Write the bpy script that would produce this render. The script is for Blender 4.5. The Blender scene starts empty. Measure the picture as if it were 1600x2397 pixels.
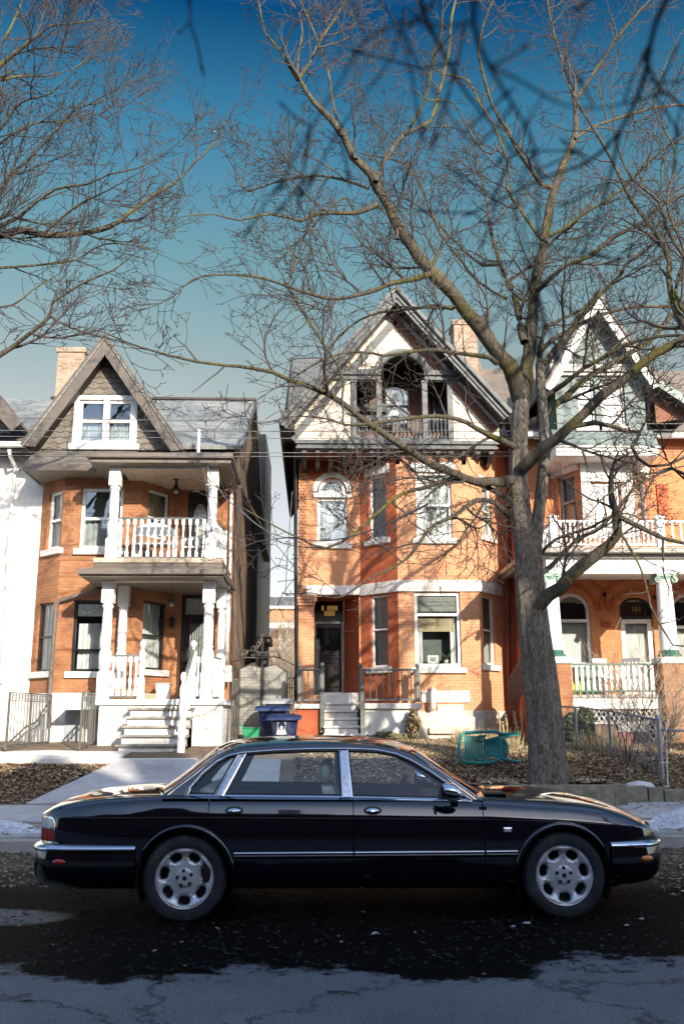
import bpy, bmesh, math, random
import numpy as np
from mathutils import Vector, Matrix
rad = math.radians
sc = bpy.context.scene
col = sc.collection
# ---------------------------------------------------------------- camera model (also used to survey the photo)
CF = 2150.; CTH = rad(12.9); CPS = rad(1.8); CR = .003
CC = np.array([0, 0, 1.53])
_F = np.array([math.sin(CPS)*math.cos(CTH), math.cos(CPS)*math.cos(CTH), math.sin(CTH)])
_R0 = np.array([math.cos(CPS), -math.sin(CPS), 0]); _U0 = np.cross(_R0, _F)
_R = _R0*math.cos(CR)-_U0*math.sin(CR); _U = _U0*math.cos(CR)+_R0*math.sin(CR)
def ray(px, py): return _F+_R*((px-800)/CF)-_U*((py-1198.5)/CF)
def at(px, py, Y):
    d = ray(px, py); p = CC+d*(Y/d[1]); return (float(p[0]), float(Y), float(p[2]))
def gz(px, py, Z):
    d = ray(px, py); p = CC+d*((Z-CC[2])/d[2]); return (float(p[0]), float(p[1]), float(Z))
def XZ(px, py, Y):
    p = at(px, py, Y); return p[0], p[2]
SUN_AZ = rad(23); SUN_EL = rad(21)      # towards the sun: right-behind the camera
SUN = Vector((math.sin(SUN_AZ)*math.cos(SUN_EL), -math.cos(SUN_AZ)*math.cos(SUN_EL), math.sin(SUN_EL)))
# ---------------------------------------------------------------- mesh builder
class MB:
    def __init__(s): s.v = []; s.f = []; s.m = []; s.cm = 0
    def add(s, vs, fs, m=None):
        o = len(s.v); s.v.extend([tuple(map(float, p)) for p in vs])
        for f in fs:
            s.f.append(tuple(i+o for i in f)); s.m.append(s.cm if m is None else m)
        return s
    def box(s, x0, x1, y0, y1, z0, z1, m=None):
        x0, x1 = min(x0, x1), max(x0, x1); y0, y1 = min(y0, y1), max(y0, y1); z0, z1 = min(z0, z1), max(z0, z1)
        v = [(x, y, z) for z in (z0, z1) for y in (y0, y1) for x in (x0, x1)]
        return s.add(v, [(0,2,3,1),(4,5,7,6),(0,1,5,4),(2,6,7,3),(0,4,6,2),(1,3,7,5)], m)
    def bar(s, a, b, w, h=None, up=(0,0,1), m=None):
        """rectangular bar from a to b, w sideways, h along up"""
        h = w if h is None else h
        a = Vector(a); b = Vector(b); d = (b-a).normalized(); u = Vector(up)
        if abs(d.dot(u)) > .98: u = Vector((0,1,0))
        r = d.cross(u).normalized(); u = r.cross(d)
        v = [p+r*(sx*w/2)+u*(sz*h/2) for p in (a, b) for sz in (-1, 1) for sx in (-1, 1)]
        return s.add(v, [(0,1,3,2),(4,6,7,5),(0,4,5,1),(2,3,7,6),(0,2,6,4),(1,5,7,3)], m)
    def tube(s, pts, rr, n=8, m=None, caps=True):
        pts = [Vector(p) for p in pts]
        if not hasattr(rr, '__len__'): rr = [rr]*len(pts)
        vs = []; fs = []; nrm = None
        for i, p in enumerate(pts):
            t = (pts[min(i+1, len(pts)-1)]-pts[max(i-1, 0)])
            t = t.normalized() if t.length > 1e-9 else Vector((0,0,1))
            if nrm is None:
                nrm = t.orthogonal().normalized()
            nrm = (nrm-t*nrm.dot(t))
            nrm = nrm.normalized() if nrm.length > 1e-6 else t.orthogonal().normalized()
            bn = t.cross(nrm)
            for k in range(n):
                a = 2*math.pi*k/n; vs.append(p+(nrm*math.cos(a)+bn*math.sin(a))*rr[i])
        for i in range(len(pts)-1):
            for k in range(n):
                k2 = (k+1) % n; fs.append((i*n+k, i*n+k2, (i+1)*n+k2, (i+1)*n+k))
        if caps: fs.append(tuple(range(n-1, -1, -1))); fs.append(tuple((len(pts)-1)*n+k for k in range(n)))
        return s.add(vs, fs, m)
    def lathe(s, c, prof, n=16, axis="z", m=None, caps=True):
        """prof: list of (r, h) along axis from c"""
        vs = []; fs = []
        for r, h in prof:
            for k in range(n):
                a = 2*math.pi*k/n; x = r*math.cos(a); y = r*math.sin(a)
                p = {'z': (x, y, h), 'y': (x, h, y), 'x': (h, x, y)}[axis]
                vs.append((c[0]+p[0], c[1]+p[1], c[2]+p[2]))
        q = len(prof)
        for i in range(q-1):
            for k in range(n):
                k2 = (k+1) % n; f = (i*n+k, i*n+k2, (i+1)*n+k2, (i+1)*n+k)
                fs.append(f if axis != 'y' else f[::-1])
        if caps: fs.append(tuple(range(n))[::-1]); fs.append(tuple((q-1)*n+k for k in range(n)))
        return s.add(vs, fs, m)
    def prism(s, poly, fn, d0, d1, m=None):
        """poly: 2D outline (u,w); fn(u,w,d)->xyz ; extruded d0..d1"""
        n = len(poly)
        vs = [fn(u, w, d0) for u, w in poly]+[fn(u, w, d1) for u, w in poly]
        fs = [tuple(range(n)), tuple(range(2*n-1, n-1, -1))]+[(i, n+i, n+(i+1) % n, (i+1) % n) for i in range(n)]
        return s.add(vs, fs, m)
    def grid(s, P, m=None, closeu=False):
        nu = len(P); nv = len(P[0]); vs = [p for r in P for p in r]; fs = []
        for i in range(nu if closeu else nu-1):
            for j in range(nv-1):
                i2 = (i+1) % nu; fs.append((i*nv+j, i2*nv+j, i2*nv+j+1, i*nv+j+1))
        return s.add(vs, fs, m)
    def build(s, name, mats, parent=None, smooth=False, bevel=0, fixn=True, solid=0):
        me = bpy.data.meshes.new(name)
        me.from_pydata(s.v, [], s.f)
        if not isinstance(mats, (list, tuple)): mats = [mats]
        for mt in mats: me.materials.append(mt)
        if len(mats) > 1: me.polygons.foreach_set('material_index', s.m)
        if fixn:
            bm = bmesh.new(); bm.from_mesh(me); bmesh.ops.recalc_face_normals(bm, faces=bm.faces); bm.to_mesh(me); bm.free()
        boxuv(me)
        if smooth:
            me.shade_smooth()
            if smooth != True: me.set_sharp_from_angle(angle=rad(smooth))
        me.update()
        o = bpy.data.objects.new(name, me); col.objects.link(o)
        if parent: o.parent = parent
        if solid:
            md = o.modifiers.new('s', 'SOLIDIFY'); md.thickness = solid; md.offset = 0
        if bevel:
            md = o.modifiers.new('b', 'BEVEL'); md.width = bevel; md.segments = 2; md.limit_method = 'ANGLE'; md.angle_limit = rad(40)
        return o
def boxuv(me):
    n = len(me.polygons)
    if n == 0: return
    nor = np.empty(n*3, np.float32); me.polygons.foreach_get('normal', nor); nor = nor.reshape(-1, 3)
    lt = np.empty(n, np.int32); me.polygons.foreach_get('loop_total', lt)
    nl = len(me.loops); vi = np.empty(nl, np.int32); me.loops.foreach_get('vertex_index', vi)
    co = np.empty(len(me.vertices)*3, np.float32); me.vertices.foreach_get('co', co); co = co.reshape(-1, 3)
    N = np.repeat(nor, lt, axis=0); P = co[vi]
    flat = np.abs(N[:, 2]) > .9
    h = np.hypot(N[:, 0], N[:, 1])+1e-9
    tx = -N[:, 1]/h; ty = N[:, 0]/h
    u = np.where(flat, P[:, 0], P[:, 0]*tx+P[:, 1]*ty)
    sl = np.where(flat, 1, np.sqrt(np.maximum(1-N[:, 2]**2, .05)))
    w = np.where(flat, P[:, 1], P[:, 2]/sl)
    uv = me.uv_layers.new(name='UVMap'); uv.data.foreach_set('uv', np.stack([u, w], 1).astype(np.float32).ravel())
def empty(name, loc=(0,0,0), label=None, cat=None, group=None, kind=None):
    o = bpy.data.objects.new(name, None); col.objects.link(o); o.location = loc; o.empty_display_size = .2
    return tag(o, label, cat, group, kind)
def tag(o, label=None, cat=None, group=None, kind=None):
    if label: o['label'] = label
    if cat: o['category'] = cat
    if group: o['group'] = group
    if kind: o['kind'] = kind
    return o
def setloc(root, loc):
    """put an Empty at the thing's base while children keep world places"""
    root.location = loc
    for ch in root.children:
        ch.matrix_parent_inverse = Matrix.Translation(-Vector(loc))
def lerp(a, b, t): return a+(b-a)*t
def interp(x, pts):
    return float(np.interp(x, [p[0] for p in pts], [p[1] for p in pts]))
# ---------------------------------------------------------------- materials
def mat(name): 
    m = bpy.data.materials.new(name); m.use_nodes = True; nt = m.node_tree; nt.nodes.clear()
    o = nt.nodes.new('ShaderNodeOutputMaterial'); b = nt.nodes.new('ShaderNodeBsdfPrincipled')
    nt.links.new(b.outputs[0], o.inputs[0]); return m, nt, b
def N(nt, t, **k):
    n = nt.nodes.new(t)
    for a, v in k.items():
        if a.startswith('_'): n.inputs[int(a[1:])].default_value = v
        else: setattr(n, a, v)
    return n
def c4(c): return (c[0], c[1], c[2], 1)
def noise(nt, scale, detail=4, rough=.6, coord='Object', vec=None, dist=0):
    n = N(nt, 'ShaderNodeTexNoise'); n.inputs['Scale'].default_value = scale; n.inputs['Detail'].default_value = detail
    n.inputs['Roughness'].default_value = rough; n.inputs['Distortion'].default_value = dist
    if vec is None:
        tc = N(nt, 'ShaderNodeTexCoord'); vec = tc.outputs[coord]
    nt.links.new(vec, n.inputs['Vector']); return n
def ramp(nt, src, stops, interp='LINEAR'):
    r = N(nt, 'ShaderNodeValToRGB'); e = r.color_ramp; e.interpolation = interp
    while len(e.elements) < len(stops): e.elements.new(.5)
    for k, (p, c) in enumerate(stops):
        e.elements[k].position = p; e.elements[k].color = c4(c) if hasattr(c, '__len__') else (c, c, c, 1)
    nt.links.new(src, r.inputs[0]); return r
def mix(nt, a, b, fac, mode='MIX'):
    n = N(nt, 'ShaderNodeMix', data_type='RGBA', blend_type=mode)
    for i, v in ((6, a), (7, b), (0, fac)):
        if hasattr(v, 'is_linked'): nt.links.new(v, n.inputs[i])
        elif hasattr(v, '__len__'): n.inputs[i].default_value = c4(v)
        else: n.inputs[i].default_value = v
    return n.outputs[2]
def bump(nt, b, h, strength=.3, dist=.01):
    n = N(nt, 'ShaderNodeBump'); n.inputs['Strength'].default_value = strength; n.inputs['Distance'].default_value = dist
    nt.links.new(h, n.inputs['Height']); nt.links.new(n.outputs[0], b.inputs['Normal']); return n
def plain(name, c, rough=.6, metal=0, var=.15, scale=8, bmp=0, coat=0, coord='Object', dirt=None, spec=.5):
    m, nt, b = mat(name)
    n = noise(nt, scale, 5, .65, coord)
    lo = [x*(1-var) for x in c]; hi = [min(1, x*(1+var)) for x in c]
    r = ramp(nt, n.outputs[0], [(.3, lo), (.7, hi)])
    out = r.outputs[0]
    if dirt:
        n2 = noise(nt, scale*.35, 6, .7, coord); f = ramp(nt, n2.outputs[0], [(.5, 0), (.72, 1)])
        out = mix(nt, out, dirt, f.outputs[0])
    nt.links.new(out, b.inputs['Base Color'])
    b.inputs['Roughness'].default_value = rough; b.inputs['Metallic'].default_value = metal
    b.inputs['Specular IOR Level'].default_value = spec
    if coat: b.inputs['Coat Weight'].default_value = coat; b.inputs['Coat Roughness'].default_value = .03
    if bmp: bump(nt, b, n.outputs[0], bmp, .01)
    return m
def brick(name, c1, c2, mortar, var, w=.215, h=.075, ms=.008, stain=None, rough=.85, bumpd=.006):
    m, nt, b = mat(name)
    uv = N(nt, 'ShaderNodeTexCoord').outputs['UV']
    t = N(nt, 'ShaderNodeTexBrick'); nt.links.new(uv, t.inputs['Vector'])
    t.inputs['Color1'].default_value = c4(c1); t.inputs['Color2'].default_value = c4(c2); t.inputs['Mortar'].default_value = c4(mortar)
    t.inputs['Scale'].default_value = 1; t.inputs['Mortar Size'].default_value = ms; t.inputs['Mortar Smooth'].default_value = .3
    t.inputs['Brick Width'].default_value = w; t.inputs['Row Height'].default_value = h; t.inputs['Bias'].default_value = -.1
    n = noise(nt, 1.3, 6, .7, vec=uv); n2 = noise(nt, 14, 4, .6, vec=uv)
    o = mix(nt, t.outputs[0], var, ramp(nt, n.outputs[0], [(.42, 0), (.7, .8)]).outputs[0])
    o = mix(nt, o, (1.25, 1.2, 1.1), ramp(nt, n2.outputs[0], [(.45, 0), (.62, .8)]).outputs[0], 'MULTIPLY')
    if stain:
        n3 = noise(nt, .8, 7, .75, vec=uv, dist=.6)
        o = mix(nt, o, stain, ramp(nt, n3.outputs[0], [(.55, 0), (.75, .75)]).outputs[0])
    nt.links.new(o, b.inputs['Base Color']); b.inputs['Roughness'].default_value = rough
    b.inputs['Specular IOR Level'].default_value = .25
    inv = N(nt, 'ShaderNodeMath', operation='SUBTRACT', _0=1.); nt.links.new(t.outputs['Fac'], inv.inputs[1])
    ad = N(nt, 'ShaderNodeMath', operation='MULTIPLY_ADD', _1=.35); nt.links.new(n2.outputs[0], ad.inputs[0]); nt.links.new(inv.outputs[0], ad.inputs[2])
    bump(nt, b, ad.outputs[0], .8, bumpd); return m
def shingle(name, c1, c2, w=.25, h=.13, wavy=False):
    m, nt, b = mat(name)
    uv = N(nt, 'ShaderNodeTexCoord').outputs['UV']
    vec = uv
    if wavy:   # fish-scale courses: every shingle's lower edge is a scallop, staggered course by course
        sp = N(nt, 'ShaderNodeSeparateXYZ'); nt.links.new(uv, sp.inputs[0])
        dv = N(nt, 'ShaderNodeMath', operation='DIVIDE', _1=h); nt.links.new(sp.outputs[1], dv.inputs[0])
        rd = N(nt, 'ShaderNodeMath', operation='ROUND'); nt.links.new(dv.outputs[0], rd.inputs[0])
        ph = N(nt, 'ShaderNodeMath', operation='MULTIPLY', _1=math.pi/2); nt.links.new(rd.outputs[0], ph.inputs[0])
        m1 = N(nt, 'ShaderNodeMath', operation='MULTIPLY_ADD', _1=math.pi/w); nt.links.new(sp.outputs[0], m1.inputs[0]); nt.links.new(ph.outputs[0], m1.inputs[2])
        s1 = N(nt, 'ShaderNodeMath', operation='SINE'); nt.links.new(m1.outputs[0], s1.inputs[0])
        s2 = N(nt, 'ShaderNodeMath', operation='ABSOLUTE'); nt.links.new(s1.outputs[0], s2.inputs[0])
        m2 = N(nt, 'ShaderNodeMath', operation='MULTIPLY_ADD', _1=h*.36); nt.links.new(s2.outputs[0], m2.inputs[0]); nt.links.new(sp.outputs[1], m2.inputs[2])
        cb = N(nt, 'ShaderNodeCombineXYZ'); nt.links.new(sp.outputs[0], cb.inputs[0]); nt.links.new(m2.outputs[0], cb.inputs[1]); vec = cb.outputs[0]
    t = N(nt, 'ShaderNodeTexBrick'); nt.links.new(vec, t.inputs['Vector'])
    t.inputs['Color1'].default_value = c4(c1); t.inputs['Color2'].default_value = c4(c2); t.inputs['Mortar'].default_value = c4([x*.3 for x in c1])
    t.inputs['Scale'].default_value = 1; t.inputs['Mortar Size'].default_value = .012 if wavy else .006; t.inputs['Mortar Smooth'].default_value = .2
    t.inputs['Brick Width'].default_value = 60 if wavy else w; t.inputs['Row Height'].default_value = h
    n = noise(nt, 3, 6, .7, vec=uv)
    o = mix(nt, t.outputs[0], (.55, .55, .55), ramp(nt, n.outputs[0], [(.4, 0), (.75, .8)]).outputs[0], 'MULTIPLY')
    nt.links.new(o, b.inputs['Base Color']); b.inputs['Roughness'].default_value = .8; b.inputs['Specular IOR Level'].default_value = .3
    # shingles tilt: sawtooth height per course
    sp = N(nt, 'ShaderNodeSeparateXYZ'); nt.links.new(vec, sp.inputs[0])
    d = N(nt, 'ShaderNodeMath', operation='DIVIDE', _1=h); nt.links.new(sp.outputs[1], d.inputs[0])
    fr = N(nt, 'ShaderNodeMath', operation='FRACT'); nt.links.new(d.outputs[0], fr.inputs[0])
    iv = N(nt, 'ShaderNodeMath', operation='SUBTRACT', _0=1.); nt.links.new(fr.outputs[0], iv.inputs[1])
    a2 = N(nt, 'ShaderNodeMath', operation='MULTIPLY_ADD', _1=.3); nt.links.new(n.outputs[0], a2.inputs[0]); nt.links.new(iv.outputs[0], a2.inputs[2])
    bump(nt, b, a2.outputs[0], 1, .02); return m
def boards(name, c, pitch=.1, horizontal=True, rough=.55, groove=.25):
    m, nt, b = mat(name)
    uv = N(nt, 'ShaderNodeTexCoord').outputs['UV']; sp = N(nt, 'ShaderNodeSeparateXYZ'); nt.links.new(uv, sp.inputs[0])
    d = N(nt, 'ShaderNodeMath', operation='DIVIDE', _1=pitch); nt.links.new(sp.outputs[1 if horizontal else 0], d.inputs[0])
    fr = N(nt, 'ShaderNodeMath', operation='FRACT'); nt.links.new(d.outputs[0], fr.inputs[0])
    r = ramp(nt, fr.outputs[0], [(0, groove), (.12, 1), (1, .93)])
    n = noise(nt, 2.5, 5, .7, vec=uv); v = ramp(nt, n.outputs[0], [(.3, [x*.85 for x in c]), (.7, [min(1, x*1.1) for x in c])])
    nt.links.new(mix(nt, v.outputs[0], r.outputs[0], 1., 'MULTIPLY'), b.inputs['Base Color'])
    b.inputs['Roughness'].default_value = rough; bump(nt, b, r.outputs[0], .6, .01); return m
def glassmat(name, tint=(.8, .9, .88), refl=.12, rough=.02, dark=0.0):
    """window glass: see-through plus a mirror coat (works the same from any side)"""
    m = bpy.data.materials.new(name); m.use_nodes = True; nt = m.node_tree; nt.nodes.clear()
    o = nt.nodes.new('ShaderNodeOutputMaterial'); tr = N(nt, 'ShaderNodeBsdfTransparent'); tr.inputs[0].default_value = c4(tint)
    gl = N(nt, 'ShaderNodeBsdfGlossy'); gl.inputs['Roughness'].default_value = rough; gl.inputs[0].default_value = (.9, .95, 1, 1)
    tc = N(nt, 'ShaderNodeTexCoord'); n = noise(nt, 1.4, 2, .5); bp = N(nt, 'ShaderNodeBump'); bp.inputs['Strength'].default_value = .12; bp.inputs['Distance'].default_value = .05
    nt.links.new(n.outputs[0], bp.inputs['Height']); nt.links.new(bp.outputs[0], gl.inputs['Normal'])
    fr = N(nt, 'ShaderNodeFresnel'); fr.inputs[0].default_value = 1.5
    ad = N(nt, 'ShaderNodeMath', operation='ADD', use_clamp=True, _1=refl); nt.links.new(fr.outputs[0], ad.inputs[0])
    mx = N(nt, 'ShaderNodeMixShader'); nt.links.new(ad.outputs[0], mx.inputs[0]); nt.links.new(tr.outputs[0], mx.inputs[1]); nt.links.new(gl.outputs[0], mx.inputs[2])
    nt.links.new(mx.outputs[0], o.inputs[0]); return m
M = {}
# ---------------------------------------------------------------- camera, world, sun
cd = bpy.data.cameras.new('Camera'); cam = bpy.data.objects.new('Camera', cd); col.objects.link(cam); sc.camera = cam
cd.sensor_fit = 'VERTICAL'; cd.sensor_height = 36; cd.lens = CF/2397*36; cd.clip_start = .05; cd.clip_end = 2000
mw = Matrix(((_R[0], _U[0], -_F[0], CC[0]), (_R[1], _U[1], -_F[1], CC[1]), (_R[2], _U[2], -_F[2], CC[2]), (0,0,0,1)))
cam.matrix_world = mw
cd.dof.use_dof = True; cd.dof.focus_distance = 13; cd.dof.aperture_fstop = 3.2
w = bpy.data.worlds.new('World'); sc.world = w; w.use_nodes = True; nt = w.node_tree; bg = nt.nodes['Background']
sky = nt.nodes.new('ShaderNodeTexSky'); sky.sky_type = 'NISHITA'; sky.sun_disc = False
sky.sun_elevation = SUN_EL; sky.sun_rotation = math.atan2(SUN.x, SUN.y)
sky.altitude = 0; sky.air_density = 1.0; sky.dust_density = 1.5; sky.ozone_density = 1.0
# hazy winter air: the Nishita sky is graded by elevation (whitish near the horizon, deep polarised blue higher up)
tc = nt.nodes.new('ShaderNodeTexCoord'); sx = nt.nodes.new('ShaderNodeSeparateXYZ'); nt.links.new(tc.outputs['Generated'], sx.inputs[0])
rp = nt.nodes.new('ShaderNodeValToRGB'); stops = [(0.0, (0.725, 0.614, 0.558)), (0.17, (0.893, 0.67, 0.558)), (0.267, (0.949, 0.659, 0.48)), (0.337, (0.816, 0.616, 0.415)), (0.376, (0.705, 0.61, 0.414)), (0.477, (0.457, 0.607, 0.455)), (0.582, (0.172, 0.5, 0.517)), (0.664, (0.008, 0.188, 0.32)), (0.76, (0.9, 1.0, 1.1)), (0.9, (2.3, 2.3, 2.4))]
while len(rp.color_ramp.elements) < len(stops): rp.color_ramp.elements.new(.5)
for k, (p_, c_) in enumerate(stops): rp.color_ramp.elements[k].position = p_; rp.color_ramp.elements[k].color = (*c_, 1)
nt.links.new(sx.outputs[2], rp.inputs[0])
hs = nt.nodes.new('ShaderNodeMix'); hs.data_type = 'RGBA'; hs.blend_type = 'MULTIPLY'; hs.inputs[0].default_value = 1
nt.links.new(sky.outputs[0], hs.inputs[6]); # the deep blue lies opposite the sun; towards the sun the sky stays bright
r2 = nt.nodes.new('ShaderNodeValToRGB'); r2.color_ramp.elements[0].position = 0; r2.color_ramp.elements[1].position = .35; nt.links.new(sx.outputs[1], r2.inputs[0])
m2 = nt.nodes.new('ShaderNodeMix'); m2.data_type = 'RGBA'; m2.inputs[6].default_value = (1.15, 1.25, 1.4, 1); nt.links.new(r2.outputs[0], m2.inputs[0]); nt.links.new(rp.outputs[0], m2.inputs[7]); nt.links.new(m2.outputs[2], hs.inputs[7]); nt.links.new(hs.outputs[2], bg.inputs[0])
bg.inputs[1].default_value = .15
sl = bpy.data.lights.new('Sun', 'SUN'); so = bpy.data.objects.new('Sun', sl); col.objects.link(so)
sl.energy = 4.6; sl.angle = rad(.5); sl.color = (1, .9, .76)
so.rotation_euler = (-SUN).to_track_quat('-Z', 'Y').to_euler(); so.location = SUN*60
sc.view_settings.view_transform = 'Standard'; sc.view_settings.look = 'None'; sc.view_settings.exposure = .9; sc.view_settings.gamma = 1
sc.cycles.max_bounces = 6; sc.cycles.transparent_max_bounces = 16; sc.cycles.glossy_bounces = 4; sc.cycles.caustics_reflective = False; sc.cycles.caustics_refractive = False
# ---------------------------------------------------------------- terrain
GP = [(-60, 0), (11.9, 0), (13.5, .19), (16.1, .22), (18, .79), (20, 1.0), (23, 1.12), (60, 1.4)]
def gh(x, y): return interp(y, GP)
random.seed(4)
def asphalt():
    m, nt, b = mat('asphalt')
    n = noise(nt, 90, 6, .75); n2 = noise(nt, .55, 6, .65); n3 = noise(nt, 9, 4, .6)
    r = ramp(nt, n.outputs[0], [(.3, (.035, .037, .04)), (.5, (.13, .133, .14)), (.68, (.42, .42, .42))])
    o = mix(nt, r.outputs[0], (.6, .6, .62), ramp(nt, n2.outputs[0], [(.35, 0), (.7, 1)]).outputs[0], 'MULTIPLY')
    o = mix(nt, o, (.6, .58, .55), ramp(nt, n3.outputs[0], [(.5, 0), (.75, .5)]).outputs[0], 'MULTIPLY')
    vo = N(nt, 'ShaderNodeTexVoronoi', feature='DISTANCE_TO_EDGE'); vo.inputs['Scale'].default_value = .55
    vd = N(nt, 'ShaderNodeTexCoord'); wn = noise(nt, 1.5, 6, .75); vm = N(nt, 'ShaderNodeVectorMath', operation='MULTIPLY_ADD'); nt.links.new(wn.outputs['Color'], vm.inputs[0]); vm.inputs[1].default_value = (1.1, 1.1, 0); nt.links.new(vd.outputs['Object'], vm.inputs[2]); nt.links.new(vm.outputs[0], vo.inputs['Vector'])
    o = mix(nt, o, (.25, .25, .25), ramp(nt, vo.outputs['Distance'], [(.003, .9), (.012, 0)]).outputs[0], 'MULTIPLY')
    nt.links.new(o, b.inputs['Base Color']); b.inputs['Roughness'].default_value = .75
    bump(nt, b, n.outputs[0], .7, .006); return m
def roadmat():
    m = asphalt(); nt = m.node_tree; b = [n for n in nt.nodes if n.type == 'BSDF_PRINCIPLED'][0]; lk = b.inputs['Base Color'].links[0]; asph = lk.from_socket; nt.links.remove(lk)
    tc = N(nt, 'ShaderNodeTexCoord'); sp = N(nt, 'ShaderNodeSeparateXYZ'); nt.links.new(tc.outputs['Object'], sp.inputs[0])
    def mth(op, a, b_=None, c=None):
        n = N(nt, 'ShaderNodeMath', operation=op)
        for i, v in enumerate((a, b_, c)):
            if v is None: continue
            if hasattr(v, 'is_linked'): nt.links.new(v, n.inputs[i])
            else: n.inputs[i].default_value = v
        return n.outputs[0]
    X, Y = sp.outputs[0], sp.outputs[1]
    n1 = noise(nt, .9, 6, .68); n2 = noise(nt, 7, 8, .8)
    d = mth('SUBTRACT', Y, mth('MULTIPLY_ADD', mth('MULTIPLY', X, X), .07, 6.15))           # metres behind the dirt edge
    d = mth('ADD', d, mth('MULTIPLY_ADD', n1.outputs[0], 2.4, -1.2)); d = mth('ADD', d, mth('MULTIPLY_ADD', n2.outputs[0], 1.1, -.55))
    ex = mth('DIVIDE', mth('ADD', X, 3.4), 1.35); ey = mth('DIVIDE', mth('SUBTRACT', Y, 8.05), .42)   # a swept bare island at the left
    e = mth('SUBTRACT', mth('ADD', mth('MULTIPLY', ex, ex), mth('MULTIPLY', ey, ey)), mth('MULTIPLY_ADD', n2.outputs[0], 1.2, .4))
    f1 = ramp(nt, mth('MULTIPLY_ADD', d, 1, .5), [(.42, 0), (.56, 1)]); f2 = ramp(nt, e, [(0, 0), (.25, 1)])
    sp1 = noise(nt, 1.7, 5, .8); spot = ramp(nt, sp1.outputs[0], [(.66, 0), (.70, 1)])
    fac = mth('MAXIMUM', mth('MULTIPLY', f1.outputs[0], f2.outputs[0]), mth('MULTIPLY', spot.outputs[0], .75))
    k = noise(nt, 38, 7, .8, dist=.5); k2 = noise(nt, .8, 5, .6)
    mud = ramp(nt, k.outputs[0], [(.40, (.0015, .0014, .0013)), (.56, (.006, .005, .004)), (.64, (.022, .017, .012)), (.72, (.05, .038, .028))])
    mud2 = mix(nt, mud.outputs[0], (.22, .16, .11), ramp(nt, mth('MULTIPLY', mth('SUBTRACT', Y, 8.5), k2.outputs[0]), [(.3, 0), (1.6, .6)]).outputs[0])
    nt.links.new(mix(nt, asph, mud2, fac), b.inputs['Base Color'])
    sm = mth('MULTIPLY_ADD', fac, -.27, .3); nt.links.new(sm, b.inputs['Specular IOR Level'])
    bp = [n for n in nt.nodes if n.type == 'BUMP'][0]; nt.links.new(mth('ADD', bp.inputs['Height'].links[0].from_socket, mth('MULTIPLY', mth('MULTIPLY', fac, k.outputs[0]), 3)), bp.inputs['Height'])
    return m
M['asphalt'] = roadmat()
M['concrete'] = plain('concrete', (.36, .34, .32), .85, var=.18, scale=3, bmp=.2, dirt=(.24, .22, .2))
M['path'] = plain('path_concrete', (.42, .41, .41), .85, var=.14, scale=2.4, bmp=.25, dirt=(.27, .26, .25))
def soil(name, cols, sc1=14):
    m, nt, b = mat(name)
    n = noise(nt, sc1, 8, .8, dist=.8); n2 = noise(nt, 1.1, 5, .6)
    r = ramp(nt, n.outputs[0], [(.3, cols[0]), (.5, cols[1]), (.7, cols[2])])
    nt.links.new(mix(nt, r.outputs[0], (.6, .62, .55), ramp(nt, n2.outputs[0], [(.4, 0), (.65, 1)]).outputs[0], 'MULTIPLY'), b.inputs['Base Color'])
    b.inputs['Roughness'].default_value = .95; bump(nt, b, n.outputs[0], 1, .03); return m
M['soil'] = soil('dry_ground', [(.07, .045, .03), (.2, .14, .09), (.38, .29, .19)])
M['snow'] = plain('snow', (.60, .61, .64), .8, var=.28, scale=26, bmp=1, dirt=(.34, .31, .29))
# road sheet reaching far, terrain strip grid
mb = MB(); mb.grid([[(x, y, 0) for y in (-80, -20, 0, 4, 8, 11.9)] for x in (-150, -20, 0, 20, 150)])
tag(mb.build('road', M['asphalt'], fixn=False), kind='structure')
mb = MB(); ys = [13.5, 16.1, 17, 18, 19, 20, 21, 23, 30, 60, 220]
mb.grid([[(x, y, gh(x, y)-.004+(0 if y < 16.5 or (-7 < x < -.2 and y < 19) else .03*math.sin(x*1.7+y)*math.sin(y*2.3-x))) for y in ys] for x in [-150, -40]+[i*.8 for i in range(-24, 25)]+[40, 150]])
tag(mb.build('ground', M['soil'], smooth=True, fixn=False), kind='structure')
mb = MB(); mb.box(-60, 60, 11.9, 12.06, -.1, .14)
for i in range(-20, 20): mb.box(i*3+.004, i*3+2.996, 12.07, 13.5, .0, .172)
tag(mb.build('kerb', M['concrete'], bevel=.012), kind='structure')
mb = MB()
for i in range(-30, 30): mb.box(i*1.9-.2+.006, i*1.9+1.7-.006, 13.51, 16.1, .1, .215)
tag(mb.build('sidewalk', M['path'], bevel=.008), kind='structure')
# front path of the left house (concrete slab rising with the lawn)
mb = MB(); A = [gz(40, 1887, .23), gz(243, 1793, .80), gz(455, 1793, .80), gz(560, 1887, .23)]
pz = lambda y: .238+.622*(y-16.11)/1.99
for y0, y1 in ((16.11, 16.74), (16.755, 17.40), (17.415, 18.1)):
    l0, l1 = lerp(A[0][0], A[1][0], (y0-16.11)/1.99), lerp(A[0][0], A[1][0], (y1-16.11)/1.99)
    mb.add([(l0, y0, pz(y0)), (-.6, y0, pz(y0)), (-.6, y1, pz(y1)), (l1, y1, pz(y1)), (l0, y0, pz(y0)-.1), (-.6, y0, pz(y0)-.1), (-.6, y1, pz(y1)-.1), (l1, y1, pz(y1)-.1)], [(0, 1, 2, 3), (0, 4, 5, 1), (2, 6, 7, 3), (3, 7, 4, 0)])
tag(mb.build('path', M['path'], fixn=False), kind='structure')
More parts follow.
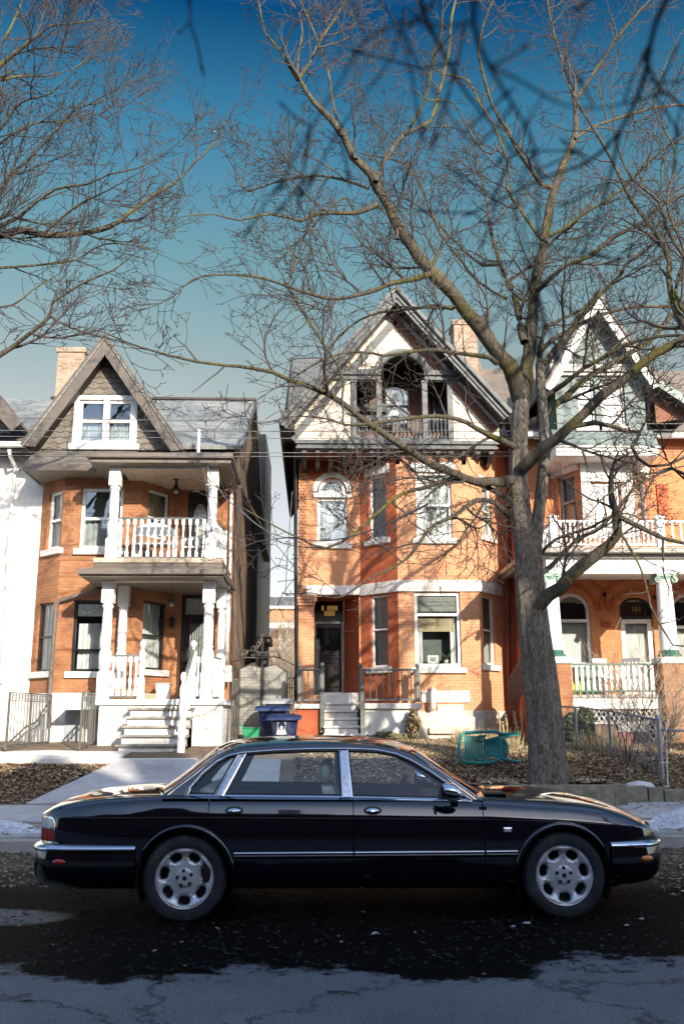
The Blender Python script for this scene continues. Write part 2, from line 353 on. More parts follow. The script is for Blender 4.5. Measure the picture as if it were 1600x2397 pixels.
# snow heaps
def snow(name, cx, cy, z, rx, ry, h, seed, label):
    random.seed(seed); ph = [random.uniform(0, 6) for _ in range(6)]
    P = []
    nu, nv = 56, 14
    for i in range(nu):
        a = 2*math.pi*i/nu; e = 1+.22*math.sin(2*a+ph[0])+.12*math.sin(5*a+ph[1])+.06*math.sin(9*a+ph[2]); row = []
        for j in range(nv):
            t = 1-j/(nv-1); r = t*e
            hh = h*(1-t**2.2)*(1+.25*math.sin(4*a+ph[3]+t*5)*t+.12*math.sin(11*a+t*17))+random.uniform(-.01, .01)*(0 if j == 0 else 1)
            row.append((cx+rx*r*math.cos(a), cy+ry*r*math.sin(a), z+max(hh, -.01 if j == 0 else .004)))
        P.append(row)
    mb = MB(); mb.grid(P, closeu=True)
    return tag(mb.build(name, M['snow'], smooth=True, fixn=False), label, 'snow', 'old snow left by the kerb')
x, z = XZ(1600, 1960, 12.7); snow('snow_heap', x+.35, 12.55, .15, 1.0, .38, .27, 5, 'large grey white snow heap on the verge in front of the car')
x, z = XZ(20, 1935, 12.8); snow('snow_heap', x-.35, 12.95, .165, .55, .24, .1, 8, 'low snow patch lying near the sidewalk behind the car boot')
x, z = XZ(30, 1965, 12.4); snow('snow_heap', x, 12.45, .165, .38, .1, .05, 9, 'thin snow strip close to the kerb behind the car boot')
x, z = XZ(108, 1955, 12.6); snow('snow_heap', x+.1, 12.6, .165, .28, .12, .04, 10, 'small melting snow remnant next to the tail lamp')
# ================================================================ BLACK SEDAN
def paintmat():
    m, nt, b = mat('black_paint')
    n = noise(nt, 160, 2, .5); n2 = noise(nt, 1.6, 5, .7)
    d = ramp(nt, n.outputs[0], [(.72, 0), (.76, 1)])
    o = mix(nt, (.0025, .003, .008), (.12, .11, .1), d.outputs[0])
    nt.links.new(o, b.inputs['Base Color'])
    rr = ramp(nt, n2.outputs[0], [(.4, .05), (.75, .14)]); nt.links.new(rr.outputs[0], b.inputs['Roughness'])
    b.inputs['Coat Weight'].default_value = 1; b.inputs['Coat Roughness'].default_value = .015; b.inputs['Coat IOR'].default_value = 1.55
    return m
M['paint'] = paintmat()
M['chrome'] = plain('chrome', (.62, .63, .66), .09, 1, var=.05)
M['wornchrome'] = plain('worn_chrome', (.42, .43, .46), .28, 1, var=.3, scale=30, dirt=(.16, .16, .17))
M['tyre'] = plain('tyre_rubber', (.012, .014, .02), .7, var=.3, scale=20, bmp=.2, dirt=(.05, .05, .055))
M['alloy'] = plain('alloy', (.62, .63, .66), .36, .4, var=.12, scale=6)
M['darkmetal'] = plain('dark_metal', (.02, .02, .022), .5, .3)
M['rubber'] = plain('black_rubber', (.008, .008, .009), .5)
M['undercar'] = plain('underbody', (.006, .006, .006), .9)
M['leather'] = plain('seat_leather', (.50, .50, .44), .5, var=.08)
M['interior'] = plain('cabin_trim', (.035, .033, .03), .7)
M['carglass'] = glassmat('car_glass', (.92, .97, .96), .0, .01)
M['redlens'] = plain('red_lens', (.42, .01, .012), .15, coat=1, var=.1)
M['clearlens'] = plain('clear_lens', (.55, .56, .55), .15, coat=1, var=.1)
M['amberlens'] = plain('amber_lens', (.75, .2, .01), .2, coat=1, var=.1)
CX, CY = .5, 8.62
def cw(p): return (p[0]+CX, p[1]+CY, p[2])      # car -> world
HW = [(-2.73, .56), (-2.70, .66), (-2.62, .745), (-2.5, .80), (-2.3, .845), (-2.0, .875), (-1.5, .895), (-.8, .905), (0, .905), (.9, .90), (1.5, .89), (1.9, .865), (2.1, .83), (2.25, .77), (2.34, .69), (2.39, .58)]
ZB = [(-2.73, .56), (-2.6, .50), (-2.2, .30), (-1.9, .24), (2.0, .22), (2.2, .40), (2.39, .52)]
ZP = [(-2.73, .78), (-2.5, .787), (-1.3, .788), (-.17, .775), (.88, .762), (1.53, .738), (2.2, .69), (2.39, .63)]
ZF = [(-2.73, .80), (-2.68, .835), (-2.55, .868), (-2.2, .915), (-1.74, .938), (-1.3, .935), (0, .918), (.8, .895), (1.0, .885), (1.6, .85), (1.9, .815), (2.18, .738), (2.33, .665), (2.39, .61)]
ZC = [(-2.73, .81), (-2.68, .87), (-2.6, .905), (-2.41, .952), (-2.1, .985), (-1.83, .99), (-1.3, .985), (.6, .96), (1.0, .972), (1.44, .955), (1.75, .92), (2.02, .862), (2.22, .785), (2.34, .69), (2.39, .62)]
def csmooth(x, tab):
    return (interp(x-.05, tab)+2*interp(x, tab)+interp(x+.05, tab))/4
def section(x):
    w = csmooth(x, HW); zb = csmooth(x, ZB); zp = csmooth(x, ZP); zf = csmooth(x, ZF); zc = csmooth(x, ZC)
    zm = lerp(zb, zp, .62)
    k = [(.86*w, zb), (.945*w, zb+.035), (.985*w, lerp(zb, zm, .45)), (1.0*w, zm), (.995*w, lerp(zm, zp, .6)), (.985*w, zp), (.968*w, lerp(zp, zf, .35)), (.94*w, lerp(zp, zf, .75)),
         (.895*w, zf+.002), (.83*w, lerp(zf, zc, .30)), (.74*w, lerp(zf, zc, .50)), (.55*w, lerp(zf, zc, .76)), (.3*w, lerp(zf, zc, .95)), (0, zc)]
    out = []
    for i in range(len(k)-1):      # catmull-rom
        p0 = k[max(i-1, 0)]; p1 = k[i]; p2 = k[i+1]; p3 = k[min(i+2, len(k)-1)]
        if i == len(k)-2: p3 = (-p1[0], p1[1])
        for j in range(3):
            t = j/3
            out.append(tuple(.5*((2*p1[a])+(-p0[a]+p2[a])*t+(2*p0[a]-5*p1[a]+4*p2[a]-p3[a])*t*t+(-p0[a]+3*p1[a]-3*p2[a]+p3[a])*t**3) for a in (0, 1)))
    out.append(k[-1]); return out
SECN = len(section(0))
def side_y(x, z):
    """half width of the body side at height z"""
    s = section(x)[:25]; zs = [p[1] for p in s]; ys = [p[0] for p in s]
    return float(np.interp(z, zs, ys))
WX = (-1.51, 1.515); WZ = .33; AR = .385
def make_car():
    root = empty('parked_car', (0,0,0), 'black four door sedan with chrome trim parked on the street', 'car')
    xs = sorted(set([round(v, 4) for v in list(np.arange(-2.73, 2.39, .035))+[2.39]]))
    seams = [-1.335, -.172, .878]
    xs = [x for x in xs if all(abs(x-s) > .012 for s in seams)]
    for s in seams: xs += [s-.0035, s+.0035]
    xs.sort()
    secs = [section(x) for x in xs]
    full = [[(x, -p[0], p[1]) for p in s]+[(x, p[0], p[1]) for p in s[::-1][1:]] for x, s in zip(xs, secs)]
    nv = len(full[0])
    def fp(x, y): # greenhouse footprint
        a = min(abs(y)/.80, 1)
        return abs(y) < .79 and (-1.80+.22*a*a) < x < (1.0-.20*a*a)
    V = [p for r in full for p in r]; vi = lambda i, j: i*nv+j
    def snap(p):
        x, y, z = p
        for wx in WX:
            d = math.hypot(x-wx, z-WZ)
            if d < AR and abs(y) > .5 and z < .9: 
                if z < WZ and False: return p
                k = AR/max(d, 1e-5); return (wx+(x-wx)*k, y, WZ+(z-WZ)*k)
        return p
    inside = [any(math.hypot(p[0]-wx, p[2]-WZ) < AR-1e-4 for wx in WX) and abs(p[1]) > .5 and p[2] < .9 for p in V]
    body = MB(); doors = {(-1, 'r'): MB(), (-1, 'f'): MB(), (1, 'r'): MB(), (1, 'f'): MB()}
    VS = [snap(p) for p in V]
    fb = []; fd = {k: [] for k in doors}
    for i in range(len(xs)-1):
        seam = any(abs((xs[i]+xs[i+1])/2-s) < .003 for s in seams)
        for j in range(nv-1):
            q = (vi(i, j), vi(i+1, j), vi(i+1, j+1), vi(i, j+1))
            if all(inside[k] for k in q): continue
            cx = sum(V[k][0] for k in q)/4; cy_ = sum(V[k][1] for k in q)/4; cz = sum(V[k][2] for k in q)/4
            if fp(cx, cy_): continue
            jj = min(j, nv-2-j)
            if jj < 25 and jj > 2 and -1.335 < cx < .878:
                if seam: continue
                fd[(-1 if cy_ < 0 else 1, 'r' if cx < -.172 else 'f')].append(q)
            else:
                if seam and 2 < jj < 25: continue
                fb.append(q)
    body.add([cw(p) for p in VS], fb)
    # end caps
    for r in (0, len(xs)-1): body.add([cw(p) for p in full[r]], [tuple(range(nv))])
    def clean(o):
        bm = bmesh.new(); bm.from_mesh(o.data); bmesh.ops.delete(bm, geom=[v for v in bm.verts if not v.link_faces], context='VERTS')
        bmesh.ops.dissolve_degenerate(bm, dist=1e-5, edges=bm.edges); bm.to_mesh(o.data); bm.free()
    b = body.build('body', M['paint'], root, smooth=40, fixn=False, solid=0); clean(b)
    ds = {}
    for k, q in fd.items():
        mb = MB(); mb.add([cw(p) for p in VS], q); o = mb.build('door', M['paint'], root, smooth=40, fixn=False); clean(o); ds[k] = o
    # dark inner skin behind the seams + underbody
    mb = MB()
    mb.box(CX-1.1, CX+1.08, CY-.77, CY+.77, .25, .52); mb.box(CX-2.45, CX+2.1, CY-.55, CY+.55, .24, .70)
    for s in (-1, 1):
        for xx in seams: mb.box(CX+xx-.03, CX+xx+.03, CY+s*.80, CY+s*.86, .3, .86)
        mb.box(CX-1.9, CX+1.05, CY+s*.80, CY+s*.86, .45, .76) if False else None
    mb.build('underbody', M['undercar'], root)
    # arches
    for s in (-1, 1):
        for wx in WX:
            mb = MB(); pts = []
            for k in range(25):
                a = rad(-4+156*k/24) if wx < 0 else rad(184-156*k/24)
                x = wx+(AR+.004)*math.cos(a); z = WZ+(AR+.004)*math.sin(a)
                pts.append(cw((x, s*(side_y(x, max(z, .3))+.004), z)))
            mb.tube(pts, [.008+.014*min(1, min(k, 24-k)/5) for k in range(25)], 8)
            for p in pts: pass
            mb.build('wheel_arch', M['paint'], root, smooth=True)
            mb = MB(); mb.grid([[cw((wx+AR*math.cos(rad(a)), s*y, WZ+AR*math.sin(rad(a)))) for y in (.5, .7, .86)] for a in range(-30, 211, 12)])
            mb.add([cw((wx+AR*math.cos(rad(a)), s*.5, WZ+AR*math.sin(rad(a)))) for a in range(0, 360, 15)], [tuple(range(24))])
            mb.build('wheel_well', M['undercar'], root, fixn=False)
    # ------------ greenhouse
    hw = lambda z: .785-(z-.94)*.455-(z-.94)**2*.12
    Ctr = [(-1.84, .965), (-1.62, 1.12), (-1.38, 1.30), (-1.30, 1.347), (-1.19, 1.383), (-.98, 1.405), (-.7, 1.415), (-.3, 1.416), (.02, 1.398), (.2, 1.372), (.33, 1.338), (.42, 1.293), (.72, 1.10), (1.04, .905)]
    Sid = [(-1.70, .935), (-1.47, 1.11), (-1.285, 1.255), (-1.20, 1.297), (-1.09, 1.325), (-.93, 1.342), (-.66, 1.352), (-.3, 1.352), (.02, 1.337), (.18, 1.315), (.29, 1.288), (.365, 1.252), (.58, 1.095), (.85, .895)]
    def dens(T, n=4):
        out = []
        for i in range(len(T)-1):
            p0 = T[max(i-1, 0)]; p1 = T[i]; p2 = T[i+1]; p3 = T[min(i+2, len(T)-1)]
            for j in range(n):
                t = j/n; out.append(tuple(.5*((2*p1[a])+(-p0[a]+p2[a])*t+(2*p0[a]-5*p1[a]+4*p2[a]-p3[a])*t*t+(-p0[a]+3*p1[a]-3*p2[a]+p3[a])*t**3) for a in (0, 1)))
        return out+[T[-1]]
    Cd, Sd = dens(Ctr), dens(Sid); ss = [-1, -.985, -.965, -.94, -.9, -.8, -.65, -.45, -.2, 0, .2, .45, .65, .8, .9, .94, .965, .985, 1]
    def gp(i, s):
        c, e = Cd[i], Sd[i]; t = abs(s); 
        return (c[0]+(e[0]-c[0])*t**2.2, s*hw(e[1]), c[1]+(e[1]-c[1])*t**3)
    roof, ws, rg = MB(), MB(), MB()
    nR0, nR1 = 2*4+1, 11*4     # rear glass end, windscreen start
    P = [[cw(gp(i, s)) for s in ss] for i in range(len(Cd))]; W = len(ss)
    vs = [p for r in P for p in r]; fr, fw, fg = [], [], []
    for i in range(len(Cd)-1):
        for j in range(W-1):
            q = (i*W+j, (i+1)*W+j, (i+1)*W+j+1, i*W+j+1); edge = j < 4 or j >= W-5
            if i < nR0 and not edge: fg.append(q)
            elif i >= nR1 and not edge: fw.append(q)
            else: fr.append(q)
    roof.add(vs, fr)
    # side bands between roof edge and window outline
    Dw = [(-1.535, .945), (-1.505, 1.01), (-1.40, 1.135), (-1.29, 1.222), (-1.20, 1.262), (-1.09, 1.284), (-.8, 1.303), (-.5, 1.312), (-.2, 1.313), (.03, 1.303), (.2, 1.27), (.33, 1.215), (.46, 1.14), (.60, 1.045), (.795, .905)]
    Uw = [(-1.70, .925), (-1.62, 1.0), (-1.47, 1.11), (-1.35, 1.21), (-1.24, 1.28), (-1.09, 1.325), (-.8, 1.348), (-.5, 1.353), (-.2, 1.349), (.04, 1.336), (.2, 1.31), (.33, 1.27), (.47, 1.17), (.62, 1.066), (.86, .885)]
    for s in (-1, 1):
        n = 57; 
        def rs(T):
            return [(float(np.interp(k/(n-1)*(len(T)-1), range(len(T)), [p[0] for p in T])), float(np.interp(k/(n-1)*(len(T)-1), range(len(T)), [p[1] for p in T]))) for k in range(n)]
        A, B = rs(Uw), rs(Dw)
        roof.grid([[cw((lerp(a[0], b_[0], t), s*(hw(lerp(a[1], b_[1], t))), lerp(a[1], b_[1], t))) for t in (0, .5, 1)] for a, b_ in zip(A, B)])
        # shelf from body shoulder to glass foot
        roof.grid([[cw((x, s*y, z)) for y, z in ((side_y(x, .9)+.0, csmooth(x, ZF)-.004), (hw(.94)+.02, csmooth(x, ZF)+.012), (hw(.94)-.01, csmooth(x, ZF)+.02))] for x in np.linspace(-1.72, .9, 30)])
    ro = roof.build('roof', M['paint'], root, smooth=50); 
    rg.add(vs, fg); ws.add(vs, fw)
    g1 = rg.build('rear_window', M['carglass'], root, smooth=True); clean(g1)
    g2 = ws.build('windscreen', M['carglass'], root, smooth=True); clean(g2)
    for i0, i1, jj in ((0, nR0, 4), (nR1, len(Cd)-1, 4)):
        mb = MB()
        for sgn in (1, -1):
            j = jj if sgn == 1 else W-1-jj
            mb.tube([Vector(P[i][j])+Vector((0,0,.004)) for i in range(i0, i1+1)], .008, 6)
        e = i1 if i0 == 0 else i0
        mb.tube([Vector(P[e][j])+Vector((0,0,.004)) for j in range(4, W-4)], .007, 6)
        e = i0 if i0 == 0 else i1
        mb.tube([Vector(P[e][j])+Vector((0,0,.006)) for j in range(3, W-3)], .013, 6)
        mb.build('glass_seal', M['chrome'], root, smooth=True)
    # side windows
    def onside(p, s, off): return cw((p[0], s*(hw(p[1])+off), p[1]))
    def inset(poly, d):
        n = len(poly); out = []
        ar = sum(poly[i][0]*poly[(i+1) % n][1]-poly[(i+1) % n][0]*poly[i][1] for i in range(n)); sg = 1 if ar > 0 else -1
        for i in range(n):
            p, q, r = Vector(poly[i-1]), Vector(poly[i]), Vector(poly[(i+1) % n])
            a = (q-p).normalized(); b_ = (r-q).normalized(); na = Vector((-a.y, a.x))*sg; nb = Vector((-b_.y, b_.x))*sg
            mm = (na+nb).normalized(); out.append(tuple(q+mm*(d/max(.4, mm.dot(na)))))
        return out
    Q = [(-1.535, .947), (-1.505, 1.01), (-1.40, 1.135), (-1.29, 1.222), (-1.20, 1.262), (-1.11, 1.28), (-1.20, 1.115), (-1.29, .945)]
    RW = [(-1.245, .942), (-1.155, 1.115), (-1.07, 1.287), (-.8, 1.303), (-.5, 1.312), (-.262, 1.313), (-.252, 1.12), (-.245, .927)]
    FW = [(-.188, .926), (-.205, 1.12), (-.220, 1.313), (.03, 1.303), (.2, 1.27), (.33, 1.215), (.46, 1.14), (.60, 1.045), (.795, .905)]
    P1 = [(-1.29, .945), (-1.20, 1.115), (-1.11, 1.28), (-1.07, 1.287), (-1.155, 1.115), (-1.245, .942)]
    P2 = [(-.245, .927), (-.252, 1.12), (-.262, 1.313), (-.220, 1.313), (-.205, 1.12), (-.188, .926)]
    for s in (-1, 1):
        for nm, poly, d in (('quarter', Q, .028), ('rear', RW, .030), ('front', FW, .030)):
            G = inset(poly, d); G0 = inset(poly, d*.5); n = len(poly); par = root
            mb = MB()
            mb.add([onside(p, s, .004) for p in poly]+[onside(p, s, .012) for p in inset(poly, .008)]+[onside(p, s, .010) for p in G0]+[onside(p, s, .0) for p in G0]+[onside(p, s, -.004) for p in G],
                   [(k*n+i, k*n+(i+1) % n, (k+1)*n+(i+1) % n, (k+1)*n+i) for k in (0, 1, 2) for i in range(n)])
            fo = mb.build('window_frame', M['chrome'], root)
            mb = MB(); mb.add([onside(p, s, .001) for p in G0]+[onside(p, s, -.006) for p in G], [(i, (i+1) % n, n+(i+1) % n, n+i) for i in range(n)]); mb.build('seal', M['rubber'], fo)
            mb = MB(); 
            c = (sum(p[0] for p in G)/n, sum(p[1] for p in G)/n)
            mb.add([onside(p, s, -.005) for p in G]+[onside(c, s, -.004)], [(i, (i+1) % n, n) for i in range(n)]); mb.build('side_window', M['carglass'], root, smooth=True)
        for PP in (P1, P2):
            mb = MB(); mb.prism(PP, lambda u, w_, d: onside((u, w_), s, d), -.02, .004); mb.build('pillar', M['wornchrome'], root)
        # belt chrome, drip chrome
        mb = MB()
        mb.tube([onside((x, interp(x, [(-1.535, .940), (-1.25, .936), (-.2, .920), (.8, .898)])), s, .012) for x in np.linspace(-1.53, .80, 20)], .011, 6)
        mb.build('belt_trim', M['chrome'], root, smooth=True)
        mb = MB(); mb.tube([onside(p, s, .008) for p in Dw], .010, 6); mb.build('window_trim', M['chrome'], root, smooth=True)
        mb = MB(); mb.tube([cw((x, s*(side_y(x, interp(x, ZP)+.003)+.0022), interp(x, ZP)+.004)) for x in np.linspace(-2.5, 2.2, 60)], .0032, 4); mb.build('coach_line', M['chrome'], root)
        # side mouldings
        for x0, x1 in ((-1.12, -.180), (-.165, .870), (.886, 1.14)):
            mb = MB(); X = np.linspace(x0, x1, 8)
            mb.grid([[cw((x, s*(side_y(x, .5)+o), z)) for o, z in ((.0, .53), (.014, .527), (.018, .519), (.014, .511), (.002, .510))] for x in X])
            m1 = mb.build('side_moulding', M['chrome'], root, smooth=True)
            mb = MB(); mb.grid([[cw((x, s*(side_y(x, .5)+o), z)) for o, z in ((.003, .508), (.016, .505), (.014, .485), (.0, .478))] for x in X]); mb.build('rub_strip', M['paint'], m1, smooth=True)
        # handles
        for x, z, k in ((-1.128, .842, 'r'), (-.016, .836, 'f')):
            y = side_y(x, z); mb = MB()
            P_ = []
            for a in range(24):
                t = 2*math.pi*a/24; P_.append([cw((x+.055*math.cos(t)*r, s*(side_y(x, z+.02*math.sin(t)*r)+o), z+.021*math.sin(t)*r)) for r, o in ((1, .004), (.97, .012), (.75, .021), (.3, .025))])
            mb.grid(P_, closeu=True); mb.add([p[-1] for p in P_], [tuple(range(24))])
            mb.build('door_handle', M['chrome'], ds[(s, k)], smooth=True)
            mb = MB(); mb.add([cw((x+.074*math.cos(2*math.pi*a/24)*r, s*(side_y(x, z+.032*math.sin(2*math.pi*a/24)*r)+o), z+.032*math.sin(2*math.pi*a/24)*r)) for r, o in ((1, .0015), (.85, .004)) for a in range(24)], [(a, (a+1) % 24, 24+(a+1) % 24, 24+a) for a in range(24)]+[tuple(range(24, 48))])
            mb.build('handle_recess', M['rubber'], ds[(s, k)], smooth=True)
        # tail lamp wrapping the corner
        def patch(x0, x1, z0, z1, off, rnd=.0):
            P_ = []
            for i in range(11):
                x = lerp(x0, x1, i/10); e = max(0, (i-7)/3)**2*rnd; row = []
                for j in range(9):
                    z = lerp(z0+e*.6, z1-e, j/8); row.append(cw((x, s*(side_y(x, z)+off), z)))
                P_.append(row)
            mb = MB(); mb.grid(P_); return mb
        tl = patch(-2.718, -2.570, .592, .790, .005, .05).build('tail_lamp', M['chrome'], root, smooth=True)
        patch(-2.716, -2.580, .603, .698, .009, .02).build('red_lens', M['redlens'], tl, smooth=True)
        patch(-2.716, -2.584, .702, .778, .009, .045).build('clear_lens', M['clearlens'], tl, smooth=True)
    # bumpers
    def bumper(path, name, par=root):
        full_ = [(x, -y) for x, y in path]+[(x, y) for x, y in path[::-1]]
        pr = [(-.12, .585), (-.02, .577), (.015, .56), (.02, .53), (.03, .49), (.03, .42), (.012, .34), (-.04, .27), (-.15, .235)]
        def off(k):
            a = Vector(full_[max(k-1, 0)]); b_ = Vector(full_[min(k+1, len(full_)-1)]); t = (b_-a).normalized(); return Vector((t.y, -t.x))
        sg = 1 if path[0][0] > 0 else -1
        sm = []
        rows = []
        for k, p in enumerate(full_):
            o = off(k)*sg; inner = 1
            q = []
            for a, z in pr:
                q.append(cw((p[0]+o.x*a, p[1]+o.y*a, z)))
            rows.append(q)
        mb = MB(); mb.grid(rows); bo = mb.build(name, M['paint'], root, smooth=60)
        # chrome blade
        rows = [[cw((p[0]+(off(k)*sg).x*a, p[1]+(off(k)*sg).y*a, z)) for a, z in ((-.10, .592), (-.03, .590), (.012, .578), (.030, .562), (.034, .545), (.022, .536))] for k, p in enumerate(full_)]
        mb = MB(); mb.grid(rows); mb.build('chrome_blade', M['chrome'], bo, smooth=True)
        return bo
    def arc(pts, n=6):
        out = []
        for i in range(len(pts)-1):
            p0 = pts[max(i-1, 0)]; p1 = pts[i]; p2 = pts[i+1]; p3 = pts[min(i+2, len(pts)-1)]
            for j in range(n):
                t = j/n; out.append(tuple(.5*((2*p1[a])+(-p0[a]+p2[a])*t+(2*p0[a]-5*p1[a]+4*p2[a]-p3[a])*t*t+(-p0[a]+3*p1[a]-3*p2[a]+p3[a])*t**3) for a in (0, 1)))
        return out+[pts[-1]]
    rb = bumper(arc([(-1.90, .872), (-2.2, .862), (-2.5, .835), (-2.66, .77), (-2.74, .62), (-2.775, .35), (-2.785, .01)]), 'rear_bumper')
    fb_ = bumper(arc([(1.90, .86), (2.1, .835), (2.27, .755), (2.38, .58), (2.43, .3), (2.445, .01)]), 'front_bumper')
    # markers
    for s in (-1, 1):
        for x, z, par, mt, nm, rx in ((-2.50, .462, rb, 'redlens', 'side_marker', .055), (2.20, .452, fb_, 'amberlens', 'side_marker', .055)):
            yy = .838 if x < 0 else .812
            mb = MB()
            P_ = [[cw((x+(rx if True else 0)*math.cos(2*math.pi*a/16)*r, s*(yy+o-(abs(x)-abs(x))*0)-(s*(math.cos(2*math.pi*a/16)*rx*r)*(.34 if x > 0 else -.28)), z+.022*math.sin(2*math.pi*a/16)*r)) for r, o in ((1, .02), (.9, .036), (.4, .04))] for a in range(16)]
            mb.grid(P_, closeu=True); mb.add([p[-1] for p in P_], [tuple(range(16))]); mb.build('side_marker', M[mt], par, smooth=True)
        # fender repeater
        mb = MB(); x, z = 1.065, .682; y = side_y(x, z)
        mb.box(CX+x-.036, CX+x+.036, CY+s*(y-.01), CY+s*(y+.010), z-.021, z+.021); o = mb.build('side_repeater', M['chrome'], root, bevel=.007)
        mb = MB(); mb.box(CX+x-.026, CX+x+.026, CY+s*(y), CY+s*(y+.013), z-.012, z+.012); mb.build('lens', M['clearlens'], o, bevel=.004)
        # mirror
        mb = MB(); c = cw((.60, s*.99, .985)); P_ = []
        for i in range(17):
            a = math.pi*i/16; row = []
            for j in range(20):
                t = 2*math.pi*j/20; xx = math.cos(a)*.085; rr = math.sin(a)**.7
                row.append((c[0]+xx-.02*math.sin(t)*rr, c[1]+math.cos(t)*.085*rr, c[2]+math.sin(t)*.070*rr+.0))
            P_.append(row+[row[0]])
        mb.grid(P_); mo = mb.build('wing_mirror', M['chrome'], root, smooth=True)
        mb = MB(); mb.bar(cw((.66, s*.90, .945)), cw((.66, s*.76, .93)), .06, .03); mb.bar(cw((.70, s*.80, .93)), cw((.52, s*.80, .93)), .02, .05); mb.build('mirror_stalk', M['rubber'], mo, bevel=.008)
        mb = MB(); mb.box(c[0]-.088, c[0]-.070, c[1]-.075, c[1]+.075, c[2]-.06, c[2]+.06); mb.build('mirror_bezel', M['rubber'], mo, bevel=.01)
    # headlamps (front face, rear of the photo's view but part of the car)
    for s in (-1, 1):
        for y, r in ((.60, .085), (.42, .07)):
            mb = MB(); mb.lathe(cw((2.30, s*y, .63)), [(r, 0), (r, .05+(.6-y)*.2), (r*.8, .075+(.6-y)*.25), (r*.2, .085+(.6-y)*.25)], 20, 'x'); mb.build('headlight', M['clearlens'], root, smooth=40)
    mb = MB(); mb.box(CX+2.37, CX+2.42, CY-.28, CY+.28, .585, .69)
    mb.build('grille', M['chrome'], root, bevel=.02)
    # ------------ wheels
    def wheel(wx, s):
        we = 'wheel'; c = cw((wx, s*.80, WZ)); mb = MB()
        R = WZ
        mb.lathe(c, [(R*.70, s*.055), (R*.72, s*.072), (R*.80, s*.080), (R*.93, s*.072), (R*.985, s*.05), (R, s*.02), (R, -s*.12), (R*.96, -s*.15), (R*.7, -s*.15)], 64, 'y', caps=False)
        # tread blocks
        for k in range(64):
            a = 2*math.pi*k/64
            pa = Vector((math.cos(a), 0, math.sin(a))); mb.bar(Vector(c)+pa*(R*.965)+Vector((0, s*.055, 0)), Vector(c)+pa*(R*.998)+Vector((0, s*.035, 0)), .018, .012, up=(0, 1, 0))
        tyre = mb.build(we, M['tyre'], root, smooth=35)
        mb = MB(); mb.lathe(c, [(.232, s*.058), (.226, s*.066), (.216, s*.062), (.212, s*.03), (.205, -s*.10), (.20, -s*.10)], 64, 'y', caps=False); 
        rim = mb.build('rim', M['alloy'], tyre, smooth=35)
        # dished spider with seven windows
        nr, na = 22, 196; ri, ro_ = .0, .219; RR = [.0]+list(np.linspace(.03, ro_, nr))
        def dish(r): return interp(r, [(0, .040), (.05, .040), (.075, .030), (.12, .028), (.17, .036), (.205, .052), (.219, .056)])
        def hole(r, a):     # signed: <0 inside hole
            k = 2*math.pi/7; aa = ((a-math.pi/2-k/2) % k); aa = aa-k if aa > k/2 else aa
            u = aa*r; v = r-.168
            wd = .055*(1+.30*v/.034*.5)
            return (abs(u)/wd)**2.3+(abs(v)/.042)**2.3-1
        def hz(r, a):
            k = 2*math.pi/7; aa = ((a-math.pi/2) % k); aa = aa-k if aa > k/2 else aa
            u = abs(aa*r)
            g = 0
            if .10 < r < .20 and .003 < u < .013: g = -.004*math.sin((r-.10)/.10*math.pi)
            h = hole(r, a); e = -.018*max(0, 1-max(h, 0)/.7)**2 if r > .1 else 0
            return g+e
        mb = MB(); V2 = []; F2 = []
        for i, r in enumerate(RR):
            for j in range(na):
                a = 2*math.pi*j/na; V2.append((c[0]+r*math.cos(a), c[1]+s*(dish(r)+hz(r, a)), c[2]+r*math.sin(a)))
        for i in range(len(RR)-1):
            for j in range(na):
                j2 = (j+1) % na; rm = (RR[i]+RR[i+1])/2; am = 2*math.pi*(j+.5)/na
                if hole(rm, am) < 0: continue
                F2.append((i*na+j, i*na+j2, (i+1)*na+j2, (i+1)*na+j))
        mb.add(V2, F2)
        # depth walls of the holes
        sp = mb.build('wheel_spider', M['alloy'], tyre, smooth=50, fixn=False)
        md = sp.modifiers.new('s', 'SOLIDIFY'); md.thickness = .022; md.offset = -1*s if False else 0
        mb = MB(); mb.lathe((c[0], c[1]-s*.05, c[2]), [(.20, 0), (.20, s*.01), (.10, s*.015), (.05, s*.02)], 40, 'y'); mb.build('brake_disc', M['darkmetal'], tyre, smooth=35)
        for k in range(5):
            mb = MB(); a = rad(90+72*k+ (10 if wx < 0 else 0)); p = (c[0]+.057*math.cos(a), c[1]+s*.034, c[2]+.057*math.sin(a))
            mb.lathe(p, [(.015, 0), (.015, s*.016), (.011, s*.022), (.003, s*.024)], 8, 'y')
            mb.build('wheel_nut', M['darkmetal'], tyre, smooth=40)
        mb = MB(); mb.lathe(c, [(.030, s*.03), (.029, s*.047), (.024, s*.052), (.004, s*.053)], 24, 'y'); hc = mb.build('hub_cap', M['alloy'], tyre, smooth=40)
        mb = MB(); mb.lathe(c, [(.018, s*.05), (.018, s*.0545), (.003, s*.055)], 16, 'y'); mb.build('emblem_disc', M['darkmetal'], tyre, smooth=40)
    for s in (-1, 1):
        for wx in WX: wheel(wx, s)
    # ------------ interior
    mb = MB(); mb.box(CX-1.75, CX+.95, CY-.77, CY+.77, .50, .62)
    mb.box(CX+.55, CX+.98, CY-.72, CY+.72, .62, .90)      # dashboard
    mb.box(CX-1.78, CX-1.35, CY-.74, CY+.74, .62, .90)    # parcel shelf
    for s in (-1, 1): mb.box(CX-1.5, CX+.75, CY+s*.74, CY+s*.765, .6, .90)
    mb.build('cabin', M['interior'], root, bevel=.02)
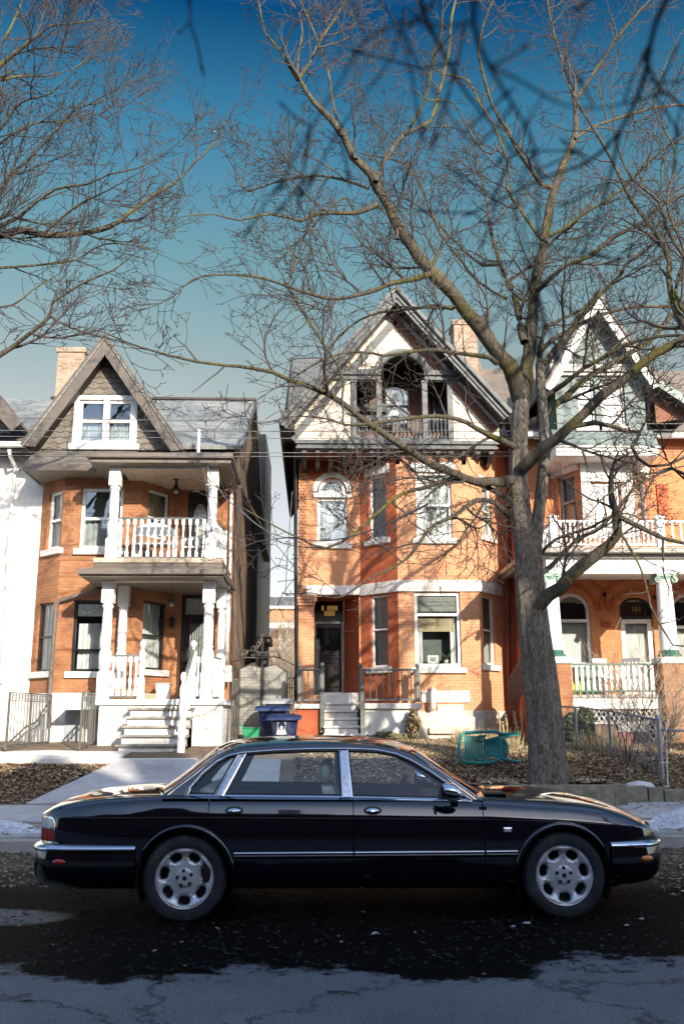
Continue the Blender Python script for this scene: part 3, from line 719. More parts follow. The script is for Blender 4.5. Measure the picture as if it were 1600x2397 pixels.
    def seat(x, y, w_, hr=True):
        mb = MB(); mb.box(CX+x-.02, CX+x+.48, CY+y-w_, CY+y+w_, .60, .74); 
        mb.prism([(x-.02, .66), (x+.10, .66), (x-.05, 1.0), (x-.10, 1.01), (x-.15, .98)], lambda u, w2, d: (CX+u, CY+y+d, w2), -w_, w_)
        so = mb.build('car_seat', M['leather'], root, bevel=.035)
        if hr:
            mb = MB(); P_ = []
            for i in range(13):
                a = math.pi*i/12
                P_.append([(CX+x-.115+math.cos(t)*.055*math.sin(a)**.6, CY+y+math.sin(t)*.115*math.sin(a)**.6, 1.115-math.cos(a)*.085) for t in [2*math.pi*k/20 for k in range(21)]])
            mb.grid(P_); mb.tube([(CX+x-.11, CY+y, .98), (CX+x-.11, CY+y, 1.06)], .012, 6); mb.build('headrest', M['leather'], so, smooth=True)
    seat(-.28, -.38, .23); seat(-.25, .38, .23); seat(-1.3, 0, .62, False)
    mb = MB(); cc = cw((.33, .38, .88)); pts = [(cc[0]+.05*math.cos(a), cc[1]+.18*math.sin(a), cc[2]+.16*math.cos(a)) for a in [2*math.pi*k/24 for k in range(25)]]
    mb.tube(pts, .014, 6); mb.build('steering_wheel', M['interior'], root, smooth=True)
    # wipers
    mb = MB()
    for y in (-.45, .15): mb.tube([cw((1.0, y, .93)), cw((.86, y+.5, 1.0))], .007, 5)
    mb.build('wiper', M['rubber'], root)
    mb = MB(); mb.box(CX+.93, CX+1.12, CY-.66, CY+.66, .93, .955); mb.build('cowl_grille', M['rubber'], root, bevel=.01)
    setloc(root, (CX, CY, 0))
make_car()
# ================================================================ HOUSE TOOLKIT
M['brickA'] = brick('orange_red_brick', (.36, .145, .06), (.25, .085, .04), (.20, .14, .10), (.42, .21, .09), stain=(.15, .065, .045), ms=.011)
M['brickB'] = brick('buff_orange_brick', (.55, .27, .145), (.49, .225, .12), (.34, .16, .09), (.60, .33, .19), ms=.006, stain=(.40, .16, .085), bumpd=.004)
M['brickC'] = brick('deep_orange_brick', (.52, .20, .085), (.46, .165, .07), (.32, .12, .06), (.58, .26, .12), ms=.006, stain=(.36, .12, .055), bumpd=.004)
M['brickRedShade'] = brick('red_or_shaded_brick', (.38, .10, .045), (.36, .09, .042), (.34, .09, .04), (.42, .13, .06), ms=.004, bumpd=.003)  # red brick, also the orange brick's shade on the face turned from the sun
M['brickW'] = brick('white_painted_brick', (.80, .79, .75), (.77, .76, .72), (.70, .69, .66), (.82, .81, .78), ms=.006, bumpd=.004)
M['brickG'] = brick('cream_painted_brick', (.66, .57, .48), (.63, .54, .45), (.30, .17, .11), (.70, .62, .53), w=.4, h=.13, ms=.005)
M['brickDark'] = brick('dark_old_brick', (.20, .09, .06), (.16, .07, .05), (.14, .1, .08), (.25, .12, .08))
M['chimbrick'] = brick('chimney_brick', (.21, .125, .085), (.34, .25, .19), (.24, .2, .16), (.38, .30, .24), stain=(.22, .12, .08), ms=.014)
M['white'] = plain('white_paint', (.80, .79, .76), .5, var=.04, scale=5)
M['oldwhite'] = plain('old_white_paint', (.72, .71, .67), .6, var=.1, scale=7, dirt=(.45, .42, .38))
M['stone'] = plain('white_stone', (.68, .65, .60), .9, var=.16, scale=9, bmp=.8, dirt=(.42, .38, .34))
M['rockstone'] = plain('rock_faced_stone', (.50, .46, .40), .9, var=.3, scale=5, bmp=1, dirt=(.28, .25, .22))
M['trimbrown'] = plain('brown_trim', (.115, .093, .075), .45, var=.12, scale=5)
M['fasciabrown'] = plain('brown_aluminium', (.145, .12, .098), .38, var=.1, scale=3)
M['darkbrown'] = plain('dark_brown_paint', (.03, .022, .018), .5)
M['soffit'] = boards('soffit_boards', (.20, .18, .14), .09)
M['ceiling'] = boards('porch_ceiling', (.62, .55, .40), .55, False, groove=.8)
M['fish'] = shingle('fishscale_shingle', (.175, .155, .13), (.20, .178, .15), .26, .145, True)
M['slate'] = shingle('grey_slate', (.30, .31, .29), (.24, .25, .235), .26, .155)
M['brownroof'] = shingle('brown_asphalt_shingle', (.24, .19, .15), (.20, .16, .13), .3, .12)
M['greyroof'] = shingle('grey_asphalt_shingle', (.17, .17, .16), (.14, .14, .135), .3, .12)
M['greentrim'] = plain('grey_green_trim', (.085, .092, .094), .55, var=.25, scale=6, dirt=(.04, .045, .048))
M['greyrail'] = plain('grey_painted_rail', (.115, .125, .115), .5, var=.2, scale=8, dirt=(.2, .2, .18))
M['iron'] = plain('iron_rail', (.11, .105, .09), .5, .3, var=.2, scale=20)
M['greenpaint'] = plain('dark_green_paint', (.035, .12, .085), .45, var=.2)
M['black'] = plain('black_paint_wood', (.012, .012, .012), .35)
M['doorblack'] = plain('black_door', (.016, .010, .008), .3, var=.3)
M['glass'] = glassmat('window_glass', (.85, .9, .9), .10, .02)
M['curtain'] = plain('curtain_cloth', (.74, .73, .70), .9, var=.08, scale=3)
M['curtainD'] = plain('grey_curtain', (.40, .41, .40), .9, var=.15, scale=2)
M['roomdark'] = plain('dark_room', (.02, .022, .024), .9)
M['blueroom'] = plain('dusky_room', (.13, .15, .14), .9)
M['blind'] = boards('bamboo_blind', (.50, .38, .22), .03)
M['greenshingle'] = shingle('pale_green_shingle', (.20, .24, .23), (.175, .215, .205), .26, .2, True)
M['siding'] = boards('white_siding', (.80, .80, .80), .22, groove=.9)
M['insul'] = plain('weathered_brown_siding', (.24, .17, .12), .9, var=.35, scale=4, bmp=.5, dirt=(.12, .08, .06))
M['darkside'] = boards('dark_side_boards', (.05, .042, .036), .2)
M['lead'] = plain('leaded_glass', (.30, .30, .27), .2, var=.5, scale=18, coat=.5)
M['brass'] = plain('lamp_brass', (.25, .2, .1), .3, .9)
M['yellow'] = plain('yellow_plastic', (.75, .42, .02), .5)
M['greyplastic'] = plain('grey_plastic', (.3, .32, .33), .5)
class PL:
    """vertical plane through (x,y) a -> b ; outward normal to the right of a->b seen from above"""
    def __init__(s, a, b):
        s.a = Vector((a[0], a[1], 0)); s.b = Vector((b[0], b[1], 0)); s.d = (s.b-s.a).normalized(); s.L = (s.b-s.a).length
        s.n = Vector((s.d.y, -s.d.x, 0))
    def pt(s, u, z, o=0): p = s.a+s.d*u+s.n*o; return (p.x, p.y, z)
    def px(s, px, py):
        r = ray(px, py); r = Vector(r); c = Vector(CC); t = (s.a-c).dot(s.n)/r.dot(s.n); p = c+r*t
        return (p-s.a).dot(s.d), p.z
    def R(s, x0, y0, x1, y1):
        """rect from pixel corners (upper-left, lower-right)"""
        xm, ym = (x0+x1)/2, (y0+y1)/2
        return s.px(x0, ym)[0], s.px(x1, ym)[0], s.px(xm, y1)[1], s.px(xm, y0)[1]
    def box(s, mb, u0, u1, z0, z1, o0, o1):
        v = [s.pt(u, z, o) for z in (z0, z1) for o in (o0, o1) for u in (u0, u1)]
        mb.add(v, [(0,2,3,1),(4,5,7,6),(0,1,5,4),(2,6,7,3),(0,4,6,2),(1,3,7,5)])
    def wall(s, name, mt, par, u0, u1, z0, z1, holes=(), rev=.22, skip=()):
        mb = MB(); us = sorted(set([u0, u1]+[h[k] for h in holes for k in (0, 1)])); zs = sorted(set([z0, z1]+[h[k] for h in holes for k in (2, 3)]))
        us = [u for u in us if u0-1e-6 <= u <= u1+1e-6]; zs = [z for z in zs if z0-1e-6 <= z <= z1+1e-6]
        for i in range(len(us)-1):
            for j in range(len(zs)-1):
                cu, cz = (us[i]+us[i+1])/2, (zs[j]+zs[j+1])/2
                if any(h[0] < cu < h[1] and h[2] < cz < h[3] for h in holes): continue
                mb.add([s.pt(us[i], zs[j]), s.pt(us[i+1], zs[j]), s.pt(us[i+1], zs[j+1]), s.pt(us[i], zs[j+1])], [(0, 1, 2, 3)])
        for h in holes:
            a, b, c, d = h[:4]; r = h[4] if len(h) > 4 else 0; w = (b-a)/2; m = (a+b)/2
            side = [(a, d-r), (a, c), (b, c), (b, d-r)]; n = 14
            arc = [(m+w*math.cos(math.pi*k/n), d-r+r*math.sin(math.pi*k/n)) for k in range(n+1)] if r else [(b, d), (a, d)]
            loop = side+(arc[1:-1] if r else arc)
            k = len(loop)
            mb.add([s.pt(u, z, 0) for u, z in loop]+[s.pt(u, z, -rev) for u, z in loop], [(i, (i+1) % k, k+(i+1) % k, k+i) for i in range(k)])
            if r:
                R_ = [p for p in arc if p[0] >= m-1e-6]; L_ = [p for p in arc if p[0] <= m+1e-6]
                mb.add([s.pt(u, z) for u, z in [(b, d)]+R_[::-1]], [tuple(range(len(R_)+1))]); mb.add([s.pt(u, z) for u, z in [(a, d)]+L_], [tuple(range(len(L_)+1))][:1])
        return mb.build(name, mt, par, fixn=False)
def curtainmesh(pl, a, b, c, d, o, folds=7, amp=.02):
    mb = MB(); n = max(12, int((b-a)*60))
    mb.grid([[pl.pt(a+(b-a)*i/n, z, o+amp*math.sin(i/n*folds*2*math.pi)+amp*.4*math.sin(i*1.7)) for z in (c, d)] for i in range(n+1)]); return mb
def window(pl, par, h, fm='white', fw=.06, mid=.5, style='', cur='curtain', curspan=(0, 1, 0, 1), sill='stone', lintel=None, vm=None, dep=.10, back='roomdark', outer=0, panes=None, folds=7, sillw=.08):
    a, b, c, d = h[:4]; r = h[4] if len(h) > 4 else 0
    mb = MB(); o1, o0 = -dep+.035, -dep-.03
    B = lambda u0, u1, z0, z1, p=0: pl.box(mb, u0, u1, z0, z1, o0, o1+p)
    top = d-r
    B(a, a+fw, c, top); B(b-fw, b, c, top); B(a+fw, b-fw, c, c+fw*1.1, .01)
    if r:
        m = (a+b)/2; w = (b-a)/2; n = 18
        o_ = [(m+w*math.cos(math.pi*k/n), top+r*math.sin(math.pi*k/n)) for k in range(n+1)]; i_ = [(m+(w-fw)*math.cos(math.pi*k/n), top+(r-fw)*math.sin(math.pi*k/n)) for k in range(n+1)]
        mb.grid([[pl.pt(*o_[k], o0), pl.pt(*o_[k], o1), pl.pt(*i_[k], o1), pl.pt(*i_[k], o0)] for k in range(n+1)])
    else: B(a+fw, b-fw, d-fw, d)
    zm = c+(d-c)*mid if mid else None
    if zm: B(a+fw, b-fw, zm-fw*.45, zm+fw*.45, .012)
    if vm: B((a+b)/2-vm/2, (a+b)/2+vm/2, c+fw, d-fw, .008)
    if style == 'cross':
        for z in (c+(d-c)*.25,): B(a+fw, b-fw, z-.012, z+.012)
    f = mb.build('window', M[fm], par, bevel=.006)
    if outer:   # flat casing board round the opening
        mb = MB(); 
        pl.box(mb, a-outer, a, c, d, -.02, .03); pl.box(mb, b, b+outer, c, d, -.02, .03); pl.box(mb, a-outer-.02, b+outer+.02, d, d+outer, -.02, .045)
        mb.build('casing', M[fm], f, bevel=.006)
    mb = MB()
    if r:
        loop = [(a+.01, c+.01), (b-.01, c+.01)]+[(m+(w-.01)*math.cos(math.pi*k/n), top+(r-.01)*math.sin(math.pi*k/n)) for k in range(n+1)]
        mb.add([pl.pt(u, z, -dep-.005) for u, z in loop], [tuple(range(len(loop)))])
    else: mb.add([pl.pt(u, z, -dep-.005) for u, z in ((a+.01, c+.01), (b-.01, c+.01), (b-.01, d-.01), (a+.01, d-.01))], [(0, 1, 2, 3)])
    mb.build('pane', M['glass'], f, fixn=False)
    if cur:
        u0, u1, z0, z1 = curspan
        curtainmesh(pl, lerp(a, b, u0), lerp(a, b, u1), lerp(c, d, z0), lerp(c, d, z1), -dep-.10, folds).build('curtain', M[cur], f, smooth=True, fixn=False)
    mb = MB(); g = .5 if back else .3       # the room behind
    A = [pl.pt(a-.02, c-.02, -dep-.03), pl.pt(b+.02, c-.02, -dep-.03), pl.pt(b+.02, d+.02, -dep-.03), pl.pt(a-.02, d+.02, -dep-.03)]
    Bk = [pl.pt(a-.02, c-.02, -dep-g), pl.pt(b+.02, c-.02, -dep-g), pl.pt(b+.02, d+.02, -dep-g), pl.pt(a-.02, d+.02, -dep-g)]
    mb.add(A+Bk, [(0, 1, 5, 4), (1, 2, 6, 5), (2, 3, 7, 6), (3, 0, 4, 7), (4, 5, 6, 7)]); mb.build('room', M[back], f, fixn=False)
    if sill:
        mb = MB(); pl.box(mb, a-.12, b+.12, c-.15, c-.001, -.15, sillw); mb.build('sill', M[sill], f, bevel=.012)
    if lintel:
        mb = MB(); pl.box(mb, a-.12, b+.12, d+.001, d+.26, -.05, .03); mb.build('lintel', M[lintel], f, bevel=.015)
    return f
def turned(mb, x, y, z0, z1, w, kind='post', n=14):
    """turned timber: square block - vase - square block"""
    H = z1-z0
    if kind == 'post':
        q = w/2
        mb.box(x-q, x+q, y-q, y+q, z0, z0+H*.22); mb.box(x-q*.92, x+q*.92, y-q*.92, y+q*.92, z0+H*.385, z0+H*.44) if False else None
        pr = [(q*.95, .22), (q*1.02, .235), (q*.7, .25), (q*.9, .27), (q*1.05, .31), (q*1.1, .36), (q*1.0, .40), (q*.75, .425), (q*.95, .44), (q*.78, .455), (q*.84, .50), (q*.88, .58), (q*.80, .72), (q*.76, .765), (q*1.0, .785), (q*.78, .80), (q*1.0, .815)]
        mb.lathe((x, y, z0), [(r, t*H) for r, t in pr], n)
        mb.box(x-q, x+q, y-q, y+q, z0+H*.815, z1)
    elif kind == 'baluster':
        q = w/2; mb.box(x-q, x+q, y-q, y+q, z0, z0+H*.14); mb.box(x-q, x+q, y-q, y+q, z0+H*.86, z1)
        pr = [(q*.7, .14), (q*1.05, .17), (q*.55, .2), (q*.95, .30), (q*1.1, .38), (q*.8, .46), (q*.5, .50), (q*.85, .54), (q*.5, .58), (q*.6, .70), (q*.8, .80), (q*.55, .835), (q*1.0, .86)]
        mb.lathe((x, y, z0), [(r, t*H) for r, t in pr], 8)
    elif kind == 'newel':
        q = w/2; mb.box(x-q, x+q, y-q, y+q, z0, z0+H*.35)
        pr = [(q*.9, .35), (q*1.0, .38), (q*.6, .42), (q*1.0, .50), (q*1.05, .58), (q*.7, .64), (q*.9, .66), (q*1.05, .72), (q*1.0, .80), (q*.55, .85), (q*.5, .875), (q*.85, .90), (q*.98, .94), (q*.8, .98), (q*.2, 1.0)]
        mb.lathe((x, y, z0), [(r, t*H) for r, t in pr], 12)
def roofslab(name, mt, par, pts, t=.09, edge=None):
    """quad/tri roof plane given 3-4 world points, thickness downwards"""
    mb = MB(); n = len(pts); nn = (Vector(pts[1])-Vector(pts[0])).cross(Vector(pts[2])-Vector(pts[0])).normalized()
    if nn.z < 0: nn = -nn
    mb.add(list(pts)+[tuple(Vector(p)-nn*t) for p in pts], [tuple(range(n)), tuple(range(2*n-1, n-1, -1))]+[(i, n+i, n+(i+1) % n, (i+1) % n) for i in range(n)])
    return mb.build(name, mt, par)
def rail(par, p0, p1, zt, zb, nbal, mt, railm=None, style='baluster', w=.05, top=.07):
    """balustrade: rails + each baluster"""
    railm = railm or mt
    mb = MB(); mb.bar((p0[0], p0[1], zt-.02), (p1[0], p1[1], zt-.02), top, .05); o = mb.build('handrail', M[railm], par, bevel=.008)
    mb = MB(); mb.bar((p0[0], p0[1], zb+.02), (p1[0], p1[1], zb+.02), .05, .045); mb.build('bottom_rail', M[railm], o, bevel=.006)
    for k in range(nbal):
        t = (k+.5)/nbal; x = lerp(p0[0], p1[0], t); y = lerp(p0[1], p1[1], t); mb = MB()
        if style == 'baluster': turned(mb, x, y, zb+.04, zt-.045, w, 'baluster')
        elif style == 'square': mb.box(x-w/2, x+w/2, y-w/2, y+w/2, zb+.04, zt-.045)
        elif style == 'iron':
            mb.tube([(x, y, zb+.03), (x, y, zt-.03)], w/2, 6); mb.lathe((x, y, (zt+zb)/2-.02), [(w*.5, 0), (w*1.1, .02), (w*.5, .04)], 6)
        mb.build('baluster', M[mt], o, smooth=35)
    return o
# ================================================================ LEFT HOUSE (brown gable, two-storey white porch)
M['treadwood'] = plain('shade_toned_tread', (.26, .23, .20), .8, var=.3, scale=6, dirt=(.5, .48, .44))  # darker tread tone paints in the shadow lines under the nosings
def houseA():
    H = empty('brick_house', (0, 0, 0), 'orange brick house with brown shingled front gable and two storey white porch', 'house')
    gA = 1.05
    YF, YR, YL = 22.3, 23.25, 22.95
    Pf = PL((at(137, 1366, YF)[0], YF), (at(322, 1366, YF)[0], YF))
    xl = at(86, 1366, YL)[0]; Pl = PL((xl, YL), (Pf.a.x, YF))
    xr = at(398, 1366, YR)[0]; Pr = PL((Pf.b.x, YF), (xr, YR))
    xc = at(541, 1366, YR)[0]; Pw = PL((xr, YR), (xc, YR))
    ztop = at(200, 1108, YF)[2]; zb = at(150, 1622, YF)[2]
    # bay front
    h1 = Pf.R(189, 1142, 287, 1285); h2 = Pf.R(170, 1405, 262, 1572)
    Pf.wall('wall', M['brickA'], H, 0, Pf.L, zb, ztop+.3, [h1, h2])
    window(Pf, H, h1, 'white', .08, mid=.5, cur='curtainD', curspan=(0, 1, 0, .47), back='blueroom')
    w2 = window(Pf, H, h2, 'black', .06, mid=.30, cur='curtain', curspan=(.1, .95, 0, .68), back='roomdark')
    mb = MB(); u0, u1, z0, z1 = h2; Pf.box(mb, u0+.08, u1-.08, z1-.38, z1-.09, -.085, -.075)
    for k in range(3):
        cx_ = lerp(u0+.2, u1-.2, k/2); mb.prism([(cx_+.11*math.cos(a/6*math.pi), z1-.235+.1*math.sin(a/6*math.pi)) for a in range(12)], lambda u, w_, d: Pf.pt(u, w_, d), -.075, -.068)
    mb.build('leaded_light', M['lead'], w2)
    # bay left
    h3 = Pl.R(112, 1152, 143, 1285); h4 = Pl.R(86, 1412, 121, 1572)
    Pl.wall('wall', M['brickA'], H, 0, Pl.L, zb, ztop+.3, [h3, h4])
    window(Pl, H, h3, 'white', .07, mid=.5, cur='curtain'); window(Pl, H, h4, 'black', .05, mid=.5, cur='curtain')
    # bay right (inside the porch)
    h5 = Pr.R(346, 1150, 396, 1262); h6 = Pr.R(333, 1408, 387, 1568)
    Pr.wall('wall', M['brickA'], H, 0, Pr.L, zb, ztop+.8, [h5, h6])
    window(Pr, H, h5, 'oldwhite', .07, mid=.42, cur='blind', curspan=(0, 1, .4, 1), sill=None); window(Pr, H, h6, 'black', .05, mid=.5, cur='curtain')
    # recessed wall with the doors
    d1 = Pw.R(438, 1150, 497, 1310); d2 = Pw.R(422, 1392, 497, 1640)
    Pw.wall('wall', M['brickA'], H, 0, Pw.L, zb-.6, ztop+.8, [d1, d2])
    def door(pl, h, transom, oval=False):
        a, b, c, d = h; mb = MB(); fw = .09
        pl.box(mb, a, a+fw, c, d, -.12, -.03); pl.box(mb, b-fw, b, c, d, -.12, -.03); pl.box(mb, a+fw, b-fw, d-fw, d, -.12, -.03)
        zt = d-fw-transom
        if transom: pl.box(mb, a+fw, b-fw, zt-.06, zt, -.12, -.03)
        f = mb.build('door', M['black'] if not oval else M['darkbrown'], H, bevel=.006)
        if transom:
            mb = MB(); pl.box(mb, a+fw, b-fw, zt, d-fw, -.11, -.09); mb.build('transom', M['lead'], f)
        mb = MB(); zt2 = zt-(.06 if transom else 0); pl.box(mb, a+fw, b-fw, c, zt2, -.14, -.08)
        pl.box(mb, a+fw, a+fw+.13, c, zt2, -.08, -.055); pl.box(mb, b-fw-.13, b-fw, c, zt2, -.08, -.055); pl.box(mb, a+fw+.13, b-fw-.13, zt2-.15, zt2, -.08, -.055); pl.box(mb, a+fw+.13, b-fw-.13, c, c+.45, -.08, -.055)
        mb.build('door_leaf', M['doorblack'], f, bevel=.008)
        mb = MB()
        if oval:
            m = (a+b)/2; mb.prism([(m+.17*math.cos(k/12*math.pi), (c+zt2)/2+.2+.42*math.sin(k/12*math.pi)) for k in range(24)], lambda u, w_, dd: pl.pt(u, w_, dd), -.075, -.05)
            mb.build('oval_light', M['lead'], f)
        else:
            mb.add([pl.pt(u, z, -.068) for u, z in ((a+fw+.13, c+.45), (b-fw-.13, c+.45), (b-fw-.13, zt2-.15), (a+fw+.13, zt2-.15))], [(0, 1, 2, 3)]); mb.build('pane', M['glass'], f)
            curtainmesh(pl, a+fw+.13, b-fw-.13, c+.45, zt2-.15, -.0785, 6, .004).build('curtain', M['curtainD'], f, smooth=True, fixn=False)
        mb = MB(); mb.lathe(pl.pt(a+fw+.05, c+1.0, -.055), [(.025, 0), (.03, .02), (.03, .05), (.01, .06)][::1], 12, 'y'); 
        return f
    door(Pw, d1, 0, True); door(Pw, d2, .42)
    mb = MB(); p = Pw.px(435, 1537); Pw.box(mb, p[0]-.12, p[0]+.12, p[1]-.13, p[1]+.13, 0, .05); mb.build('mailbox', M['darkbrown'], H, bevel=.01)
    u, z = Pw.px(404, 1457); q = Pw.pt(u, z, .1)
    mb = MB(); mb.lathe((q[0], q[1], q[2]-.12), [(.02, -.02), (.05, 0), (.075, .17), (.085, .175), (.02, .25), (.01, .28)], 6); mb.bar((q[0], q[1]+.1, q[2]+.1), (q[0], q[1], q[2]+.16), .015); mb.build('wall_lantern', M['black'], H)
    # side walls / back
    zr = at(350, 936, 27.)[2]; ze = at(565, 1057, 22.9)[2]
    mb = MB(); mb.add([(xc, YR, zb-1.2), (xc, 24.0, zb-1.2), (xc, 24.0, ztop+.6), (xc, YR, ztop+.6)], [(0, 1, 2, 3)]); mb.build('wall', M['brickA'], H)
    mb = MB(); xs_ = xc+.02; mb.add([(xs_, 23.7, 0.8), (xs_, 31.5, .8), (xs_, 31.5, ze+.4), (xs_, 31.4, ze), (xs_, 27, zr-.12), (xs_, 23.0, ze-.05), (xs_, 23.7, ze-.4)], [(0, 1, 2, 3, 4, 5, 6)]); mb.build('side_wall', M['insul'], H)
    rw = at(601, 1400, 31.5)[0]; mb = MB(); mb.box(xc-2, rw, 31.5, 41, .8, at(612, 1010, 31.5)[2]); mb.box(rw+.001, rw+.22, 31.5, 36, at(612, 1264, 31.5)[2], at(612, 1010, 31.5)[2]-.1); mb.build('rear_wing', M['darkside'], H)
    # main roof
    xL = -14
    ovx = xc+.28
    roofslab('roof', M['slate'], H, [(at(2, 936, 27)[0]-.1, 22.4, ze), (ovx, 22.4, ze), (ovx, 27, zr), (at(2, 936, 27)[0]-.1, 27, zr)])
    roofslab('roof', M['slate'], H, [(at(2, 936, 27)[0]-.1, 31.6, ze), (ovx, 31.6, ze), (ovx, 27, zr), (at(2, 936, 27)[0]-.1, 27, zr)])
    mb = MB(); mb.bar((ovx+.015, 22.35, ze-.08), (ovx+.015, 27, zr-.08), .03, .2); mb.bar((ovx+.015, 31.6, ze-.08), (ovx+.015, 27, zr-.08), .03, .2); mb.build('bargeboard', M['fasciabrown'], H)
    mb = MB(); mb.bar((at(120, 936, 27)[0], 27, zr+.03), (ovx, 27, zr+.03), .18, .07); mb.build('ridge_cap', M['darkbrown'], H)
    # front gable
    YG = 22.25
    G = PL((0, YG), (1, YG)); g = lambda x, y: G.px(x, y)
    pk = g(247, 812); L0 = g(88, 1052); R0 = g(408, 1052)
    wz0, wz1 = g(240, 1052)[1], g(240, 925)[1]
    wl, wr = g(170, 990)[0], g(322, 990)[0]
    # gable wall around the window hole
    mb = MB(); hole = (g(185, 990)[0], g(312, 990)[0], g(240, 1040)[1], g(240, 938)[1])
    def xat(z, side):
        t = (z-L0[1])/(pk[1]-L0[1]); return lerp(L0[0] if side < 0 else R0[0], pk[0], t)
    a, b, c, d = hole
    mb.add([(L0[0], YG, L0[1]), (a, YG, L0[1]), (a, YG, d), (xat(d, -1), YG, d)], [(0, 1, 2, 3)])
    mb.add([(b, YG, L0[1]), (R0[0], YG, L0[1]), (xat(d, 1), YG, d), (b, YG, d)], [(0, 1, 2, 3)])
    mb.add([(xat(d, -1), YG, d), (xat(d, 1), YG, d), (pk[0], YG, pk[1])], [(0, 1, 2)])
    mb.add([(a, YG, L0[1]), (b, YG, L0[1]), (b, YG, c), (a, YG, c)], [(0, 1, 2, 3)])
    mb.build('gable_wall', M['fish'], H)
    m = (a+b)/2; 
    for s0, s1 in ((a, m-.0), (m+.0, b)):
        window(G, H, (s0+.0, s1-.0, c, d), 'white', .08, mid=.52, cur='curtainD', curspan=(0, 1, 0, .5), sill=None, back='blueroom', dep=.02)
    mb = MB(); w0, w1 = g(165, 1040)[0], g(324, 1040)[0]
    G.box(mb, w0+.05, a, c, d, -.02, .07); G.box(mb, b, w1-.05, c, d, -.02, .07); G.box(mb, w0-.03, w1+.03, g(240, 1054)[1], c, -.02, .10); G.box(mb, w0+.02, w1-.02, d, g(240, 928)[1], -.02, .09); G.box(mb, m-.07, m+.07, c, d, -.02, .075)
    mb.build('window_surround', M['white'], H, bevel=.01)
    # rakes: brown boards projecting .45
    YO = 21.75; O = PL((0, YO), (1, YO)); o = lambda x, y: O.px(x, y)
    PK = o(247, 784)
    for tip, ln in ((o(50, 1042), 'l'), (o(432, 1052), 'r')):
        A = Vector((tip[0], 0, tip[1])); B = Vector((PK[0], 0, PK[1])); dd = (B-A).normalized(); nn = Vector((dd.z, 0, -dd.x)); nn = nn if nn.z < 0 else -nn
        w_ = .30
        mb = MB(); poly = [A, B, Vector((PK[0], 0, PK[1]-w_/abs(nn.z)*1.0)), A+nn*w_+dd*.15]
        mb.prism([(p.x, p.z) for p in poly], lambda u, w2, dpt: (u, dpt, w2), YO, YO+.05)
        # crown trim line
        mb.bar((A.x, YO-.03, A.z), (B.x, YO-.03, B.z+.0), .06, .06, up=(0, 1, 0))
        mb.build('bargeboard', M['trimbrown'], H, bevel=.008)
        # roof slope behind going back to the main roof, + soffit
        top = [(tip[0], YO-.04, tip[1]+.02), (PK[0], YO-.04, PK[1]+.03), (PK[0], 26.8, PK[1]+.03), (tip[0], 25.2, tip[1]+.02)]
        roofslab('gable_roof', M['slate'], H, top, .08)
        mb = MB(); q = [A+nn*(w_*.8), Vector((PK[0], 0, PK[1]-w_*.8/abs(nn.z))), ]
        mb.add([(q[0].x, YO+.05, q[0].z), (q[1].x, YO+.05, q[1].z), (q[1].x, YG+.02, q[1].z), (q[0].x, YG+.02, q[0].z)], [(0, 1, 2, 3)]); mb.build('soffit', M['darkbrown'], H)
    # skirt roof under the gable over the bay
    zk0 = g(200, 1055)[1]; e0 = at(57, 1086, 21.6); e1 = at(262, 1094, 21.6); zz = e0[2]
    roofslab('skirt_roof', M['fish'], H, [(e0[0], 21.6, zz), (e1[0], 21.6, zz), (R0[0]-.9, YG, zk0), (g(84, 1052)[0], YG, zk0)], .05)
    roofslab('skirt_roof', M['fish'], H, [(e0[0], 21.6, zz), (g(84, 1052)[0], YG, zk0), (g(70, 1052)[0], 23.2, zk0), (e0[0]-.05, 23.2, zz)], .05)
    mb = MB(); mb.box(e0[0], e1[0], 21.57, 21.62, zz-.17, zz+.01); mb.box(e0[0]-.02, e0[0]+.02, 21.57, 23.0, zz-.17, zz); mb.build('fascia', M['trimbrown'], H, bevel=.01)
    mb = MB(); mb.box(e0[0]+.02, e1[0], 21.62, 23.2, zz-.15, zz-.13); mb.build('soffit', M['soffit'], H)
    # ---- porch
    def hiproof(Y0, x0, x1, py, th, name, back, beamx, ybeam, zc, drop=.0, hgt=.25):
        z = at(350, py, Y0)[2]; X0, X1 = at(x0, py, Y0)[0], at(x1, py, Y0)[0]
        mb = MB(); mb.box(X0-.05, X1+.05, Y0-.09, Y0+.02, z-.12, z+.0); mb.box(X0, X1, Y0+.0, Y0+.04, z-th, z-.10)
        mb.box(X0-.05, X0+.05, Y0+.02, back-.0, z-.12, z); mb.box(X1-.05, X1+.05, Y0+.02, back, z-.12, z)
        mb.build('gutter', M['fasciabrown'], H, bevel=.015)
        mb = MB(); mb.add([(X0+.02, Y0+.03, z-th), (X1-.02, Y0+.03, z-th), (X1-.02, back, z-th), (X0+.02, back, z-th)], [(0, 1, 2, 3)]); mb.build('soffit', M['soffit'], H)
        roofslab(name, M['fasciabrown'], H, [(X0, Y0, z), (X1, Y0, z), (X1-.45, Y0+.6, z+hgt), (X0+.45, Y0+.6, z+hgt)], .03)
        roofslab(name, M['fasciabrown'], H, [(X0+.45, Y0+.6, z+hgt), (X1-.45, Y0+.6, z+hgt), (X1-.45, back, z+hgt+.05), (X0+.45, back, z+hgt+.05)], .03)
        return X0, X1, z
    YC = 21.2
    xa, xb = at(267, 1200, YC)[0], at(497, 1200, YC)[0]
    X0, X1, z2 = hiproof(20.75, 210, 541, 1062, .22, 'porch_roof', 23.2, None, None, None, hgt=.12)
    X0b, X1b, z1 = hiproof(20.55, 188, 524, 1333, .17, 'porch_roof', 23.2, None, None, None, hgt=.22)
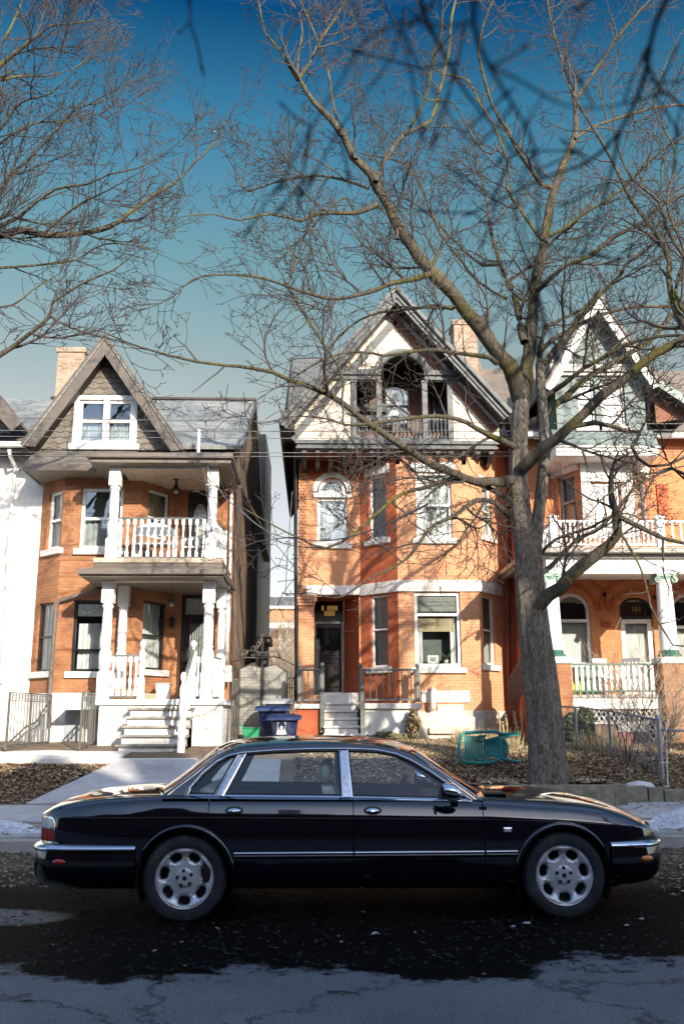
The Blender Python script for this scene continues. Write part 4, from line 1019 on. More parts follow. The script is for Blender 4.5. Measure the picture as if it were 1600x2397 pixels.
    def beam(zt, py, ztopz):
        zb_ = at(350, py, YC)[2]; mb = MB(); x0_, x1_ = xa-.1, xb+.1
        mb.box(x0_, x1_, YC-.1, YC+.1, zb_+.04, ztopz); mb.box(x0_, x0_+.2, YC+.1, 22.25, zb_+.04, ztopz); mb.box(x1_-.2, x1_, YC+.1, 23.2, zb_+.04, ztopz)
        mb.build('beam', M['darkbrown'], H)
        mb = MB(); mb.box(x0_-.01, x1_+.01, YC-.115, YC+.11, zb_, zb_+.045); mb.box(x0_+.2, x1_-.2, YC+.11, 23.24, zb_+.02, zb_+.05); mb.build('ceiling', M['ceiling'], H)
        mb = MB(); mb.box(x0_-.012, x1_+.012, YC-.125, YC-.11, zb_-.005, zb_+.05); mb.build('beam_trim', M['oldwhite'], H)
        return zb_
    zbm2 = beam(0, 1100, z2-.2); zbm1 = beam(0, 1362, z1-.15)
    # balcony floor edge + deck above lower roof
    zd = at(350, 1320, 20.95)[2]; zdt = at(350, 1306, 20.95)[2]
    xd0, xd1 = at(219, 1312, 20.95)[0], at(520, 1312, 20.95)[0]
    mb = MB(); mb.box(xd0, xd1, 20.95, 23.2, zd-.12, zdt); mb.build('balcony_floor', M['trimbrown'], H, bevel=.01)
    mb = MB(); mb.box(xd0+.0, xd1, 20.92, 20.949, zd+.03, zdt); mb.build('fascia', plain('bare_wood', (.34, .27, .19), .8, var=.3, scale=5, dirt=(.6, .57, .5)), H)
    zf = at(350, 1637, YC)[2]
    zfl = at(260, 1637, YC)[2]
    cols = []
    for px_ in (249, 487):
        X = at(px_, 1500, YC)[0]; mb = MB(); turned(mb, X, YC, zf, zbm1, .27); mb.build('column', M['white'], H, smooth=35)
    for X in (xa, xb):
        mb = MB(); turned(mb, X, YC, zdt, zbm2, .26); mb.build('column', M['white'], H, smooth=35)
    X = at(288, 1450, 22.05)[0]; mb = MB(); turned(mb, X, 22.05, zf, zbm1+.04, .25); mb.build('column', M['white'], H, smooth=35)
    X = at(514, 1500, 22.2)[0]; mb = MB(); turned(mb, X, 22.5, zf, zbm1+.04, .22); mb.build('column', M['white'], H, smooth=35)
    X = at(525, 1260, 22.6)[0]; mb = MB(); mb.box(X-.06, X+.06, 22.6, 22.72, zdt, zdt+1.0); mb.build('column', M['white'], H)
    # balcony rail
    zt = at(380, 1212, YC)[2]
    rail(H, (xa+.1, YC), (xb-.1, YC), zt, zdt+.03, 13, 'white', 'greyrail', w=.075)
    rail(H, (xb, YC+.1), (X, 22.6), zt, zdt+.03, 7, 'white', 'greyrail', w=.07)
    rail(H, (xa, YC+.1), (xa, 22.2), zt, zdt+.03, 5, 'white', 'greyrail', w=.07)
    # porch floor and foundations
    fx0, fx1 = at(229, 1640, 21)[0], at(524, 1640, 21)[0]
    mb = MB(); mb.box(fx0-.05, fx1+.05, 20.98, 23.2, zf-.13, zf); mb.build('porch_floor', M['oldwhite'], H, bevel=.01)
    mb = MB(); mb.box(fx0+.03, fx1-.03, 21.05, 23.2, .6, zf-.13); mb.build('porch_base', brick('white_block', (.72, .70, .66), (.66, .64, .60), (.5, .48, .45), (.74, .72, .68), w=.4, h=.2, ms=.01), H)
    zg = .8
    mb = MB(); mb.box(xl-.1, Pf.a.x, YL-.03, YL+.3, zg-.2, zb); mb.prism([(Pl.a.x-.03, YL-.05), (Pf.a.x-.02, YF-.05), (fx0+.06, YF-.05), (fx0+.06, 24), (Pl.a.x-.03, 24)], lambda u, w_, d: (u, w_, d), zg-.2, zb)
    mb.build('foundation', M['stone'], H, bevel=.02)
    # basement door
    h = PL((0, YF-.05), (1, YF-.05)).R(152, 1663, 192, 1735); B0 = PL((0, YF-.05), (1, YF-.05))
    mb = MB(); B0.box(mb, h[0], h[1], h[2], h[3], .0, .03); mb.build('basement_door', M['greyplastic'], H)
    mb = MB(); a_ = at(150, 1659, 21.9); b_ = at(300, 1659, 21.3); mb.box(a_[0], b_[0], 21.4, 22.3, a_[2]-.03, a_[2]+.03); mb.build('basement_canopy', M['oldwhite'], H)
    # porch rails
    zt = at(290, 1533, YC)[2]
    n1 = at(332, 1570, YC)[0]
    rail(H, (at(258, 1580, YC)[0], YC), (n1-.06, YC), zt, zf+.04, 5, 'white', 'greyrail', w=.085)
    def newel(px_, Y, pt_, pb_):
        X = at(px_, (pt_+pb_)/2, Y)[0]; mb = MB(); turned(mb, X, Y, at(px_, pb_, Y)[2], at(px_, pt_, Y)[2], .14, 'newel'); mb.build('newel', M['white'], H, smooth=35); return X
    newel(332, YC-.05, 1499, 1640); xn = newel(452, YC-.05, 1499, 1640)
    rail(H, (xn+.06, YC), (at(478, 1580, YC)[0], YC), zt, zf+.04, 2, 'white', 'greyrail', w=.07)
    xq = at(487, 1500, YC)[0]; rail(H, (xq, YC+.12), (at(514, 1500, 22.2)[0], 22.4), zt, zf+.04, 7, 'white', 'greyrail', w=.08)
    newel(427, 19.35, 1573, 1762)
    a_ = (xn, YC-.1, at(452, 1522, YC)[2]); b_ = (at(427, 1600, 19.4)[0], 19.4, at(430, 1612, 19.4)[2])
    mb = MB(); mb.bar(a_, b_, .08, .05); ho = mb.build('stair_handrail', M['greyrail'], H, bevel=.01)
    a2 = (a_[0], a_[1], zf+.03)
    for k in range(6):
        t = (k+.5)/6; x = lerp(a_[0], b_[0], t); y = lerp(a_[1], b_[1], t); zt_ = lerp(a_[2], b_[2], t); mb = MB(); turned(mb, x, y, zt_-.95, zt_-.03, .085, 'baluster'); mb.build('baluster', M['white'], ho, smooth=35)
    # stairs
    ys = [20.95-.30*k for k in range(7)]; pyt = [1637, 1655, 1677, 1699, 1721, 1743]
    zs = [at(350, pyt[k], 20.95-.3*k)[2] for k in range(6)]; zs = [lerp(zf, .97, k/6) for k in range(6)]
    sx0, sx1 = at(303, 1660, 20.6)[0], at(446, 1660, 20.6)[0]
    for k in range(1, 7):
        z = lerp(zf, .87, k/6.2); y0 = 20.95-.27*k; mb = MB()
        mb.box(sx0, sx1, y0+.03, y0+.05, z-.19, z-.05); mb.box(sx0, sx1, y0+.05, 20.97, z-.5, z-.06); st = mb.build('step', M['oldwhite'], H, bevel=.004)
        mb = MB(); mb.box(sx0-.06, sx1+.06, y0-.04, y0+.27, z-.05, z); mb.build('tread', M['treadwood'], st, bevel=.008)
    # lamps
    def hanglamp(px_, py_, Y, zc_, col_):
        p = at(px_, py_, Y); mb = MB(); mb.tube([(p[0], Y, zc_), (p[0], Y, p[2]+.1)], .012, 5); mb.lathe((p[0], Y, p[2]-.02), [(.13, 0), (.10, .03), (.045, .10), (.03, .2), (.012, .26)], 14); mb.lathe((p[0], Y, zc_-.05), [(.07, .04), (.03, 0)], 12)
        o = mb.build('porch_lamp', M[col_], H, smooth=35); mb = MB(); mb.lathe((p[0], Y, p[2]-.13), [(.02, 0), (.055, .03), (.06, .07), (.03, .12)], 12); mb.build('lamp_glass', M['lead'], o, smooth=True)
    hanglamp(412, 1145, 22.1, zbm2+.02, 'black'); hanglamp(402, 1408, 22.1, zbm1+.02, 'brass')
    # downpipes
    def pipe(pts, Y, r, mt, name='downpipe'):
        mb = MB(); mb.tube([at(x, y, Y) for x, y in pts], r, 8); mb.build(name, M[mt], H, smooth=True)
    pipe([(238, 1378), (139, 1405), (132, 1425), (117, 1625), (117, 1700)], 22.15, .045, 'fasciabrown')
    pipe([(543, 1070), (541, 1170), (535, 1480)], 23.15, .045, 'oldwhite'); pipe([(533, 1385), (530, 1555)], 22.9, .05, 'white')
    mb = MB(); p = at(533, 1577, 22.9); mb.box(p[0]-.10, p[0]+.10, 22.8, 22.95, p[2]-.2, p[2]+.2); mb.build('meter_box', M['oldwhite'], H, bevel=.02)
    mb = MB(); p = at(464, 1062, 22.0); mb.tube([p, (p[0], p[1], p[2]+.62)], .04, 8); mb.build('roof_vent_pipe', M['white'], H, smooth=40); mb = MB(); mb.tube([(p[0]+.75, 22.6, p[2]), (p[0]+.75, 22.6, p[2]+.15)], .04, 8); mb.build('roof_vent_pipe', M['white'], H, smooth=40)
    # chimney
    mb = MB(); p = at(135, 910, 27.6); q = at(203, 820, 27.6); mb.box(p[0], q[0], 27.4, 28.1, p[2]-1.2, q[2]-.15); mb.box(p[0]-.05, q[0]+.05, 27.35, 28.15, q[2]-.15, q[2]); mb.build('chimney', M['chimbrick'], H)
    setloc(H, (xr, 23, 1.0)); return Pf, xl
PA, xlA = houseA()
# things on the porches
def bench():
    B = empty('garden_bench', (0, 0, 0), 'white bench with curved back on the upper porch of the left house', 'bench')
    p = at(366, 1303, 21.75); z = at(366, 1306, 21.2)[2]; x0, x1 = p[0]-.55, p[0]+.45; y = 21.6
    mb = MB(); mb.box(x0, x1, y, y+.45, z+.40, z+.44); mb.build('seat', M['white'], B, bevel=.01)
    mb = MB(); n = 12; pl_ = [(lerp(x0, x1, k/n), z+.62+.30*math.sin(math.pi*(.15+.7*k/n))) for k in range(n+1)]
    mb.prism([(x0, z+.60)]+pl_+[(x1, z+.60)], lambda u, w_, d: (u, d, w_), y-.02, y+.02); mb.build('backrest', M['white'], B)
    for x in (x0+.03, x1-.03):
        for yy in (y, y+.42): mb = MB(); mb.box(x-.03, x+.03, yy-.02, yy+.04, z, z+.62); mb.build('leg', M['white'], B)
        mb = MB(); mb.bar((x, y, z+.65), (x, y+.48, z+.63), .06, .03); mb.build('armrest', M['white'], B)
    setloc(B, (p[0], y, z))
    B = empty('patio_chair', (0, 0, 0), 'white wooden armchair beside the bench on the upper porch', 'chair')
    p = at(450, 1303, 21.6); x0, x1 = p[0]-.3, p[0]+.3; y = 21.9
    mb = MB(); mb.box(x0, x1, y, y+.5, z+.38, z+.42); mb.build('seat', M['white'], B)
    mb = MB(); mb.bar((x0-.05, y, z+.55), (x1+.05, y, z+.68), .05, .07); mb.bar((x0, y, z+.62), (x0+.02, y+.5, z+.58), .06, .03); mb.build('armrest', M['white'], B)
    for x in (x0, x0+.2, x0+.4, x1): mb = MB(); mb.bar((x, y+.02, z+.38), (x+.02, y-.04, z+.62), .07, .02); mb.build('slat', M['white'], B)
    for x in (x0+.02, x1-.02):
        for yy in (y+.02, y+.46): mb = MB(); mb.box(x-.03, x+.03, yy-.02, yy+.02, z, z+.4); mb.build('leg', M['white'], B)
    setloc(B, (p[0], y, z))
    zf = at(350, 1637, 21.2)[2]
    B = empty('plastic_crate', (0, 0, 0), 'yellow plastic crate on the lower porch behind the white balusters', 'crate')
    p = at(288, 1630, 21.5); mb = MB(); mb.box(p[0]-.33, p[0]+.28, 21.4, 21.75, zf, zf+.22); mb.build('tub', M['yellow'], B, bevel=.03); mb = MB(); mb.box(p[0]-.35, p[0]+.30, 21.38, 21.77, zf+.2, zf+.24); mb.build('rim', M['yellow'], B, bevel=.01); setloc(B, (p[0], 21.55, zf))
    B = empty('storage_bin', (0, 0, 0), 'white grey storage bin standing beside the left house front door', 'bin')
    p = at(381, 1630, 22.4); mb = MB(); mb.prism([(p[0]-.13, zf), (p[0]+.13, zf), (p[0]+.16, zf+.36), (p[0]-.16, zf+.36)], lambda u, w_, d: (u, d, w_), 22.3, 22.6); mb.build('tub', M['white'], B, bevel=.01); mb = MB(); mb.box(p[0]-.18, p[0]+.18, 22.28, 22.62, zf+.36, zf+.41); mb.build('lid', M['greyplastic'], B, bevel=.01); setloc(B, (p[0], 22.45, zf))
bench()
# far left twin in white painted brick
def houseL():
    H = empty('painted_brick_house', (0, 0, 0), 'white painted brick house cut by the left edge of the photo', 'house')
    Y = 22.95; x1 = xlA+.02; x0 = -15
    zt = at(60, 1040, Y)[2]
    P = PL((x0, Y), (x1, Y)); P.wall('wall', M['brickW'], H, 0, P.L, .6, zt)
    mb = MB(); mb.box(x0, x1, Y-.06, Y+.2, .5, at(40, 1700, Y)[2]); mb.build('foundation', M['stone'], H, bevel=.02)
    zr = at(2, 936, 27)[2]; ze = at(2, 1038, 22.3)[2]; xx = at(2, 936, 27)[0]-.11
    roofslab('roof', M['brownroof'], H, [(x0, 22.3, ze), (at(105, 1040, 22.3)[0], 22.3, ze), (at(50, 985, 24.8)[0]+.0, 24.5, lerp(ze, zr, .47)), (xx, 27, zr), (x0, 27, zr)])
    roofslab('roof', M['brownroof'], H, [(x0, 31.6, ze), (xx, 31.6, ze), (xx, 27, zr), (x0, 27, zr)])
    mb = MB(); mb.box(x0, at(56, 1050, 22.2)[0], 22.1, 22.25, ze-.13, ze); mb.build('gutter', M['white'], H, bevel=.02)
    mb = MB(); mb.box(x0, x1, 22.25, Y, ze-.16, ze-.12); mb.build('soffit', M['darkbrown'], H)
    mb = MB(); mb.tube([at(22, 1052, 22.2), at(24, 1068, 22.3), at(36, 1092, 22.8), at(34, 1130, 22.85), at(26, 1200, 22.85), at(2, 1600, 22.85)], .045, 8); mb.build('downpipe', M['white'], H, smooth=True)
    # second front gable, mostly outside the frame
    YO = 21.9; A = at(40, 1000, YO); B = at(-130, 800, YO)
    mb = MB(); mb.bar((A[0], YO, A[2]), (B[0], YO, B[2]), .06, .34); mb.build('bargeboard', M['trimbrown'], H)
    roofslab('gable_roof', M['brownroof'], H, [(A[0], YO, A[2]+.15), (B[0], YO, B[2]+.15), (B[0], 26.5, B[2]+.15), (A[0], 24, A[2]+.15)])
    mb = MB(); mb.add([(A[0]-.3, 22.4, A[2]), (B[0], 22.4, B[2]-.2), (2*B[0]-A[0], 22.4, A[2])], [(0, 1, 2)]); mb.build('gable_wall', M['fish'], H)
    mb = MB(); mb.box(x0, x0+.2, 22.95, 32, .6, zt); mb.build('side_wall', M['brickW'], H)
    setloc(H, (-10, 23, 1))
houseL()
# ================================================================ MIDDLE HOUSE (big gable with loggia, orange brick bay)
def houseB():
    H = empty('brick_house', (0, 0, 0), 'orange brick house with white gable, arched attic loggia and dark recessed front door', 'house')
    YM, YB, YD = 24.5, 23.6, 25.7
    xL = at(697, 1400, YM)[0]
    Pm0 = PL((xL, YM), (at(843, 1400, YM)[0], YM))                          # main wall left of the bay
    xb0 = at(931, 1400, YB)[0]; xb1 = at(1120, 1400, YB)[0]
    Pl = PL((Pm0.b.x, YM), (xb0, YB)); Pf = PL((xb0, YB), (xb1, YB)); xe = at(1181, 1200, YM)[0]
    Pr = PL((xb1, YB), (at(1165, 1200, YM)[0], YM)); Pe = PL((Pr.b.x, YM), (xe+.1, YM))
    zc = at(800, 1052, YM)[2]+.2; zbr = at(1000, 1612, YB)[2]
    # main wall: arched window up, door opening below
    hw = Pm0.R(742, 1118, 812, 1272); hw = (*hw, (hw[1]-hw[0])/2*.98)
    hd = (Pm0.px(735, 1500)[0], Pm0.L-.04, at(780, 1628, YM)[2], at(780, 1393, YM)[2])
    Pm0.wall('wall', M['brickB'], H, 0, Pm0.L, 1.0, zc+.3, [hw, hd], rev=.2)
    # arched window: lower sash + fanlight
    a, b, c, d, r = hw; zt = Pm0.px(777, 1165)[1]
    window(Pm0, H, (a, b, c, zt), 'white', .075, mid=None, cur='curtainD', curspan=(0, 1, 0, 1), sill='stone')
    window(Pm0, H, (a+.03, b-.03, zt+.12, d, r*.93), 'white', .10, mid=None, cur='lead', curspan=(.1, .9, 0, .95), sill=None)
    mb = MB(); u0, z0 = Pm0.px(730, 1163); Pm0.box(mb, a-.12, b+.14, zt, zt+.12, -.1, .06); mb.build('transom_bar', M['white'], H, bevel=.01)
    mb = MB(); m = (a+b)/2; R_ = (b-a)/2; n = 16; zs_ = d-r
    mb.grid([[Pm0.pt(m+rr*math.cos(math.pi*k/n), zs_+rr*math.sin(math.pi*k/n), o) for rr, o in ((R_+.0, .0), (R_+.0, .04), (R_+.14, .04), (R_+.14, .0))] for k in range(n+1)]); mb.build('arch_hood', M['oldwhite'], H)
    # bay walls
    l1 = Pl.R(862, 1112, 903, 1262); l2 = Pl.R(867, 1393, 908, 1562)
    Pl.wall('wall', M['brickRedShade'], H, 0, Pl.L, zbr, zc, [l1, l2]); window(Pl, H, l1, 'white', .06, mid=None, cur='curtain', lintel='white'); window(Pl, H, l2, 'white', .05, mid=.52, cur='curtainD')  # left bay face: its shade is put in as a redder brick
    f1 = Pf.R(973, 1105, 1056, 1260); f2 = Pf.R(970, 1386, 1078, 1562)
    Pf.wall('wall', M['brickB'], H, 0, Pf.L, zbr, zc, [f1, f2])
    window(Pf, H, f1, 'white', .07, mid=.50, cur='curtain', curspan=(.02, .98, 0, 1), back='blueroom', lintel='white')
    w2 = window(Pf, H, f2, 'white', .085, mid=.70, cur=None, back='blueroom')
    a, b, c, d = f2; mb = MB(); Pf.box(mb, a+.1, b-.1, lerp(c, d, .745), d-.09, -.13, -.12); mb.build('leaded_light', M['lead'], w2)
    mb = MB(); Pf.box(mb, a+.12, b-.15, lerp(c, d, .48), lerp(c, d, .66), -.20, -.18); mb.build('blind', M['blind'], w2)
    curtainmesh(Pf, a+.06, a+.22, c+.05, lerp(c, d, .6), -.2, 2).build('curtain', M['curtain'], w2, smooth=True, fixn=False); curtainmesh(Pf, b-.26, b-.08, c+.05, lerp(c, d, .68), -.2, 2).build('curtain', M['curtain'], w2, smooth=True, fixn=False)
    r1 = Pr.R(1128, 1140, 1150, 1255); r2 = Pr.R(1130, 1396, 1157, 1556)
    Pr.wall('wall', M['brickB'], H, 0, Pr.L, zbr, zc, [r1, r2]); window(Pr, H, r1, 'white', .05, mid=.5, cur='curtain', lintel='white'); window(Pr, H, r2, 'white', .05, mid=.5, cur='curtainD')
    Pe.wall('wall', M['brickRedShade'], H, 0, Pe.L, 1.0, zc)
    # things on the window sill inside
    # stone bands
    mb = MB()
    for P_, y0, y1, u0, u1 in ((Pm0, 1372, 1393, Pm0.px(716, 1380)[0], Pm0.L), (Pl, 1368, 1391, 0, Pl.L+.03), (Pf, 1358, 1386, -.03, Pf.L+.03), (Pr, 1362, 1386, -.03, Pr.L)):
        mid = Pf if P_ is not Pm0 else Pm0; zz = (Pm0.px(780, 1393)[1], Pm0.px(780, 1371)[1]) if P_ is Pm0 else (Pf.px(1020, 1385)[1], Pf.px(1020, 1358)[1])
        mb = MB(); P_.box(mb, u0, u1, zz[0], zz[1], -.04, .05); mb.build('stone_band', M['stone'], H, bevel=.015)
    # quoin pilaster and capital at the left corner
    Pq = PL((xL, YM-.001), (xL+1, YM-.001)); w_ = Pq.px(717, 1200)[0]
    z0, z1 = Pq.px(705, 1372)[1], Pq.px(705, 1060)[1]; n = 44
    mb = MB()
    for k in range(n):
        za = lerp(z0, z1, k/n); zb_ = lerp(z0, z1, (k+1)/n)
        for q in range(4):
            u0_ = w_*q/4; off = .05 if (k+q) % 2 == 0 else .02
            Pq.box(mb, u0_, u0_+w_/4-.006, za, zb_-.012, -.0, off)
    mb.build('brick_pilaster', M['brickB'], H)
    mb = MB(); zc0, zc1 = Pq.px(715, 1410)[1], Pq.px(715, 1394)[1]; Pq.box(mb, -.08, Pq.px(741, 1400)[0], zc0, zc1, 0, .10); Pq.box(mb, -.04, Pq.px(737, 1400)[0], zc0-.09, zc0, 0, .06)
    for k in range(7): mb.lathe(Pq.pt(.0+k*.065, (zc0+zc1)/2, .1), [(.03, -.03), (.045, 0), (.03, .03)], 8, 'y')
    mb.build('carved_capital', M['brickB'], H, bevel=.01)
    # recessed doorway
    xd = at(804, 1500, YD)[0]; x0 = at(733, 1500, YM)[0]+.02
    zth = at(780, 1625, 25.2)[2]; ztp = hd[3]
    mb = MB(); mb.add([(x0-.02, YM+.2, zth), (x0-.02, YD, zth), (x0-.02, YD, ztp), (x0-.02, YM+.2, ztp)], [(0, 1, 2, 3)]); mb.add([(xd, YD, zth), (Pm0.b.x-.04, YM+.05, zth), (Pm0.b.x-.04, YM+.05, ztp), (xd, YD, ztp)], [(0, 1, 2, 3)]); mb.add([(x0-.02, YM+.2, ztp-.01), (x0-.02, YD, ztp-.01), (xd, YD, ztp-.01), (Pm0.b.x, YM, ztp-.01)], [(0, 1, 2, 3)]); mb.build('porch_recess', M['brickRedShade'], H)
    D = PL((x0-.02, YD), (xd, YD)); dz0, dz1 = zth, D.px(765, 1456)[1]
    dr = MB(); D.box(dr, 0, D.L, dz0, ztp, -.1, -.04); do = dr.build('door', M['doorblack'], H)
    mb = MB(); u1 = D.px(803, 1500)[0]; D.box(mb, .01, .07, dz0, dz1, -.04, .04); D.box(mb, u1-.05, u1, dz0, dz1, -.04, .04); D.box(mb, .07, u1-.05, dz1-.05, dz1, -.04, .04); D.box(mb, .07, u1-.05, dz0, dz0+.07, -.04, .035); mb.build('door_frame', M['greyplastic'], do, bevel=.005)
    mb = MB(); W_ = u1-.12
    D.box(mb, .08, u1-.06, dz0+.07, dz1-.05, -.04, -.01)
    for q in (0, 1): D.box(mb, .13+q*W_*.47, .13+q*W_*.47+W_*.36, dz0+.2, dz0+.75, -.01, .012)
    for k in range(4): D.box(mb, .1, u1-.09, dz0+.85+k*.07, dz0+.88+k*.07, -.01, .015)
    mb.build('door_leaf', M['doorblack'], do, bevel=.01)
    mb = MB(); D.box(mb, .1, u1-.08, dz0+1.2, dz1-.15, -.009, -.004); mb.build('door_glass', plain('dark_glass', (.01, .01, .012), .05, coat=.5), do)
    mb = MB(); mb.lathe(D.pt(u1-.1, dz0+1.0, .01), [(.02, -.06), (.028, -.04), (.022, 0)], 10, 'y'); mb.build('door_knob', M['brass'], do, smooth=True)
    tr = D.R(752, 1417, 790, 1442); mb = MB()
    n = 6
    for k in range(n):
        for j in range(2):
            if (k*7+j*3) % 5 == 0: continue
            D.box(mb, lerp(tr[0], tr[1], k/n)+.008, lerp(tr[0], tr[1], (k+1)/n)-.008, lerp(tr[2], tr[3], j/2)+.008, lerp(tr[2], tr[3], (j+1)/2)-.008, -.03, -.025)
    m_, nt, b_ = mat('lit_transom'); b_.inputs['Base Color'].default_value = (.25, .16, .05, 1); b_.inputs['Emission Color'].default_value = (1, .55, .15, 1); b_.inputs['Emission Strength'].default_value = .12
    mb.build('stained_transom', m_, do)
    mb = MB(); p = at(747, 1572, 25.3); q = at(741, 1500, 25.3); mb.box(x0, x0+.14, 25.2, 25.35, zth, at(745, 1496, 25.3)[2]); mb.box(x0-.01, x0+.17, 25.17, 25.38, p[2]+.55, p[2]+.68); mb.build('side_post', M['greyrail'], H, bevel=.01)
    # foundation
    z_f = zbr
    for P_, nm in ((Pl, 0), (Pf, 1), (Pr, 2)):
        mb = MB(); P_.box(mb, -.02, P_.L+.02, .8, zbr-.55, -.1, .04); mb.build('foundation', M['rockstone'], H, bevel=.02)
        hh = P_
        P_.wall('wall', M['brickB'] if nm else M['brickRedShade'], H, 0, P_.L, zbr-.56, zbr, [])  # left face again in the redder, shade-toned brick
    mb = MB(); Pf.box(mb, Pf.px(985, 1630)[0], Pf.px(1098, 1630)[0], Pf.px(1040, 1645)[1], Pf.px(1040, 1617)[1], -.02, .055); mb.build('stone_lintel', M['stone'], H, bevel=.02)
    bw = Pf.R(1024, 1650, 1084, 1699); mb = MB(); Pf.box(mb, bw[0], bw[1], bw[2], bw[3], .0, .05); o = mb.build('basement_window', M['white'], H, bevel=.01)
    mb = MB(); Pf.box(mb, bw[0]+.07, (bw[0]+bw[1])/2-.03, bw[2]+.07, bw[3]-.07, .05, .055); mb.build('pane', M['oldwhite'], o); mb = MB(); Pf.box(mb, (bw[0]+bw[1])/2+.03, bw[1]-.07, bw[2]+.07, bw[3]-.07, .05, .055); mb.build('pane', M['oldwhite'], o)
    mb = MB(); Pf.box(mb, bw[0]-.25, bw[1]+.15, bw[2]-.2, bw[2]-.03, .02, .14); mb.build('sill', M['rockstone'], H, bevel=.03)
    # vent pipe
    mb = MB(); A = at(1013, 1612, 23.35); B = at(1012, 1655, 23.35); mb.tube([(A[0], 23.5, A[2]), (A[0], 23.35, A[2]-.02), (B[0], 23.35, B[2]), (B[0]-.02, 23.6, B[2]-.05)], .07, 10); mb.build('vent_pipe', M['white'], H, smooth=True)
    # ---- cornice and gable
    YG = 23.35
    zc0 = at(925, 1052, YG)[2]; zc1 = at(925, 1033, YG)[2]; gx0, gx1 = at(690, 1040, YG)[0], at(1166, 1040, YG)[0]
    mb = MB(); mb.box(gx0, gx1, YG-.10, YM+.2, zc1-.10, zc1); mb.box(gx0+.05, gx1-.05, YG-.04, YM+.1, zc0+.06, zc1-.10); mb.box(gx0+.02, gx1-.02, YG-.07, YM, zc0, zc0+.06)
    mb.build('cornice', M['greentrim'], H, bevel=.01)
    for k in range(15):
        x = lerp(gx0+.25, gx1-.2, k/14)
        if k in (0,) : pass
        mb = MB(); mb.prism([(YG+.02, zc0), (YG+.02, zc0-.10), (YG+.35, zc0-.28), (YM if x < xb0 or x > xb1 else YB, zc0-.34), (YM if x < xb0 or x > xb1 else YB, zc0)], lambda u, w2, d: (d, u, w2), x-.06, x+.06); mb.build('bracket', M['darkbrown'], H)
    mb = MB(); mb.box(gx0+.3, xb0, YG+.3, YM, zc0-.02, zc0-.0); mb.build('soffit', M['brickRedShade'], H)
    mb = MB(); mb.box(gx0+.3, xb0-.2, YM-.03, YM+.001, zc0-.52, zc0); mb.build('frieze', M['brickRedShade'], H)
    G = PL((0, YG), (1, YG)); g = lambda x, y: G.px(x, y)
    pk = g(925, 716); g0 = g(690, 1032); g1 = g(1166, 1032); bL = g(690, 985); bR = g(1166, 985)
    z_s = g(925, 893)[1]; zb0 = zc1; xa, xb_ = g(822, 960)[0], g(1058, 960)[0]; ax0, ax1 = g(889, 900)[0], g(994, 900)[0]; am = (ax0+ax1)/2; ar = (ax1-ax0)/2; z_a = g(925, 882)[1]
    def xs(z, s):
        if z <= bL[1]: return bL[0] if s < 0 else bR[0]
        t = (z-bL[1])/(pk[1]-bL[1]); return lerp(bL[0] if s < 0 else bR[0], pk[0], t)
    mb = MB(); p2 = lambda x, z: (x, YG, z)
    mb.add([p2(bL[0], zb0), p2(xa, zb0), p2(xa, z_s), p2(xs(z_s, -1), z_s), p2(bL[0], bL[1])], [(0, 1, 2, 3, 4)])
    mb.add([p2(xb_, zb0), p2(bR[0], zb0), p2(bR[0], bR[1]), p2(xs(z_s, 1), z_s), p2(xb_, z_s)], [(0, 1, 2, 3, 4)])
    n = 12; La = [p2(am-ar*math.cos(math.pi/2*k/n), z_a+ar*math.sin(math.pi/2*k/n)) for k in range(n+1)]; Ra = [p2(am+ar*math.sin(math.pi/2*k/n), z_a+ar*math.cos(math.pi/2*k/n)) for k in range(n+1)]
    mb.add([p2(xs(z_s, -1), z_s), p2(ax0, z_s)]+La+[p2(pk[0], pk[1])], [tuple(range(n+4))]); mb.add([p2(pk[0], pk[1])]+Ra+[p2(ax1, z_s), p2(xs(z_s, 1), z_s)], [tuple(range(n+4))])
    mb.build('gable_wall', M['brickG'], H, fixn=False)
    # loggia: posts, lintels, arch, balustrade, inner room
    for x0_, x1_ in ((822, 834), (880, 893), (987, 1000), (1046, 1059)):
        a_, b2 = g(x0_, 960)[0], g(x1_, 960)[0]; mb = MB(); mb.box(a_, b2, YG-.07, YG+.12, zb0, z_s+.02); mb.box(a_-.02, b2+.02, YG-.09, YG+.13, z_s-.06, z_s); mb.build('post', M['greentrim'], H, bevel=.01)
    mb = MB(); zl = g(925, 869)[1]; 
    for a_, b2 in ((g(752, 880)[0], g(890, 880)[0]), (g(991, 880)[0], g(1085, 880)[0])):
        mb = MB(); mb.box(a_, b2, YG-.08, YG+.1, z_s+.021, z_s+.14); mb.box(a_, b2, YG-.14, YG+.1, z_s+.14, zl); mb.build('entablature', M['greentrim'], H, bevel=.012)
    mb = MB(); n = 20; mb.grid([[(am+rr*math.cos(math.pi*k/n), YG+o, z_a+rr*math.sin(math.pi*k/n)) for rr, o in ((ar-.01, .1), (ar-.01, -.06), (ar+.06, -.11), (ar+.16, -.11), (ar+.2, -.04), (ar+.2, .0))] for k in range(n+1)]); mb.build('arch_moulding', M['greentrim'], H, smooth=40)
    mb = MB(); mb.box(xa, xb_, YG-.05, YG+.1, zb0, zb0+.05); mb.build('loggia_sill', M['greentrim'], H)
    zr_ = g(925, 974)[1]
    for a_, b2, nb in ((834, 880, 5), (893, 987, 10), (1000, 1046, 5)):
        rail(H, (g(a_, 1000)[0], YG), (g(b2, 1000)[0], YG), zr_, zb0+.04, nb, 'greentrim', None, w=.07)
    YI = YG+1.3; mb = MB(); mb.box(xa-.1, xb_+.1, YI, YI+.05, zb0-.1, z_a+ar+.2); mb.build('loggia_wall', M['brickDark'], H)
